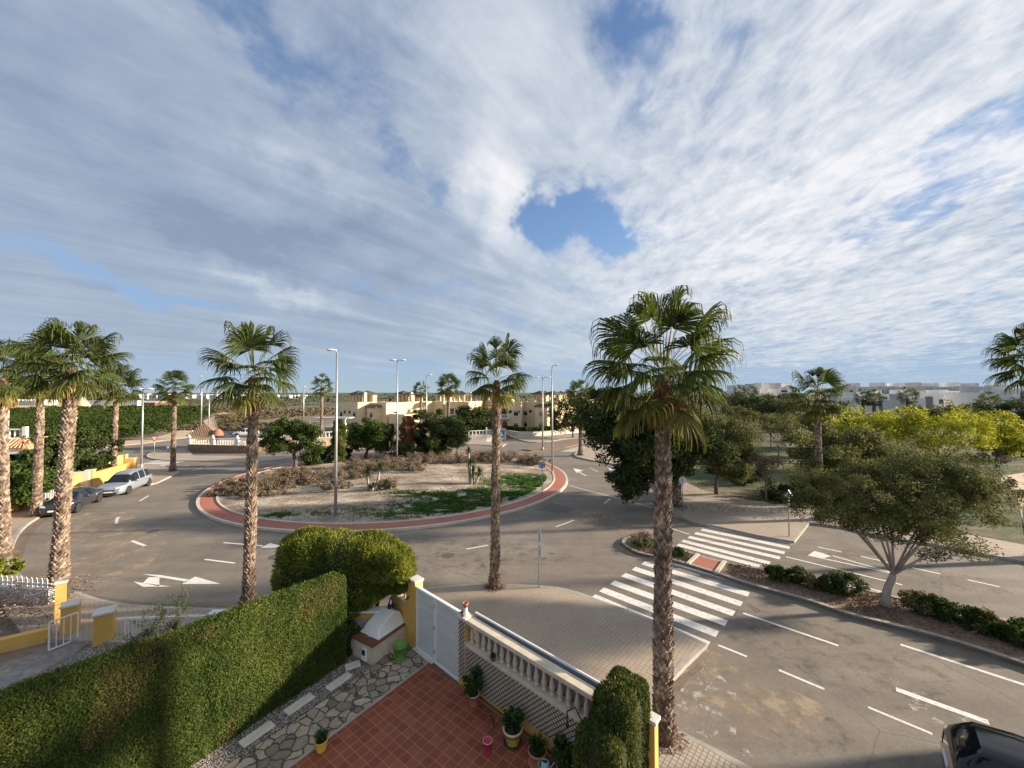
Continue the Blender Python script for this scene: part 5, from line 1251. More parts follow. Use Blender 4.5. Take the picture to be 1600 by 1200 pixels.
# neighbours' front: wall, railings, pillars
root = thing('low_front_wall', "neighbours' low yellow front wall with a white coping, behind the rounded bush", 'wall', (-6, 13.2, 0))
b = MB(); b.beam((-10.2, 13.22), (-4.3, 13.42), .2, -.05, .98); b.build('wall', M['yellow_wall'], root, world=True)
b = MB(); b.beam((-10.25, 13.22), (-4.25, 13.42), .30, .98, 1.05); b.build('coping', M['white_paint'], root, world=True)
def railing(label, a, c, z0, z1, sp=.115, r=.011, group=None, name='railing', slope=0, mt='white_paint', cat='railing'):
    a = Vector((a[0], a[1], 0)); c = Vector((c[0], c[1], 0)); root = thing(name, label, cat, a, 0, group); d = c-a; L = d.length; d.normalize()
    b = MB(); b.beam(a.xy, c.xy, .035, z1-.04, z1); b.build('top_rail', M[mt], root, world=True); b = MB(); b.beam(a.xy, c.xy, .035, z0, z0+.035); b.build('bottom_rail', M[mt], root, world=True)
    b = MB(); k = int(L/sp)
    for i in range(k+1):
        p = a+d*L*i/k; b.tube([(p.x, p.y, z0+.03), (p.x, p.y, z1-.03)], r if 0 < i < k else .024, 5)
    o = b.build('bars', M[mt], root, world=True); return root
def post(label, p, wd, z, capz=.07, group='yellow pillars before the neighbouring gardens', wm='yellow_wall', ang=.25, dp=None):
    root = thing('brick_pillar' if False else 'garden_pillar', label, 'pillar', (p[0], p[1], 0), ang, group); h = wd/2; hd = (dp or wd)/2
    b = MB(); b.box(-h, h, -hd, hd, -.05, z-capz); b.build('shaft', M[wm], root)
    b = MB(); b.box(-h-.04, h+.04, -hd-.04, hd+.04, z-capz, z); b.build('cap', M['stone_cap'], root, bevel=.01)
post('yellow corner pillar just showing behind the clipped cypress', (2.76, 7.72), .17, 2.12, group='walls and pillars of our garden front', ang=AW)
g1 = G(163, 1003); post('squat yellow pillar with a white cap, left of the white bar fence', g1, .46, 1.08, ang=.62)
railing('white bar fence with thin uprights, right of the squat yellow pillar', (-12.95, 13.05), (-10.2, 13.15), .08, .96)
g2 = G(110, 992); post('yellow pillar with a white cap where the small open gate hangs', g2, .40, 1.12, ang=.62)
post('taller narrow yellow pillar behind the one that carries the small gate', G(95, 976), .26, 1.60, ang=.62)
railing('small open white gate of thin bars, swung in over the neighbours\' path', G(76, 1020).xy, G(121, 1002).xy, .06, 1.0, .16, .014, name='garden_gate', cat='gate')
q0, q1 = G(-90, 1040).xy, G(78, 1000).xy
root = thing('low_garden_wall', "low yellow wall edging the neighbours' path on the left", 'wall', (*q0, 0)); b = MB(); b.beam(q0, q1, .25, -.05, .42); b.build('wall', M['yellow_wall'], root, world=True)
q0, q1 = G(-120, 932).xy, G(80, 948).xy
root = thing('grey_fence_wall', "grey garden wall under the white picket fence at the left edge", 'wall', (*q0, 0)); b = MB(); b.beam(q0, q1, .2, -.05, .70); b.build('wall', M['grey_wall'], root, world=True)
root = thing('picket_fence', 'white picket fence with pointed slats on the grey wall at the left edge', 'fence', (*q0, 0)); d = (q1-q0); L = d.length; d.normalize(); b = MB(); b.beam(q0, q1, .03, .86, .91); b.build('top_rail', M['white_paint'], root, world=True); b = MB(); b.beam(q0, q1, .03, .72, .76); b.build('bottom_rail', M['white_paint'], root, world=True)
b = MB(); nk_ = int(L/.24)
for i in range(nk_):
    p = q0+d*(i*.24+.05); e = p+d*.10; m_ = (p+e)/2; n_ = Vector((d.y, -d.x))*.022
    vs = [(x.x+o.x, x.y+o.y, z) for o in (n_, n_*1.6) for x, z in ((p, .70), (e, .70), (e, 1.02), (m_, 1.12), (p, 1.02))]
    b.add(vs, [(0, 1, 2, 3, 4), (9, 8, 7, 6, 5)]+[(j, (j+1) % 5+0, (j+1) % 5+5, j+5) for j in range(5)])
o = b.build('pickets', M['white_paint'], root, world=True)
# tangle of dry vines, leafy plants
def tangle():
    c = G(20, 990); root = thing('dry_vine', 'tangle of bare brown vine stems spilling over the garden on the left', 'vine', c); r = random.Random(6); b = MB(); P = []
    for i in range(190):
        x = r.uniform(-3.6, .35); y = r.uniform(-.4, 2.3)+x*.12; z = r.uniform(.3, .95)*1.0; p = Vector((x, y, z)); a = r.uniform(0, 6.28); pts = [p.copy()]
        for k in range(4):
            a += r.uniform(-.9, .9); p = p+Vector((math.cos(a), math.sin(a)*.6, r.uniform(-.28, .25)))*r.uniform(.15, .35); p.z = min(1.25, max(.08, p.z)); pts.append(p.copy()); P.append(tuple(p))
        b.tube(pts, [.014, .012, .010, .008, .005], 4, cap=False)
    b.build('stems', M['twig'], root); rs = np.random.RandomState(4); P = np.array(P)
    leafcloud('foliage', P[rs.randint(0, len(P), 2600)]+rs.normal(size=(2600, 3))*.10, .035, M['debris'], root, 4)
tangle()
shrub('bright green leafy shrub behind the picket fence at the left edge', G(-2, 906), .75, .6, 1.1, 'bush_leaf', 3500, .07, 501, hollow=.3)
def sapling():
    c = G(255, 1045); root = thing('leafy_sapling', 'open feathery grey green sapling growing behind the long hedge', 'tree', c); r = random.Random(9); b = MB(); tips = []
    for tx, ty, tz in [(230, 972, 0), (300, 930, .1), (262, 950, .3), (215, 1000, -.2), (290, 960, 0), (330, 965, .5), (240, 990, .3), (310, 990, .2), (270, 985, -.2)]:
        Y = c.y+tz; e = Vector((XT(tx, Y)-c.x, tz, ZT((0, Y), ty))); m_ = e*.55+Vector((r.uniform(-.1, .1), 0, .15)); pts = [Vector((0, 0, .02)), m_*.5, m_, e]; b.tube(pts, [.03, .02, .014, .006], 5)
        for k in range(9):
            p = m_.lerp(e, r.uniform(.1, 1)); q = p+Vector((r.uniform(-.35, .35), r.uniform(-.3, .3), r.uniform(-.05, .3))); b.tube([p, q], [.006, .003], 3); tips += [p.lerp(q, f) for f in (.3, .5, .7, .9, 1.1)]
    b.build('trunk', M['twig'], root); rs = np.random.RandomState(2); T = np.array([tuple(t) for t in tips]); leafcloud('crown', T[rs.randint(0, len(T), 5200)]+rs.normal(size=(5200, 3))*.055, .026, M['mid_leaf'], root, 3, .4)
sapling()
# neighbours' ground
b = MB(); b.prism([(-4.75, 13.2), (-13, 12.95), (-20, 12.5), (-20, 2), (-9, 2), tuple(HB+HD*6), tuple(HB)], -.05, .012); struct(b.build('neighbour_garden', M['bare_soil']))
b = MB(); b.prism([tuple(G(124, 1000).xy), tuple(G(143, 1003).xy), tuple(G(110, 1028).xy), tuple(G(-60, 1110).xy), tuple(G(-160, 1110).xy), tuple(G(0, 1040).xy)], 0, .03); struct(b.build('stone_path', mat('slate_path', (.16, .15, .14), (.27, .25, .22), 5, .8, .6, 20)))
b = MB(); b.prism([tuple(G(185, 1008).xy), tuple(G(140, 1012).xy), tuple(G(-60, 1125).xy), tuple(G(-60, 1165).xy), tuple(G(200, 1030).xy)], 0, .035); struct(b.build('neighbour_gravel', M['gravel']))
# stepping slabs
for i, (px, py, rz_, lab) in enumerate([(551, 1041, -.5, 'pale stepping slab nearest the masonry box'), (530, 1066, 0, 'pale stepping slab in the gravel, second from the masonry box'), (468, 1101, 0, 'pale stepping slab in the middle of the gravel bed'), (402, 1148, 0, 'sunlit stepping slab in the gravel beside the flagstones')]):
    a = math.atan2(HD.y, HD.x)+rz_; b = MB(); L_ = .36 if i else .22; b.box(-L_, L_, -.14, .14, 0, .045)
    o = b.build('stepping_slab', M['stone_cap'], None, bevel=.01); o.location = G(px, py, .03); o.rotation_euler = (0, 0, a); tag(o, lab, 'slab', 'stepping slabs in the gravel')
# masonry box with a plastic hood
bx = [G(*p).xy for p in ((628-10, 1040-22), (581, 1053))]
BF = G(582, 1040).xy; BA = (G(641, 996).xy-BF).normalized(); BL = 1.62; BN = Vector((-BA.y, BA.x)); BN = BN if BN.x < 0 else -BN
def bb(b, s0, s1, w0, w1, z0, z1, mi=0):
    p = [BF+BA*s0+BN*w0, BF+BA*s1+BN*w0, BF+BA*s1+BN*w1, BF+BA*s0+BN*w1]
    b.add([(q.x, q.y, z) for z in (z0, z1) for q in p], [(0, 1, 2, 3), (7, 6, 5, 4), (0, 4, 5, 1), (1, 5, 6, 2), (2, 6, 7, 3), (3, 7, 4, 0)], mi)
root = thing('masonry_box', 'plastered box with a brown tiled top in the garden corner', 'masonry box', (*BF, 0))
b = MB(); bb(b, 0, BL, 0, 1.05, -.02, .56); b.build('plinth', M['pale_plaster'], root, world=True)
b = MB(); bb(b, -.04, BL+.04, -.04, 1.09, .56, .61); b.build('tile_top', M['brown_tile'], root, world=True, bevel=.008)
b = MB(); bb(b, .55, 1.0, -.012, 0, .2, .38); b.build('vent_panel', M['cream_wall'], root, world=True)
root = thing('plastic_hood', 'large sloping white plastic hood lying on the tiled masonry box', 'hood', (*(BF+BA*.7+BN*.5), .61))
b = MB()
def BP3(s, w_, z): q = BF+BA*(s*.86+.24)+BN*w_; return (q.x, q.y, z)
vs = [BP3(.08, .10, .61), BP3(1.40, .10, .61), BP3(1.40, .92, .61), BP3(.08, .92, .61), BP3(.10, .12, .66), BP3(1.38, .12, .66), BP3(1.38, .90, .66), BP3(.10, .90, .66),
      BP3(.24, .20, .86), BP3(.95, .20, 1.12), BP3(.95, .82, 1.12), BP3(.24, .82, .86), BP3(1.22, .18, 1.0), BP3(1.22, .84, 1.0)]
b.add(vs, [(3, 2, 1, 0), (0, 1, 5, 4), (1, 2, 6, 5), (2, 3, 7, 6), (3, 0, 4, 7), (8, 9, 10, 11), (4, 5, 12, 9, 8), (7, 11, 10, 13, 6), (4, 8, 11, 7), (9, 12, 13, 10), (5, 6, 13, 12)])
o = b.build('shell', M['plastic_white'], root, world=True, bevel=.025)
b = MB(); bb(b, .26, 1.50, .04, .98, .611, .64); b.build('rim', M['plastic_white'], root, world=True, bevel=.012)
b = MB(); bb(b, .22, .27, .42, .52, .62, .66); b.build('latch', M['plastic_white'], root, world=True, bevel=.006)
root = thing('meter_cabinet', 'small white cabinet with a dark window on the side of the masonry box', 'meter box', (*(BF+BN*.35), .2))
b = MB()
def be(b, w0, w1, s0, s1, z0, z1): bb(b, s0, s1, w0, w1, z0, z1)
be(b, .24, .44, -.07, -.002, .06, .44); b.build('case', M['white_paint'], root, world=True, bevel=.008)
b = MB(); be(b, .27, .41, -.078, -.071, .24, .40); b.build('window', M['plastic_black'], root, world=True)
root = thing('corner_post', 'short ochre masonry post at the left of the plastered box', 'post', (*(BF+BN*1.2-BA*.0), 0)); b = MB(); bb(b, .02, .30, 1.10, 1.34, -.02, .50); b.build('shaft', M['cream_wall'], root, world=True)
root = thing('boulder', 'grey rough stone heap in the shade behind the white hood', 'stones', (*(BF+BA*.7+BN*1.35), .35)); b = MB(); b.lathe([(.02, -.4), (.38, -.35), (.46, 0), (.33, .35), (.1, .48), (.01, .5)], (0, 0, 0), 14)
b.v = [(x*(1+.2*noise.noise((x*4, y*4, z*4))), y*(1+.2*noise.noise((x*4, y*4, z*4+3))), z) for x, y, z in b.v]; b.build('stone', mat('rough_stone', (.20, .20, .20), (.36, .35, .34), 6, .9, .8, 20), root, smooth=True)
# cat on the hood
def cat():
    q = BF+BA*1.10+BN*.42; root = thing('cat', 'black and white cat sitting on the plastic hood and looking at the camera', 'cat', (q.x, q.y, 1.115), 0)
    root.rotation_euler = (0, 0, math.atan2(-q.x, -(-q.y))+math.pi) ; root.rotation_euler = (0, 0, math.atan2(-q.y, -q.x)+math.pi/2)
    # faces local -y, that is towards the camera
    def skin(name, pts, edges, rad, m, sub=2):
        me = bpy.data.meshes.new(name); me.from_pydata(pts, edges, []); me.materials.append(M[m]); o = link(name, me, root)
        sk_ = o.modifiers.new('skin', 'SKIN'); sk_.use_smooth_shade = True; me.skin_vertices  # layer made with the modifier
        if not me.skin_vertices: bpy.context.view_layer.objects.active = o; 
        lay = me.skin_vertices[0].data if me.skin_vertices else None
        if lay:
            for i, r_ in enumerate(rad): lay[i].radius = (r_, r_) if not isinstance(r_, tuple) else r_
            lay[0].use_root = True
        s_ = o.modifiers.new('sub', 'SUBSURF'); s_.levels = sub; s_.render_levels = sub; return o
    pts = [(0, .10, .07), (0, .085, .15), (0, .03, .23), (0, -.02, .29), (0, -.055, .345), (0, -.085, .345),      # rump, back, chest, neck, head, muzzle
           (.04, -.03, .17), (.035, -.065, .09), (.035, -.085, .015), (-.04, -.03, .17), (-.035, -.065, .09), (-.035, -.085, .015),
           (.075, .02, .06), (.07, -.05, .018), (-.075, .02, .06), (-.07, -.05, .018), (.06, .17, .03), (.14, .17, .02), (.20, .11, .02), (.03, -.055, .39), (.04, -.05, .425), (-.03, -.055, .39), (-.04, -.05, .425)]
    ed = [(0, 1), (1, 2), (2, 3), (3, 4), (4, 5), (2, 6), (6, 7), (7, 8), (2, 9), (9, 10), (10, 11), (0, 12), (12, 13), (0, 14), (14, 15), (0, 16), (16, 17), (17, 18), (4, 19), (19, 20), (4, 21), (21, 22)]
    rd = [.085, .085, .07, .045, .052, .026, .03, .022, .02, .03, .022, .02, .05, .02, .05, .02, .022, .018, .012, .018, .004, .018, .004]
    skin('body', pts, ed, rd, 'cat_black')
    def ball(name, c, r_, m, sz=(1, 1, 1)):
        b = MB(); b.lathe([(math.sin(math.pi*k/8)*r_, -math.cos(math.pi*k/8)*r_) for k in range(9)], (0, 0, 0), 12); b.v = [(x*sz[0]+c[0], y*sz[1]+c[1], z*sz[2]+c[2]) for x, y, z in b.v]; b.build(name, M[m], root, smooth=True)
    ball('white_bib', (0, -.070, .235), .042, 'cat_white', (.85, .75, 1.7)); ball('white_muzzle', (0, -.112, .335), .022, 'cat_white', (1.1, .6, .9))
    for s_ in (-1, 1): ball('eye', (s_*.020, -.102, .362), .008, 'eye_yellow'); ball('white_paw', (s_*.036, -.095, .014), .022, 'cat_white', (1, 1.2, .7))
cat()
# pots and small garden things
def pot(label, px, py, r, h, m='terracotta', plant=None, z0=.06, prof=None, name='potted_plant', cat='plant pot', saucer=False, rim=None, group=None, ps=1.0, seed=1, pos=None, band=None):
    q = pos or G(px, py, z0); root = thing(name, label, cat, q, 0, group)
    pr = prof or [(.66, 0), (.72, .1), (.95, .86), (1.06, .87), (1.06, 1.0), (.94, 1.0), (.90, .90), (.01, .88)]
    b = MB(); b.lathe([(a*r, c*h) for a, c in pr[:-1]]+[(pr[-2][0]*r*.98, pr[-2][1]*h-.01)], (0, 0, 0), 22); b.build('pot', M[m], root, smooth=True)
    b = MB(); b.lathe([(.86*r, .88*h), (.005, .90*h)], (0, 0, 0), 16); b.build('soil', M['pot_soil'], root)
    if rim: b = MB(); b.lathe([(1.0*r, .93*h), (1.10*r, .94*h), (1.12*r, 1.0*h), (1.02*r, 1.03*h), (.93*r, 1.01*h)], (0, 0, 0), 22, cap=False); b.build('rim', M[rim], root, smooth=True)
    if band: b = MB(); b.lathe([(.955*r*.9, .50*h), (.99*r*.93, .62*h)], (0, 0, 0), 22, cap=False); b.v = [(x*1.03, y*1.03, z) for x, y, z in b.v]; b.build('painted_band', M[band], root, smooth=True)
    if saucer: b = MB(); b.lathe([(.75*r, 0), (1.0*r, .05*h), (1.03*r, .09*h), (.7*r, .03*h)], (0, 0, -.0), 20); b.build('saucer', M[saucer], root, smooth=True)
    if plant:
        kind, m2, hh, ww, n = plant; rs_ = np.random.RandomState(seed)
        if kind == 'leafy':
            P, C = clumps(seed, [(0, 0, h+hh*.5, ww, ww, hh*.5)], 22, ww*.38, n, .3)
            b = MB()
            for c in C[::2]: b.tube([(0, 0, h*.85), (c[0]*.5, c[1]*.5, (h+c[2])/2), tuple(c)], [.010, .007, .004], 4)
            b.build('stems', M['twig'], root); leafcloud('leaves', P, .035*ps, M[m2], root, seed, .5)
        else:
            V = []; Q = []; r_ = random.Random(seed)
            for i in range(n):
                az = r_.uniform(0, 6.28); o_ = Vector((math.cos(az), math.sin(az), 0)); L = hh*r_.uniform(.6, 1.1); p = o_*r*.4*r_.random()+Vector((0, 0, h*.88)); m_ = p+Vector((0, 0, L*.7))+o_*ww*.35; e = p+Vector((0, 0, L*r_.uniform(.5, .95)))+o_*ww; s = Vector((-o_.y, o_.x, 0))*.011*ps
                k = len(V); V += [p-s, p+s, m_+s, m_-s, e]; Q += [(k, k+1, k+2, k+3), (k+3, k+2, k+4, k+4)]
            me = bpy.data.meshes.new('leaves'); me.from_pydata([tuple(v) for v in V], [], [q_ if q_[2] != q_[3] else q_[:3] for q_ in Q]); me.materials.append(M[m2]); link('leaves', me, root)
    return root
GP_ = 'pots standing along the patio wall'
pot('bushy dark plant in a pale terracotta pot beside the gate pillar', 740, 1101, .145, .30, 'terracotta', ('leafy', 'pot_leaf', .62, .30, 1500), rim='stone_cap', group=GP_, seed=3, ps=1.2)
pot('big cream rimmed pot with a dark green plant by the patio wall', 801, 1160, .22, .34, 'glaze_yellow', ('leafy', 'pot_leaf', .42, .26, 1300), rim='glaze_cream', group=GP_, seed=4, saucer='rust_black', ps=1.2, band='glaze_cream')
pot('wide brown pot with a low spiky plant, next to the cream rimmed pot', 840, 1192, .21, .30, 'terracotta', ('blades', 'pot_leaf', .30, .22, 130), group=GP_, seed=5, saucer='terracotta')
pot('bright green leafy plant in a pot beside the clipped cypress', 882, 1212, .17, .24, 'terracotta', ('leafy', 'mid_leaf', .48, .30, 1500), group=GP_, seed=6, ps=1.5)
pot('slim dark terracotta cylinder pot without a plant', 768, 1134, .075, .26, 'brown_tile', None, name='empty_pot', prof=[(1.1, 0), (1.1, .06), (.85, .10), (.85, .9), (1.0, .92), (1.0, 1.0), (.8, 1.0), (.78, .9), (.01, .88)], saucer='brown_tile')
pot('shiny yellow glazed pot with a small spiky plant on the patio edge', 502, 1172, .135, .24, 'glaze_yellow', ('blades', 'pot_leaf', .24, .16, 120), rim='glaze_yellow', seed=7, band='terracotta', prof=[(.72, 0), (.70, .06), (1.0, .5), (.92, .78), (1.05, .9), (1.05, 1.0), (.9, 1.0), (.86, .9), (.01, .88)])
pot('small grey pot with a cactus on the ledge of the balustrade', 0, 0, .075, .11, 'grey_panel', ('blades', 'mid_leaf', .12, .06, 40), pos=(*WP(1.42, -.01), 1.332), seed=8)
q = G(762, 1178, .06); root = thing('bucket', 'tall narrow pink red plastic bucket standing on the red tiles', 'bucket', q)
b = MB(); b.lathe([(.075, 0), (.08, .02), (.105, .30), (.112, .30), (.112, .315), (.100, .315), (.075, .03), (.01, .025)], (0, 0, 0), 20); b.build('pail', M['plastic_pink'], root, smooth=True)
b = MB(); b.lathe([(.104, .300), (.118, .303), (.118, .318), (.100, .318)], (0, 0, 0), 20, cap=False); b.build('rim', mat('plastic_pale_pink', (.75, .30, .34), None, rough=.4), root, smooth=True)
q = G(625, 1030, .05); root = thing('bucket', 'bright green plastic bucket beside the masonry box', 'bucket', q)
b = MB(); b.lathe([(.15, 0), (.155, .02), (.205, .42), (.22, .42), (.22, .46), (.195, .46), (.15, .04), (.01, .03)], (0, 0, 0), 22); b.build('pail', M['plastic_green'], root, smooth=True)
b = MB(); b.tube([(math.cos(a)*.21, math.sin(a)*.21, .44-abs(math.sin(a))*.0+.05*math.sin(a)) for a in [i*math.pi/10 for i in range(11)]], .008, 5); b.build('handle', M['plastic_green'], root)
q = G(852, 1205, .06); root = thing('watering_can', 'pale turquoise watering can at the bottom edge of the photo', 'watering can', q)
b = MB(); b.lathe([(.10, 0), (.11, .02), (.095, .20), (.06, .23), (.055, .23), (.09, .19), (.09, .03), (.01, .02)], (0, 0, 0), 18); b.build('body', M['plastic_teal'], root, smooth=True)
b = MB(); b.tube([(.09, 0, .05), (.20, .04, .14), (.27, .06, .24)], [.02, .014, .012], 8); b.build('spout', M['plastic_teal'], root, smooth=True)
b = MB(); b.tube([(-.09, 0, .05), (-.17, 0, .14), (-.12, 0, .26), (0, 0, .27), (.05, 0, .22)], .012, 6); b.build('handle', M['plastic_teal'], root, smooth=True)
# pots on the pillar
q = WP(.16, .11); root = thing('flower_pot_figure', 'white and grey figure holding a terracotta flower pot on the gate pillar', 'ornament', (q.x, q.y, 2.0))
b = MB(); b.lathe([(.07, 0), (.085, .05), (.06, .14), (.045, .17), (.055, .20), (.03, .23), (.01, .235)], (0, 0, 0), 14); b.build('figure', M['plastic_white'], root, smooth=True)
b = MB(); b.lathe([(.05, .22), (.07, .32), (.085, .32), (.085, .355), (.07, .355), (.06, .25), (.01, .24)], (0, 0, 0), 16); b.build('pot', M['terracotta'], root, smooth=True)
for dx, lab, m in ((-.13, 'small dark pot lying on the gate pillar', 'rust_black'), (.0, 'small terracotta pot lying at the front edge of the gate pillar', 'terracotta')):
    q = WP(.16+dx, .11 if dx else .0); root = thing('small_pot', lab, 'plant pot', (q.x, q.y, 2.045)); b = MB(); Mx = Matrix.Rotation(1.4, 4, 'X'); b.lathe([(.025, -.04), (.04, .03), (.048, .03), (.048, .045), (.036, .045), (.02, -.03), (.005, -.03)], (0, 0, 0), 12, M=Mx); b.build('pot', M[m], root, smooth=True)
# outdoor shower pole
q = WP(4.55, -.55); root = thing('hooked_pole', 'thin brown metal pole bent over into a hook with a lamp, beside the cypress', 'pole', (q.x, q.y, .06))
b = MB(); e = Vector((-.30, .22, 0)); b.tube([(0, 0, 0), (0, 0, 1.72), e*.5+Vector((0, 0, 1.97)), e+Vector((0, 0, 1.80)), e+Vector((0, 0, 1.55))], .016, 8); b.build('pole', M['rust_black'], root, smooth=True)
b = MB(); b.lathe([(.03, 1.47), (.035, 1.55), (.01, 1.57)], (e.x, e.y, 0), 10); b.build('lamp_head', M['rust_black'], root)

# ------------------------------------------------------------------ street lamps, signs
def lamp(label, px, py, ty, heads, z=.13, r=.09, hs=1.0, group='tall street lamps', hl=.62):
    """heads: list of (dx, dy) directions of the arms, or [] for a plain mast"""
    b_ = G(px, py, z); H = ZT(b_, ty)-b_.z; root = thing('street_lamp', label, 'street lamp', b_, 0, group)
    b = MB(); b.tube([(0, 0, -.05), (0, 0, H*.5), (0, 0, H-.10)], [r, r*.8, r*.55], 12); b.build('pole', M['steel'], root, smooth=True)
    b = MB(); b.lathe([(r*1.8, -.03), (r*1.8, .04), (r*1.2, .06), (r*1.1, .35), (r, .36)], (0, 0, 0), 12); b.build('base', M['steel'], root)
    for dx, dy, al in heads:
        d = Vector((dx, dy, 0)).normalized(); s = Vector((-d.y, d.x, 0))
        b = MB(); b.tube([Vector((0, 0, H-.15)), Vector((0, 0, H-.04))+d*.05, d*al+Vector((0, 0, H))], [.035*hs, .033*hs, .028*hs], 7); b.build('arm', M['steel'], root, smooth=True)
        b = MB(); c = d*(al+hl*hs*.5)+Vector((0, 0, H+.03)); vs = []; fs = []
        st = [(-.5, .05, .03), (-.42, .11, .055), (-.1, .17, .08), (.25, .17, .075), (.44, .12, .05), (.5, .04, .02)]
        for x, w_, h in st:
            for k in range(8): a = 2*math.pi*k/8; p = c+d*x*hl*hs+s*math.cos(a)*w_*hs+Vector((0, 0, math.sin(a)*h*hs*(1 if math.sin(a) > 0 else .45))); vs.append(p)
        for i in range(5):
            for k in range(8): fs.append((i*8+k, i*8+(k+1) % 8, (i+1)*8+(k+1) % 8, (i+1)*8+k))
        fs += [tuple(range(7, -1, -1)), tuple(40+k for k in range(8))]; b.add(vs, fs); hd = b.build('lamp_head', M['lamp_white'], root, smooth=True)
        b = MB(); b.prism([(c+d*x+s*y).xy for x, y in ((-.15*hs, -.10*hs), (.22*hs, -.10*hs), (.22*hs, .10*hs), (-.15*hs, .10*hs))], c.z-.050*hs, c.z-.030*hs); b.build('lens', M['headlight'], hd)
    return root
lamp('tall grey lamp post with one white head, at the near edge of the roundabout island', 524, 816, 548, [(-1, -.5, .02)], r=.10, hs=1.0)
lamp('tall lamp post with two white heads in the middle of the island', 620, 727, 563, [(-1, 0, .15), (1, 0, .15)], z=.35, r=.10, hs=1.25)
lamp('tall thin lamp post with one arm, at the right edge of the island', 863, 740, 571, [(1, -.1, .1)], r=.10, hs=1.0)
lamp('distant lamp post with two arms on the far median', 848, 702, 590, [(-1, 0, .4), (1, 0, .4)], r=.12, hs=1.4)
lamp('lamp post beside the crossing on the left, near the lone corner palm', 221, 730, 608, [(1, .2, .2), (-1, .1, .1)], r=.11, hs=1.3)
lamp('tall thin mast left of the tiled hut roof, at the corner of the orange grove', 314, 676, 588, [(-1, 0, .0)], z=0, r=.16, hs=1.1)
lamp('shorter thin mast rising behind the tiled hut roof', 326, 680, 617, [(.3, 1, .1)], z=0, r=.13, hs=1.0)
lamp('distant lamp post left of the bushy far palm', 666, 700, 586, [(1, .1, .1)], r=.12, hs=1.2)
lamp('thin distant mast in the brown field, right of the palm behind the hedge', 474, 664, 604, [(.3, 1, .1)], z=0, r=.18, hs=1.0)
def sign(label, px, py, ty, kind, face, r=.03, z=.13, w_=.55):
    b_ = G(px, py, z); H = ZT(b_, ty)-b_.z; root = thing('traffic_sign', label, 'traffic sign', b_, 0)
    b = MB(); b.tube([(0, 0, -.03), (0, 0, H-.02)], r, 8); b.build('pole', M['steel'], root, smooth=True)
    f = Vector((math.cos(face), math.sin(face), 0)); s = Vector((-f.y, f.x, 0)); up = Vector((0, 0, 1))
    def plate(name, pts, dz, m, th=.012, off_=.04, par=root):
        c = up*(H-w_/2+dz)+f*off_; n = len(pts); vs = [c+s*x*w_+up*y*w_+f*o for o in (0, th) for x, y in pts]
        bb_ = MB(); bb_.add(vs, [tuple(range(n-1, -1, -1)), tuple(range(n, 2*n))]+[(i, (i+1) % n, n+(i+1) % n, n+i) for i in range(n)]); return bb_.build(name, M[m], par)
    circ = [(math.cos(2*math.pi*k/24)*.5, math.sin(2*math.pi*k/24)*.5) for k in range(24)]
    if kind in ('round', 'triangle', 'square'): plate('plate_back', [(x*1.0, y*1.0) for x, y in (circ if kind == 'round' else [(-.52, -.44), (.52, -.44), (0, .48)] if kind == 'triangle' else [(-.51, -.51), (.51, -.51), (.51, .51), (-.51, .51)])], 0, 'lamp_white', .01, .028)
    if kind == 'round':
        p = plate('plate', circ, 0, 'sign_white'); q = plate('blue_disc', [(x*.92, y*.92) for x, y in circ], 0, 'sign_blue', .004, .053)
        for k in range(3):
            a0 = k*2.094+.3; arc = [(math.cos(a0+t_)*.30, math.sin(a0+t_)*.30) for t_ in (0, .4, .8, 1.2)]; inn = [(math.cos(a0+t_)*.20, math.sin(a0+t_)*.20) for t_ in (1.2, .8, .4, 0)]
            plate('white_arrow', arc+inn, 0, 'sign_white', .003, .058); t1 = a0+1.2
            plate('arrow_tip', [(math.cos(t1)*.13, math.sin(t1)*.13), (math.cos(t1)*.37, math.sin(t1)*.37), (math.cos(t1+.45)*.25, math.sin(t1+.45)*.25)], 0, 'sign_white', .003, .058)
    if kind == 'yield':
        plate('plate', [(-.55, .45), (0, -.5), (.55, .45)], 0, 'sign_red'); plate('white_field', [(-.38, .35), (0, -.30), (.38, .35)], 0, 'sign_white', .004, .053)
    if kind == 'square':
        plate('plate', [(-.5, -.5), (.5, -.5), (.5, .5), (-.5, .5)], 0, 'sign_blue'); plate('white_triangle', [(-.36, -.32), (.36, -.32), (0, .36)], 0, 'sign_white', .004, .053)
    if kind == 'triangle':
        plate('plate', [(-.5, -.42), (.5, -.42), (0, .46)], 0, 'sign_red'); plate('white_field', [(-.33, -.32), (.33, -.32), (0, .27)], 0, 'sign_white', .004, .053)
        if w_ > .5: plate('lower_plate', [(-.30, -.28), (.30, -.28), (.30, .28), (-.30, .28)], -w_*.95, 'sign_white')
    return root
sign('traffic sign seen almost edge on, at the kerb between the middle palm and the crossing', 842.5, 918, 822, 'triangle', R(24), w_=.72)
sign('round blue roundabout sign with white arrows at the island edge', 847, 773, 721, 'round', R(-85), w_=.56, z=.2)
sign('traffic sign seen almost edge on, before the second zebra crossing', 1233, 838, 765, 'triangle', R(30), w_=.46)
sign('thin sign pole half hidden by the dark tree and the biggest palm', 1067, 799, 745, 'round', R(60), w_=.5)
sign('yield sign on the far left pavement corner', 241, 712, 681, 'yield', R(-75), w_=.80)
sign('square crossing sign on a thin pole beyond the middle palm trunk', 783, 696, 672, 'square', R(-90), w_=1.15, r=.05)
sign('small sign near the far left crossing, beside the corner palm', 263, 706, 697, 'square', R(-60), w_=.4)
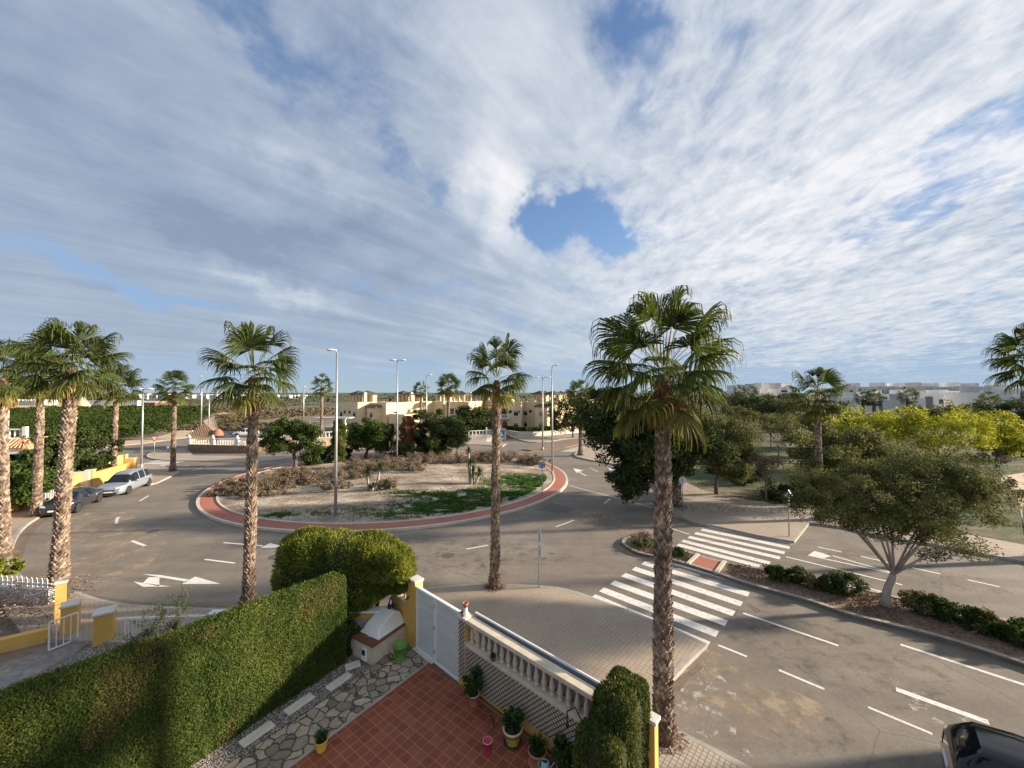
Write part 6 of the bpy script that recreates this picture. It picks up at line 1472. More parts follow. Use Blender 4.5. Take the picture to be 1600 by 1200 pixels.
for i, (px, py, ty, lab) in enumerate([(1216, 703, 671, 'thin pale post standing in the park, left one'), (1223, 706, 687, 'thin pale post standing in the park, right one')]):
    b_ = G(px, py, .1); root = thing('park_post', lab, 'post', b_, 0, 'thin posts in the park'); b = MB(); b.tube([(0, 0, 0), (0, 0, ZT(b_, ty))], .06, 6); b.build('post', M['steel'], root)
b_ = G(1596, 784, .1); root = thing('litter_bin', 'dark litter bin on a post beside the park path at the right edge', 'litter bin', b_)
b = MB(); b.tube([(0, 0, 0), (0, 0, .55)], .03, 6); b.build('post', M['rust_black'], root); b = MB(); b.lathe([(.20, .35), (.24, .85), (.25, .86), (.25, .9), (.2, .9), (.18, .4), (.01, .38)], (0, 0, 0), 14); b.build('bin', M['rust_black'], root, smooth=True)

# ------------------------------------------------------------------ cars
def car(label, pos, head, L, W, H, paint, kind, name='parked_car', rimm='rim', group=None):
    """local +x is the nose; body lofted from cross sections"""
    root = thing(name, label, 'car', pos, head, group); h2 = L/2; hw = W/2
    if kind == 'mpv':
        #   x, half width, bonnet/belt height, roof height, roof half width
        S = [(-h2, .80, .62, .62, .60), (-h2+.06, .90, .92, .96, .72), (-h2+.16, .95, .98, 1.30, .66), (-h2+.42, .98, 1.0, 1.56, .64), (-h2+.95, 1.0, 1.0, 1.63, .66), (-.35, 1.0, .98, 1.66, .67), (.25, 1.0, .96, 1.63, .66), (.65, 1.0, .95, 1.50, .64),
             (1.05, .99, .95, 1.24, .68), (1.42, .98, .94, .98, .74), (1.60, .97, .91, .93, .72), (1.95, .94, .84, .86, .66), (h2-.14, .86, .72, .76, .55), (h2-.02, .72, .56, .58, .45), (h2, .66, .48, .50, .42)]
    elif kind == 'sedan':
        S = [(-h2, .76, .70, .72, .60), (-h2+.05, .86, .90, .93, .68), (-h2+.35, .94, .93, .99, .68), (-h2+.60, .97, .93, 1.07, .64), (-h2+1.15, .99, .93, 1.33, .59), (-.35, 1.0, .92, 1.41, .60), (.15, 1.0, .91, 1.40, .60), (.50, 1.0, .90, 1.28, .60),
             (.85, .99, .90, 1.07, .64), (1.15, .98, .89, .93, .70), (1.35, .97, .86, .89, .70), (1.75, .94, .80, .83, .64), (h2-.16, .86, .70, .74, .55), (h2-.03, .74, .56, .60, .45), (h2, .68, .48, .52, .42)]
    else:   # hatchback
        S = [(-h2, .80, .60, .62, .60), (-h2+.05, .90, .88, .92, .70), (-h2+.14, .95, .96, 1.12, .66), (-h2+.45, .98, .97, 1.40, .60), (-h2+1.0, 1.0, .96, 1.47, .61), (-.3, 1.0, .94, 1.49, .62), (.2, 1.0, .93, 1.46, .62), (.55, 1.0, .92, 1.32, .62),
             (.90, .99, .92, 1.10, .66), (1.20, .98, .91, .95, .70), (1.40, .97, .88, .91, .70), (1.70, .94, .81, .84, .64), (h2-.14, .86, .70, .74, .55), (h2-.03, .74, .56, .60, .45), (h2, .68, .48, .52, .42)]
    ax_f, ax_r, wr = h2-.88, -h2+.80, .33
    vs = []; K = 11
    for x, wf, belt, roof, rw in S:
        w_ = hw*wf; rw_ = min(hw*rw/.80*.82, w_*.98); k = roof-belt
        ring_ = [(0, .20), (w_*.80, .20), (w_*.97, .30), (w_, .52), (w_*.985, (belt+.52)/2), (w_*.955, belt), (rw_+(w_*.93-rw_)*.30 if k > .12 else w_*.90, belt+k*.66), (rw_*.98, roof-k*.08), (rw_*.85, roof+(.02 if k > .12 else 0)), (rw_*.45, roof+.035), (0, roof+.045)]
        for y, z in ring_: vs.append((x, y, z))
    n = len(S); full = vs+[(x, -y, z) for x, y, z in vs]; off_ = n*K
    body = []; glass = []
    for i in range(n-1):
        k0, k1 = S[i][3]-S[i][2], S[i+1][3]-S[i+1][2]; green = (k0 > .10 or k1 > .10)
        for j in range(K-1):
            f = (i*K+j, (i+1)*K+j, (i+1)*K+j+1, i*K+j+1); g = tuple(off_+q for q in reversed(f)); isg = False
            if green and j in (5, 6) and k0 > .18 and k1 > .18: isg = True                                   # side windows
            slope = (S[i+1][3]-S[i][3])/(S[i+1][0]-S[i][0])
            if green and j >= 7 and abs(slope) > .42 and min(S[i][3], S[i+1][3]) > .88: isg = True           # screens
            if green and j in (5, 6) and abs(slope) > .62 and not isg and kind != 'sedan': isg = j == 6
            (glass if isg else body).extend([f, g])
    body += [tuple(range(K))[::-1]+tuple(off_+q for q in range(1, K-1)), tuple((n-1)*K+q for q in range(K))+tuple(off_+(n-1)*K+q for q in range(K-2, 0, -1))]
    def mesh(fs, nm, m, par=root, sub=0):
        used = sorted({q for f in fs for q in f}); mp_ = {q: i for i, q in enumerate(used)}; me = bpy.data.meshes.new(nm); me.from_pydata([full[q] for q in used], [], [tuple(mp_[q] for q in f) for f in fs]); me.materials.append(M[m])
        bm = bmesh.new(); bm.from_mesh(me); bmesh.ops.remove_doubles(bm, verts=bm.verts, dist=.0005); bmesh.ops.recalc_face_normals(bm, faces=bm.faces)
        bm.to_mesh(me); bm.free()
        for p in me.polygons: p.use_smooth = True
        o = link(nm, me, par)
        return o
    bo = mesh(body, 'body', paint)
    mesh(glass, 'windows', 'car_glass')
    # pillars between the side windows
    b = MB()
    for x in ([-h2+1.35, -.10, ] if kind != 'sedan' else [-.35]):
        for sy in (1, -1): b.tube([(x, sy*hw*.955, .95), (x-.05, sy*hw*.84, 1.30), (x-.08, sy*hw*.70, H-.06)], .035, 6)
    b.build('pillars', M[paint], bo)
    for x in (ax_f, ax_r):
        for sy in (1, -1):
            wroot = MB(); Mx = Matrix.Translation((x, sy*(hw-.10), wr)) @ Matrix.Rotation(math.pi/2, 4, 'X')
            wroot.lathe([(wr*.62, -.10), (wr*.96, -.105), (wr, -.07), (wr, .07), (wr*.96, .105), (wr*.62, .10)], (0, 0, 0), 24, M=Mx); ty = wroot.build('wheel', M['tyre'], root, smooth=True)
            b = MB()
            Mr = Matrix.Translation((x, sy*(hw-.012), wr)) @ Matrix.Rotation(math.pi/2, 4, 'X')
            b.lathe([(wr*.64, -.01), (wr*.66, .012), (wr*.58, .0)], (0, 0, 0), 24, M=Mr)
            for k in range(5):
                a = 2*math.pi*k/5; c_, s_ = math.cos(a), math.sin(a); b.add([Mr @ Vector(p) for p in ((c_*.03-s_*.035, s_*.03+c_*.035, .004*0), (c_*wr*.62-s_*.045, s_*wr*.62+c_*.045, 0), (c_*wr*.62+s_*.045, s_*wr*.62-c_*.045, 0), (c_*.03+s_*.035, s_*.03-c_*.035, 0))], [(0, 1, 2, 3), (3, 2, 1, 0)])
            b.build('rim', M[rimm], ty)
            # dark wheel arch
            b = MB(); Ma = Matrix.Translation((x, sy*(hw*.992), wr)) @ Matrix.Rotation(math.pi/2, 4, 'X'); prof = []
            pts = [(math.cos(a)*(wr+.055), math.sin(a)*(wr+.055)) for a in [math.pi*k/14-.1 for k in range(0, 17)]]
            b.add([Ma @ Vector((px_, py_, 0)) for px_, py_ in pts]+[Ma @ Vector((px_*.86, py_*.86, 0)) for px_, py_ in pts], [(i, i+1, 17+i+1, 17+i) for i in range(16)]+[(17+i, 17+i+1, i+1, i) for i in range(16)]); b.build('wheel_arch', M['plastic_black'], bo)
    fx = h2
    for sy in (1, -1):
        b = MB(); b.add([(fx-.05, sy*hw*.44, .66), (fx-.16, sy*hw*.80, .70), (fx-.42, sy*hw*.93, .78), (fx-.40, sy*hw*.88, .83), (fx-.22, sy*hw*.66, .79), (fx-.09, sy*hw*.44, .73)], [(0, 1, 2, 3, 4, 5), (5, 4, 3, 2, 1, 0)]); b.v = [(x+.022, y*1.01, z+.012) for x, y, z in b.v]; b.build('headlight', M['headlight'], root, smooth=False)
        b = MB(); z0, z1, zb_ = (.64, .88, .62) if kind != 'sedan' else (.72, .88, .70); X_ = lambda z: -h2+(z-zb_)/.28*.05-.012
        b.add([(X_(z0)+.004, sy*hw*.62, z0), (X_(z0)+.02, sy*hw*.84, z0), (X_(z1)+.02, sy*hw*.87, z1), (X_(z1)-.002, sy*hw*.64, z1)], [(0, 1, 2, 3), (3, 2, 1, 0)]); b.build('tail_light', M['tail_light'], root)
        b = MB(); b.lathe([(.01, -.09), (.07, -.06), (.085, 0), (.07, .06), (.01, .09)], (0, 0, 0), 10, sx=.8, sy=1.25); b.v = [(x+.62, y+sy*(hw+.11), z+.98) for x, y, z in b.v]; b.build('wing_mirror', M[paint], root, smooth=True)
    b = MB(); b.box(fx-.03, fx+.012, -hw*.40, hw*.40, .50, .60); b.box(fx-.05, fx+.010, -hw*.55, hw*.55, .24, .36); b.build('grille', M['plastic_black'], root)
    b = MB(); b.box(fx+.013, fx+.022, -.26, .26, .385, .49); b.build('number_plate', M['sign_white'], root)
    b = MB(); b.box(-h2-.012, -h2+.02, -.26, .26, .62, .73); b.build('number_plate', M['sign_white'], root)
    b = MB()
    for x in (.70, -.28, -1.22):
        for sy in (1, -1): b.add([(x, sy*(hw+.002), .30), (x+.012, sy*(hw+.002), .30), (x+.012, sy*(hw*.958+.004), .93), (x, sy*(hw*.958+.004), .93)], [(0, 1, 2, 3), (3, 2, 1, 0)])
    for x in (.05, -.95):
        for sy in (1, -1): b.box(x, x+.16, sy*hw*.985-.012, sy*hw*.985+.012, .80, .825)
    b.build('door_seams', M['plastic_black'], bo)
    return root
car('silver people carrier parked at the kerb before the yellow walls', (-33.35, 33.4, 0), math.atan2(-.93, .34), 4.75, 1.88, 1.66, 'paint_silver', 'mpv', group='cars parked along the left kerb')
car('dark grey saloon parked in front of the silver people carrier, beside the bowed palm', (-32.1, 28.3, 0), math.atan2(-.90, .43), 4.5, 1.80, 1.43, 'paint_dark', 'sedan', group='cars parked along the left kerb')
car('shiny black car at the bottom right corner, cut by the edges of the photo', (10.86, 6.92, 0), AW, 4.35, 1.82, 1.49, 'paint_black', 'hatch')
car('white car parked behind the white villa balustrade', (*G(384, 682).xy, .05), R(200), 4.2, 1.75, 1.5, 'paint_white', 'hatch', group='distant parked cars')
car('distant white van like car behind the first island tree', (*G(425, 684).xy, .05), R(185), 4.6, 1.85, 1.66, 'paint_white', 'mpv', group='distant parked cars')

# ------------------------------------------------------------------ buildings
def townhouse(label, x, y, rot, L=8.0, D=9.0, tower=(.6, 4.2), wing=None, chim=None, balcony=False, seed=1, door=True, name='terraced_house', H=5.5, group='yellow terraced houses beyond the roundabout', zoff=0):
    """local x along the front, the front looks towards local -y"""
    root = thing(name, label, 'house', (x, y, 0), rot, group); r = random.Random(seed)
    b = MB(); b.box(0, L, 0, D, -.1, H+.35); b.box(-.002, L+.002, -.002, .14, H+.35, H+.95); b.box(-.002, .14, .14, D, H+.35, H+.95); b.box(L-.14, L+.002, .14, D, H+.35, H+.95)
    b.build('wall', M['house_wall'], root)
    def hip(name, x0, x1, y0, y1, z0, z1, m, ov=.25, ridge=.0):
        x0 -= ov; x1 += ov; y0 -= ov; y1 += ov; cy = (y0+y1)/2; cx = (x0+x1)/2; k = max(0, (x1-x0)-(y1-y0))/2+ridge
        bb_ = MB(); bb_.add([(x0, y0, z0), (x1, y0, z0), (x1, y1, z0), (x0, y1, z0), (cx-k, cy, z1), (cx+k, cy, z1), (x0, y0, z0-.12), (x1, y0, z0-.12), (x1, y1, z0-.12), (x0, y1, z0-.12)],
            [(0, 1, 5, 4), (1, 2, 5), (2, 3, 4, 5), (3, 0, 4), (6, 7, 1, 0), (7, 8, 2, 1), (8, 9, 3, 2), (9, 6, 0, 3), (9, 8, 7, 6)]); return bb_.build(name, M[m], root)
    def win(x, z, w=1.0, h=1.1, face='f', y=0, kind='sq'):
        if kind == 'round':
            bb_ = MB(); bb_.lathe([(.01, 0), (.36, 0), (.36, .05), (.01, .05)], (0, 0, 0), 16, M=Matrix.Rotation(math.pi/2, 4, 'X')); bb_.v = [(a+x, b_+y-.0, c+z) for a, b_, c in bb_.v]; bb_.build('round_window', M['dark_glass'], root); return
        if face == 'f':
            bb_ = MB(); bb_.box(x-w/2-.1, x+w/2+.1, y-.05, y-.002, z-h/2-.1, z+h/2+.1); f = bb_.build('window', M['white_wall'], root)
            bb_ = MB(); bb_.box(x-w/2, x+w/2, y-.058, y-.051, z-h/2, z+h/2); bb_.build('pane', M['dark_glass'], f)
            bb_ = MB(); bb_.box(x-w/2-.02, x+w/2+.02, y-.075, y-.060, z+h*.12, z+h/2+.02); bb_.build('shutter', M['shutter'], f)
        else:
            bb_ = MB(); bb_.box(L+.003, L+.05, y-w/2-.1, y+w/2+.1, z-h/2-.1, z+h/2+.1); f = bb_.build('window', M['white_wall'], root)
            bb_ = MB(); bb_.box(L+.051, L+.058, y-w/2, y+w/2, z-h/2, z+h/2); bb_.build('pane', M['dark_glass'], f)
    if wing:
        wx0, wx1, wd = wing; b = MB(); b.box(wx0, wx1, -wd, -.004, -.1, H); b.build('wing', M['house_wall'], root); x0, x1 = wx0-.2, wx1+.2
        b = MB(); b.add([(x0, -wd-.25, H), (x1, -wd-.25, H), (x1, 1.8, H+1.0), (x0, 1.8, H+1.0), (x0, -wd-.25, H-.12), (x1, -wd-.25, H-.12), (x1, 1.8, H+.2), (x0, 1.8, H+.2)], [(0, 1, 2, 3), (4, 5, 1, 0), (5, 6, 2, 1), (7, 4, 0, 3), (6, 7, 3, 2), (7, 6, 5, 4)]); b.build('roof', M['roof_tile'], root)
        # tile courses on the slope
        b = MB(); n = int((x1-x0)/.3)
        for i in range(n+1): u_ = x0+.1+i*.3; b.tube([(u_, -wd-.27, H+.03), (u_, 1.8, H+1.03)], .07, 5)
        b.build('tile_courses', M['roof_tile'], root)
        win((wx0+wx1)/2, H-1.6, .95, 1.05, y=-wd); win((wx0+wx1)/2, 1.4, 1.0, 1.1, y=-wd)
    for t0 in tower or ():
        t1 = t0+2.7; b = MB(); zt = H+.35
        b.box(t0, t1, 2.5, 5.2, zt, zt+.55)
        for a in (t0, t0+1.22, t1-.26):
            for c in (2.5, 4.94): b.box(a, a+.26, c, c+.26, zt+.55, zt+2.05)
        b.box(t0, t1, 4.2, 4.9, zt+.55, zt+2.05) if seed % 2 else None; b.box(t0, t1, 2.5, 5.2, zt+2.05, zt+2.3)
        b.build('solarium_tower', M['house_wall'], root); hip('tower_roof', t0, t1, 2.5, 5.2, zt+2.3, zt+3.05, 'roof_dark', .35)
    if chim is not None:
        b = MB(); b.box(chim, chim+.6, 1.9, 2.45, H, H+2.7); b.box(chim-.06, chim+.66, 1.84, 2.51, H+2.7, H+2.85); b.box(chim+.1, chim+.5, 2.0, 2.4, H+2.85, H+3.05); b.build('chimney', M['cream_wall'], root)
    if balcony:
        bx0 = balcony; b = MB(); b.box(bx0, bx0+2.2, -1.0, -.003, 2.75, 2.95); b.build('balcony', M['white_wall'], root)
        b = MB()
        for i in range(12): b.box(bx0+.05+i*.19, bx0+.12+i*.19, -.97, -.90, 2.95, 3.7)
        b.box(bx0, bx0+2.2, -1.0, -.88, 3.7, 3.82); b.build('balustrade', M['white_wall'], root)
        b = MB(); b.box(bx0+.4, bx0+1.6, -.03, -.004, 2.95, 5.0); b.build('balcony_door', M['dark_glass'], root)
        pts = [(bx0+.55, 0), (bx0+1.65, 0), (bx0+1.65, 1.7)]+[(bx0+1.1+math.cos(a)*.55, 1.7+math.sin(a)*.55) for a in [math.pi*k/8 for k in range(1, 8)]]+[(bx0+.55, 1.7)]
        b = MB(); n = len(pts); b.add([(p, -.04, q) for p, q in pts]+[(p, -.004, q) for p, q in pts], [tuple(range(n))]+[(i, n+i, n+(i+1) % n, (i+1) % n) for i in range(n)]); b.build('door', M['wood_door'], root)
    for wx, wz, k in ([(1.2, H-1.6, 'sq'), (L-1.2, H-1.6, 'sq'), (1.2, 1.4, 'sq'), (L-1.3, 1.4, 'sq')] if not balcony else [(L-1.1, H-1.5, 'sq'), (L-1.1, 1.4, 'sq')]):
        if wing and wing[0]-.6 < wx < wing[1]+.6: continue
        win(wx, wz, kind=k)
    win(D*.3, H-1.4, .8, 1.0, 's', y=2.2); win(D*.3, 1.5, .9, 1.1, 's', y=5.0)
    for wx in ((2.6, 4.4) if wing is None or wing[0] > 4.6 else ()): win(wx, H-1.2, kind='round', y=-.0)
    return root
TH = [("yellow terraced house at the left end of the row, with two dark roofed towers", 529, 84, -36, dict(L=7.4, tower=(.3, 3.7), wing=None, chim=6.2)),
      ("yellow house wing with a square window, right of the left end house", 580, 82, -36, dict(L=5.2, D=7, tower=(), wing=(.2, 3.6, 1.2), chim=None, H=5.4)),
      ("yellow terraced house with two towers and a chimney, second tower pair in the row", 603, 88, -36, dict(L=7.4, tower=(.1, 3.9), wing=(4.6, 7.2, 2.6), chim=6.0)),
      ("low house with a curved white balcony before the second tower pair", 608, 79, -36, dict(L=5.0, D=4, tower=(), wing=None, chim=None, H=3.2)),
      ("yellow terraced house with one tower, behind the small distant palm", 662, 92, -36, dict(L=6.4, tower=(1.6,), wing=(.4, 3.2, 1.6), chim=5.6)),
      ("yellow terraced house with a white balcony, right of the bushy far palm", 696, 84, -14, dict(L=5.4, tower=(.8,), wing=None, chim=4.6, balcony=.4)),
      ("yellow terraced house hidden between dark garden trees", 733, 94, -18, dict(L=7.0, tower=(.6, 3.8), wing=(3.6, 6.6, 1.5), chim=None)),
      ("yellow house with an arched brown door and balcony, right of the middle palm", 779, 84, -12, dict(L=5.0, tower=(), wing=None, chim=None, balcony=.3)),
      ("sunlit yellow house with a round window at the right of the arched door house", 815, 87, -42, dict(L=8.6, tower=(1.0, 4.6), wing=(5.0, 8.2, 1.4), chim=None)),
      ("yellow house in the second row, its towers showing over the right end houses", 836, 108, -20, dict(L=9.0, tower=(.5, 5.2), chim=4.2)),
      ("yellow house in the second row behind the small palm and the pine", 872, 112, -20, dict(L=9.0, tower=(.5, 5.2), chim=4.2)),
      ("yellow house in the second row seen between the middle houses", 700, 110, -20, dict(L=9.0, tower=(.5, 5.2), chim=4.2)),
      ("yellow house in the second row just left of the middle palm", 745, 108, -20, dict(L=8.0, tower=(.5, 4.6), chim=4.0)),
      ("yellow house glimpsed behind the crown of the biggest palm", 918, 118, -20, dict(L=9.0, tower=(.5, 5.2), chim=4.2))]
for i, (lab, px, Y, rot, kw) in enumerate(TH): townhouse(lab, XT(px, Y), Y, R(rot), seed=i+1, **kw)
def lowwall(label, pts, z1, m, wd=.25, cap=None, z0=-.05, group=None):
    root = thing('boundary_wall', label, 'wall', (pts[0][0], pts[0][1], 0), 0, group); b = MB(); strip(b, [Vector(p) for p in pts], -wd/2, wd/2, z0, z1); b.build('wall', M[m], root, world=True)
    if cap: b = MB(); strip(b, [Vector(p) for p in pts], -wd/2-.04, wd/2+.04, z1, z1+.06); b.build('coping', M[cap], root, world=True)
    return root
def balus(label, pts, z0, z1, sp, group=None, r=.06, posts=4.0, seg=6, name='balustrade'):
    root = thing(name, label, 'balustrade', (pts[0][0], pts[0][1], 0), 0, group); b = MB(); strip(b, [Vector(p) for p in pts], -.09, .09, z1-.12, z1); b.build('rail', M['white_wall'], root, world=True); k = 0; first = None; fp = None
    b = MB(); strip(b, [Vector(p) for p in pts], -.08, .08, z0, z0+.06); b.build('foot_rail', M['white_wall'], root, world=True)
    for a, c in zip(pts[:-1], pts[1:]):
        a = Vector(a); c = Vector(c); L = (c-a).length; n = max(1, int(L/sp))
        for i in range(n+1):
            p = a.lerp(c, i/n)
            if k % int(posts/sp) == 0:
                if fp is None: b = MB(); b.box(-.16, .16, -.16, .16, 0, z1-z0+.12); b.lathe([(.19, z1-z0+.12), (.19, z1-z0+.2), (.06, z1-z0+.24), (.14, z1-z0+.36), (.06, z1-z0+.48), (.01, z1-z0+.5)], (0, 0, 0), 8); fp = b.build('post', M['white_wall'], root); o = fp
                else: o = link('post', fp.data, root)
            elif k > 95 and False: pass
            else:
                if first is None: b = MB(); h = z1-z0-.18; b.lathe([(r, 0), (r*.6, h*.15), (r*1.15, h*.4), (r*.55, h*.75), (r, h)], (0, 0, 0), seg); first = b.build('baluster', M['white_wall'], root, smooth=True); o = first
                else: o = link('baluster', first.data, root)
            o.location = Vector((p.x, p.y, z0+(.06 if o.data != fp.data else 0)))-root.location if fp else Vector((p.x, p.y, z0)); k += 1
    return root
# villa corner on the left: brown wall, white balustrade, tiled hut
w0, w1, w2 = G(294, 704).xy, G(296, 706.5).xy, G(386, 708.5).xy
vp = [tuple(G(300, 697).xy), tuple(G(295, 706).xy), tuple(G(386, 708.5).xy), tuple(G(440, 704).xy)]
lowwall('brown rendered wall under the white villa balustrade on the far left corner', vp, 1.05, 'bare_soil', .25)
balus('white balustrade on the brown wall of the corner villa', [Vector(p) for p in vp], 1.05, 2.0, .38, r=.075)
lowwall('sandy orange wall below the white balustrade on the north side', [tuple(G(500, 697).xy), tuple(G(540, 694).xy), tuple(G(600, 692.5).xy), tuple(G(690, 690).xy), tuple(G(745, 690).xy)], 1.0, 'sand', .3)
balus('white balustrade behind the green cypress on the north side', [G(498, 694).xy, G(540, 692).xy, G(562, 691).xy], 1.0, 2.0, .45, r=.09)
lowwall('stepped stone wall with white rails beside the side street', [tuple(G(727, 691).xy), tuple(G(760, 690).xy), tuple(G(790, 687).xy)], 1.1, 'stone_cap', .3)
balus('white balustrade on the stepped stone wall by the side street', [G(727, 690.5).xy, G(760, 689).xy, G(790, 686).xy], 1.1, 1.9, .6, r=.09)
lowwall('pale stone wall in front of the arched door house', [tuple(G(787, 678.3).xy), tuple(G(810, 682).xy), tuple(G(832, 682.2).xy), tuple(G(870, 679.5).xy), tuple(G(905, 676).xy)], .85, 'stone_cap', .3, 'baluster_stone')
for i, (a, c) in enumerate([((790, 677.5), (822, 680)), ((826, 680.5), (872, 677.5))]):
    A_, C_ = G(*a).xy, G(*c).xy; root = thing('garden_hedge', ['low green hedge before the arched door house', 'low green hedge before the sunlit yellow house'][i], 'hedge', (A_.x, A_.y, 0)); n = 5200; u_ = rs.uniform(size=(n, 1)); d = C_-A_
    P = np.array([A_.x, A_.y])+u_*np.array([d.x, d.y])+np.array([-.12, .98])*rs.uniform(0, 1.2, size=(n, 1)); P = np.concatenate([P, rs.uniform(.6, 1.55, size=(n, 1))], 1); leafcloud('foliage', P, .12, M['mid_leaf'], root, 60+i, origin=(A_.x, A_.y, 0))
root = thing('pump_hut', 'small square cream hut with a pyramid tiled roof behind the white balustrade', 'hut', (*G(316, 701).xy, 0), R(25)); root.scale = (.70, .70, 1.0); b = MB(); b.box(-2.1, 2.1, 0, 4.0, 0, 2.2); b.build('wall', M['house_wall'], root)
b = MB(); b.add([(-2.7, -.6, 2.1), (2.7, -.6, 2.1), (2.7, 4.6, 2.1), (-2.7, 4.6, 2.1), (0, 2, 3.7), (-2.7, -.6, 1.98), (2.7, -.6, 1.98), (2.7, 4.6, 1.98), (-2.7, 4.6, 1.98)], [(0, 1, 4), (1, 2, 4), (2, 3, 4), (3, 0, 4), (5, 6, 1, 0), (6, 7, 2, 1), (7, 8, 3, 2), (8, 5, 0, 3), (8, 7, 6, 5)]); b.build('roof', M['roof_tile'], root)
b = MB()
for i in range(-8, 9): b.tube([(i*.31, -.62, 2.14), (i*.31*(1-min(1, .96-abs(i)*0))*.0+i*.31*.02+(i*.31 if False else 0) if False else i*.31, -.62+(2.62*(1-abs(i)/8.6)), 2.14+1.6*(1-abs(i)/8.6))], .08, 5)
b.build('tile_courses', M['roof_tile'], root)
root = thing('reed_parasol', 'round brown reed parasol standing right of the tiled hut', 'parasol', (*G(340, 700).xy, 0)); b = MB(); b.tube([(0, 0, 0), (0, 0, 2.2)], .05, 6); b.build('pole', M['twig'], root); b = MB(); b.lathe([(.8, 1.9), (.65, 2.4), (.35, 2.8), (.02, 2.95)], (0, 0, 0), 14); b.build('canopy', mat('reed', (.26, .12, .06), (.36, .18, .10), 8, .95, .6, 30), root)
root = thing('umbrella', 'dark flat garden parasol between the hut and the white car', 'parasol', (*G(352, 698).xy, 0)); b = MB(); b.tube([(0, 0, 0), (0, 0, 2.1)], .04, 6); b.build('pole', M['white_paint'], root); b = MB(); b.lathe([(1.9, 1.5), (1.0, 1.85), (.02, 2.05)], (0, 0, 0), 8); b.build('canopy', M['grey_panel'], root)
# pergolas of the tennis like terrace behind the first trees
root = thing('shade_pergola', 'grey roofed pergola and white parapet left of the terraced houses', 'pergola', (*G(512, 683).xy, 0)); b = MB(); b.box(-3.6, 3.4, 0, 4, 3.4, 3.6); b.build('roof', M['grey_wall'], root); b = MB(); b.box(-3.6, 3.4, .1, .3, 1.9, 2.6); b.build('parapet', M['white_wall'], root)
for x in (-3.4, -1, 1.2, 3.1): b = MB(); b.box(x, x+.22, 0, .22, 0, 3.4); b.build('post', M['white_wall'], root)
# yellow walls along the left pavement
YG = 'yellow walls along the left pavement'
def ywall(label, a, c, z1, cap=True, wd=.22): return lowwall(label, [tuple(G(*a).xy), tuple(G(*c).xy)], z1, 'yellow_wall', wd, 'yellow_wall' if cap else None, group=YG)
ywall('yellow wall at the far left, behind the leftmost palm', (-120, 850), (52, 792), 1.25)
railing('white bar gate in the yellow wall behind the bowed palm', G(68, 787).xy, G(92, 778).xy, .1, 1.95, .16, .02, name='garden_gate', cat='gate')
ywall('yellow wall with a white cabinet, behind the dark grey saloon', (96, 777), (136, 765.5), 1.55)
root = thing('utility_cabinet', 'white utility cabinet set in the yellow wall behind the saloon', 'cabinet', (*G(133, 768).xy, 0), .45); b = MB(); b.box(-.75, .35, -.32, -.02, .1, 1.75); b.build('case', M['cream_wall'], root, bevel=.02)
post('yellow pillar beside the white utility cabinet', G(140.5, 765), .5, 1.75, wm='yellow_wall', group=YG, ang=.45)
ywall('yellow wall behind the silver people carrier', (143, 764), (200, 745), 1.35)
post('yellow end pillar of the wall, right above the silver people carrier', G(204, 743), .75, 1.8, wm='yellow_wall', group=YG, ang=.45)
ywall('inner yellow wall of the corner garden, in shade', (158, 740), (198, 731), 1.5)
# bit of the left villa: balcony, tiled eave, white walls
cx, cy = XT(8, 33), 33.0; root = thing('villa', 'white villa corner with tiled eave and balustraded balcony at the left edge', 'house', (cx, cy, 0), R(15))
b = MB(); b.box(-8, 1.2, 0, 6, -.1, 4.1); b.box(-8, -5.2, 1.4, 4, 4.1, 6.6); b.build('wall', M['white_wall'], root)
b = MB(); b.add([(-8, -.9, 3.75), (2.3, -.9, 3.75), (2.3, 6, 3.75), (-8, .2, 4.45), (1.2, .2, 4.45), (1.2, 6, 4.45), (-8, -.9, 3.6), (2.3, -.9, 3.6), (2.3, 6, 3.6)], [(0, 1, 4, 3), (1, 2, 5, 4), (6, 7, 1, 0), (7, 8, 2, 1), (0, 2, 1) if False else (6, 8, 7)]); b.build('eave_roof', M['roof_tile_light'], root)
b = MB()
for i in range(34): b.tube([(-7.9+i*.3, -.92, 3.79), (min(1.2, -7.9+i*.3), .2, 4.49)], .075, 5)
b.build('tile_courses', M['roof_tile_light'], root)
b = MB(); b.box(-8, 2.2, -.85, -.1, 3.3, 3.6); b.build('soffit', M['white_wall'], root)
b = MB()
for i in range(12): b.lathe([(.07, 4.5), (.05, 4.62), (.09, 4.85), (.045, 5.1), (.07, 5.22)], (-3.2+i*.36, .45, 0), 8)
b.build('balcony_balusters', M['white_wall'], root, smooth=True)
b = MB(); b.box(-8, 1.2, .35, .55, 5.22, 5.34); b.box(.95, 1.22, .32, .58, 4.4, 5.5); b.box(-.9, -.6, .9, 1.2, 4.1, 6.9); b.build('rail', M['white_wall'], root)
b = MB(); b.box(-2.6, -1.2, -.03, -.004, .9, 2.4); b.build('window', M['dark_glass'], root)
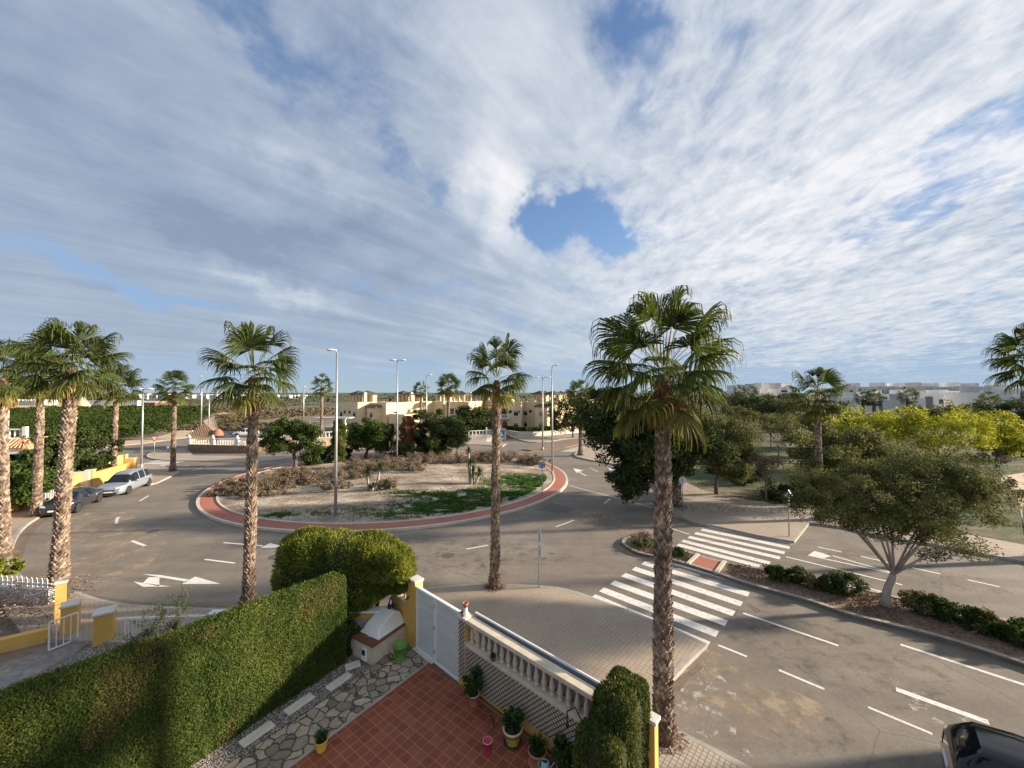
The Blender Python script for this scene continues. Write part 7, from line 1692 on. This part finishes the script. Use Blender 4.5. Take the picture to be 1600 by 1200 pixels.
# leafy garden trees round the villa
for px, py, cx_, cy_, rx, ry, lab, m, s_ in [(30, 800, 38, 757, 1.8, 1.5, 'bushy green citrus tree behind the yellow wall on the far left', 'mid_leaf', 91), (12, 800, 12, 762, 1.5, 1.3, 'lower green bush left of the citrus tree', 'mid_leaf', 92), (75, 770, 78, 722, 2.2, 2.2, 'leafy tree behind the bar gate and the bowed palm', 'dark_leaf', 93),
    (108, 760, 112, 712, 2.6, 2.6, 'leafy dark tree just right of the bowed palm trunk', 'dark_leaf', 94), (140, 752, 142, 705, 2.6, 2.6, 'dark garden tree above the yellow pillar', 'dark_leaf', 95), (62, 765, 66, 728, 2.0, 1.8, 'tree between the villa eave and the bowed palm', 'orange_leaf', 96)]:
    bt = G(px, py, .0); tree(lab, bt, [E(bt, cx_, cy_, rx, ry), E(bt, cx_-6, cy_+12, rx*.8, ry*.7)], m, ncl=60, rc=.55, nl=14000, size=.11, seed=s_, hollow=.35, nb=8, tr=.14, br=.05, group='garden trees by the left villa')
# white modern houses on the right
def modern(label, px0, px1, Y, ytop, ybase=None, m='white_wall', seed=1, floors=2, name='modern_house', depth=9, group='white modern houses on the right', win=True, dark=0):
    x0, x1 = XT(px0, Y), XT(px1, Y); H = ZT((0, Y), ytop); root = thing(name, label, 'house', (x0, Y, 0), 0, group); L = x1-x0; r = random.Random(seed); k = Y/100
    b = MB(); b.box(0, L, 0, depth, -.5, H); b.box(-.003, L+.003, -.003, .2, H, H+.5*k); b.build('wall', M[m], root)
    b = MB(); q = r.uniform(.1, .5); b.box(L*q, L*(q+.28), 2.5, depth-1, H, H+1.9*k*.8); b.build('roof_room', M['grey_wall' if seed % 3 == 0 else 'white_wall'], root)
    if win:
        n = max(2, int(L/3.4)); fh = H/floors
        for f in range(floors):
            for i in range(n):
                if r.random() < .2: continue
                xa = L*(i+.5)/n; w_ = r.choice([1.0, 1.6, 2.1])*min(1.6, k**.5); zc = fh*(f+.55); b = MB(); b.box(xa-w_/2, xa+w_/2, -.06, -.004, zc-.75, zc+.65); b.build('window', M['dark_glass'], root)
    if dark: b = MB(); b.box(L*dark, L*min(1, dark+.3), -.35, -.005, H*.25, H*.98); b.build('grey_panel', M['grey_panel'], root)
    if seed % 2 == 0: b = MB(); b.box(L*.55, L*.9, -1.6, -.005, H*.52, H*.56); b.box(L*.55, L*.9, -1.6, -1.5, H*.56, H*.68); b.build('balcony', M['white_wall'], root)
    return root
for i, (a, c, Y, yt, m, f, dk, lab) in enumerate([
    (1372, 1412, 128, 619, 'white_wall', 2, .02, 'white modern house with a dark grey panel, left end of the nearer row'), (1413, 1440, 130, 618, 'white_wall', 2, 0, 'small white modern house between two with dark panels'), (1444, 1480, 120, 619, 'white_wall', 2, .02, 'white modern house with a wide dark grey panel, middle of the nearer row'),
    (1482, 1512, 122, 618, 'white_wall', 2, 0, 'white flat roofed house just right of the wide dark panel'), (1513, 1534, 124, 620, 'white_wall', 2, .5, 'narrow white house before the tall pale one'), (1532, 1582, 104, 613, 'white_wall', 2, 0, 'tall pale white house behind the right edge palm'), (1583, 1640, 100, 610, 'white_wall', 2, .2, 'white house cut by the right edge of the photo'),
    (1340, 1370, 140, 622, 'white_wall', 2, .5, 'low white house partly behind park trees'), (1425, 1446, 112, 625, 'white_wall', 1, 0, 'low white cube house above the mimosa trees')]):
    modern(lab, a, c, Y, yt, m=m, seed=i+1, floors=f, dark=dk)
for i in range(8):
    a = 1308+i*30.5; modern(['first', 'second', 'third', 'fourth', 'fifth', 'sixth', 'seventh', 'eighth'][i]+' grey terraced house of the far upper row, counted from the left', a, a+29.5, 175+(i % 3)*2, 607.5 if i % 2 else 606.5, m='grey_wall', seed=i+20, floors=3, group='grey terraced houses of the far upper row', dark=.6 if i in (2, 4) else 0)
for i in range(7):
    a = 1150+i*14; modern(['first', 'second', 'third', 'fourth', 'fifth', 'sixth', 'seventh'][i]+' far white cube house left of the reddish palm, counted from the left', a, a+9, 260+(i*37 % 60), [611, 610, 608.5, 607, 607, 607.5, 608][i], m='white_wall', seed=i+40, floors=3, group='far white cube houses', depth=14)
for i, (px, py) in enumerate([(1152, 640), (1172, 644), (1345, 632), (1372, 626), (1388, 640), (1556, 648)]):
    pass
for px, bY, ty, lab, s_ in [(1156, 150, 612, 'far small palm at the back of the park, left one', 3), (1175, 160, 613, 'far small palm at the back of the park, right one', 4), (1348, 118, 622, 'far palm with a round crown before the grey terrace, left one', 3), (1365, 116, 623, 'far palm with a round crown before the grey terrace, right one', 2), (1418, 110, 620, 'far palm before the white house with the wide dark panel', 3), (1545, 92, 630, 'far palm before the tall pale white house', 2)]:
    palm(lab, (XT(px, bY), bY, 0), (XT(px, bY), bY, ZT((0, bY), ty)), r0=.45, variant=3, cs=1.5+.0*s_, dry=0, seed=s_+50, detail=.35, rz=s_, flare=0, group='far palms among the houses')
# far left: greenhouse, trucks, distant white village
root = thing('greenhouse', 'long low white roofed greenhouse behind the leftmost palms', 'greenhouse', (XT(-40, 250), 250, 0)); L = XT(58, 250)-XT(-40, 250); b = MB(); b.box(0, L, 0, 12, 0, 2.6); b.build('wall', M['grey_wall'], root)
b = MB(); n = 14
for i in range(n): b.add([(L*i/n, -.1, 2.5), (L*(i+1)/n, -.1, 2.5), (L*(i+.5)/n, -.1, 3.7), (L*i/n, 12, 2.5), (L*(i+1)/n, 12, 2.5), (L*(i+.5)/n, 12, 3.7)], [(0, 1, 2), (0, 2, 5, 3), (1, 4, 5, 2), (3, 5, 4)])
b.build('roof', M['white_wall'], root)
for i, (px, lab) in enumerate([(124, 'white lorry trailer in the yard beyond the grove, left one'), (153, 'white lorry trailer in the yard beyond the grove, middle one'), (186, 'white lorry trailer in the yard beyond the grove, right one')]):
    root = thing('lorry', lab, 'lorry', (XT(px, 215), 215, 0), .05*i, 'lorries in the yard beyond the grove'); b = MB(); b.box(0, 9.5, 0, 2.5, 1.0, 3.9); b.build('trailer', M['white_wall'], root); b = MB(); b.box(-2.6, -.3, .1, 2.4, .6, 3.0); b.build('cab', M['paint_white'], root)
    for x in (-1.6, 6, 7.2): b = MB(); b.lathe([(.01, 0), (.5, 0), (.5, .3), (.01, .3)], (0, 0, 0), 12, M=Matrix.Translation((x, .25, .5)) @ Matrix.Rotation(math.pi/2, 4, 'X')); b.build('wheel', M['tyre'], root)
root = thing('warehouse', 'low brown shed behind the fan palms beyond the grove', 'shed', (XT(198, 230), 230, 0)); b = MB(); b.box(0, 17, 0, 8, 0, 2.4); b.build('wall', M['brown_tile'], root); b = MB(); b.add([(0, 0, 2.4), (17, 0, 2.4), (17, 8, 3.2), (0, 8, 3.2), (0, 8, 2.4), (17, 8, 2.4)], [(0, 1, 2, 3), (0, 3, 4), (1, 5, 2), (3, 2, 5, 4)]); b.build('roof', M['grey_wall'], root)
root = thing('sand_heap', 'pointed orange sand heap in the yard right of the bowed palm', 'heap', (XT(130, 200), 200, 0)); b = MB(); b.lathe([(4.2, 0), (2.6, 2.4), (1.0, 5.4), (.05, 6.4)], (0, 0, 0), 12); b.build('sand', M['sand'], root, smooth=True)
vr = random.Random(5); k = 0
proto = None
def far_house(label, px, w_, Y, yt, yb, group):
    global proto
    x = XT(px, Y); zt = ZT((0, Y), yt); zb = ZT((0, Y), yb); W_ = w_*Y/FPX
    if proto is None:
        root = thing('village_house', label, 'house', (0, 0, 0), 0, group); b = MB(); b.box(0, 1, 0, 1, 0, .82); b.build('wall', M['white_wall'], root); b = MB(); b.add([(0, 0, .82), (1, 0, .82), (1, 1, .82), (0, 1, .82), (.2, .5, 1), (.8, .5, 1)], [(0, 1, 5, 4), (1, 2, 5), (2, 3, 4, 5), (3, 0, 4)]); b.build('roof', M['roof_tile'], root)
        for i in range(2): b = MB(); b.box(.2+i*.4, .34+i*.4, -.02, -.002, .3, .55); b.build('window', M['dark_glass'], root)
        proto = root
    else: root = dup(proto, (0, 0, 0), 0, label)
    root.location = (x, Y, zb); root.scale = (W_, W_*.9, zt-zb)
n_ = ['far left', 'left', 'middle', 'right', 'far right']
px = 205; i = 0
while px < 330:
    w_ = vr.uniform(6, 13); far_house('tiny white house of the distant village seen over the orange grove', px, w_, 420+vr.uniform(-15, 15), 614.5+vr.uniform(-.8, .8), 624, 'houses of the distant village'); px += w_+vr.uniform(.5, 4)
px = 330
while px < 476:
    w_ = vr.uniform(5, 10); far_house('tiny white house of the distant village seen over the orange grove', px, w_, 520+vr.uniform(-15, 15), 616.3+vr.uniform(-.6, .5), 622.5, 'houses of the distant village'); px += w_+vr.uniform(.2, 1.2)
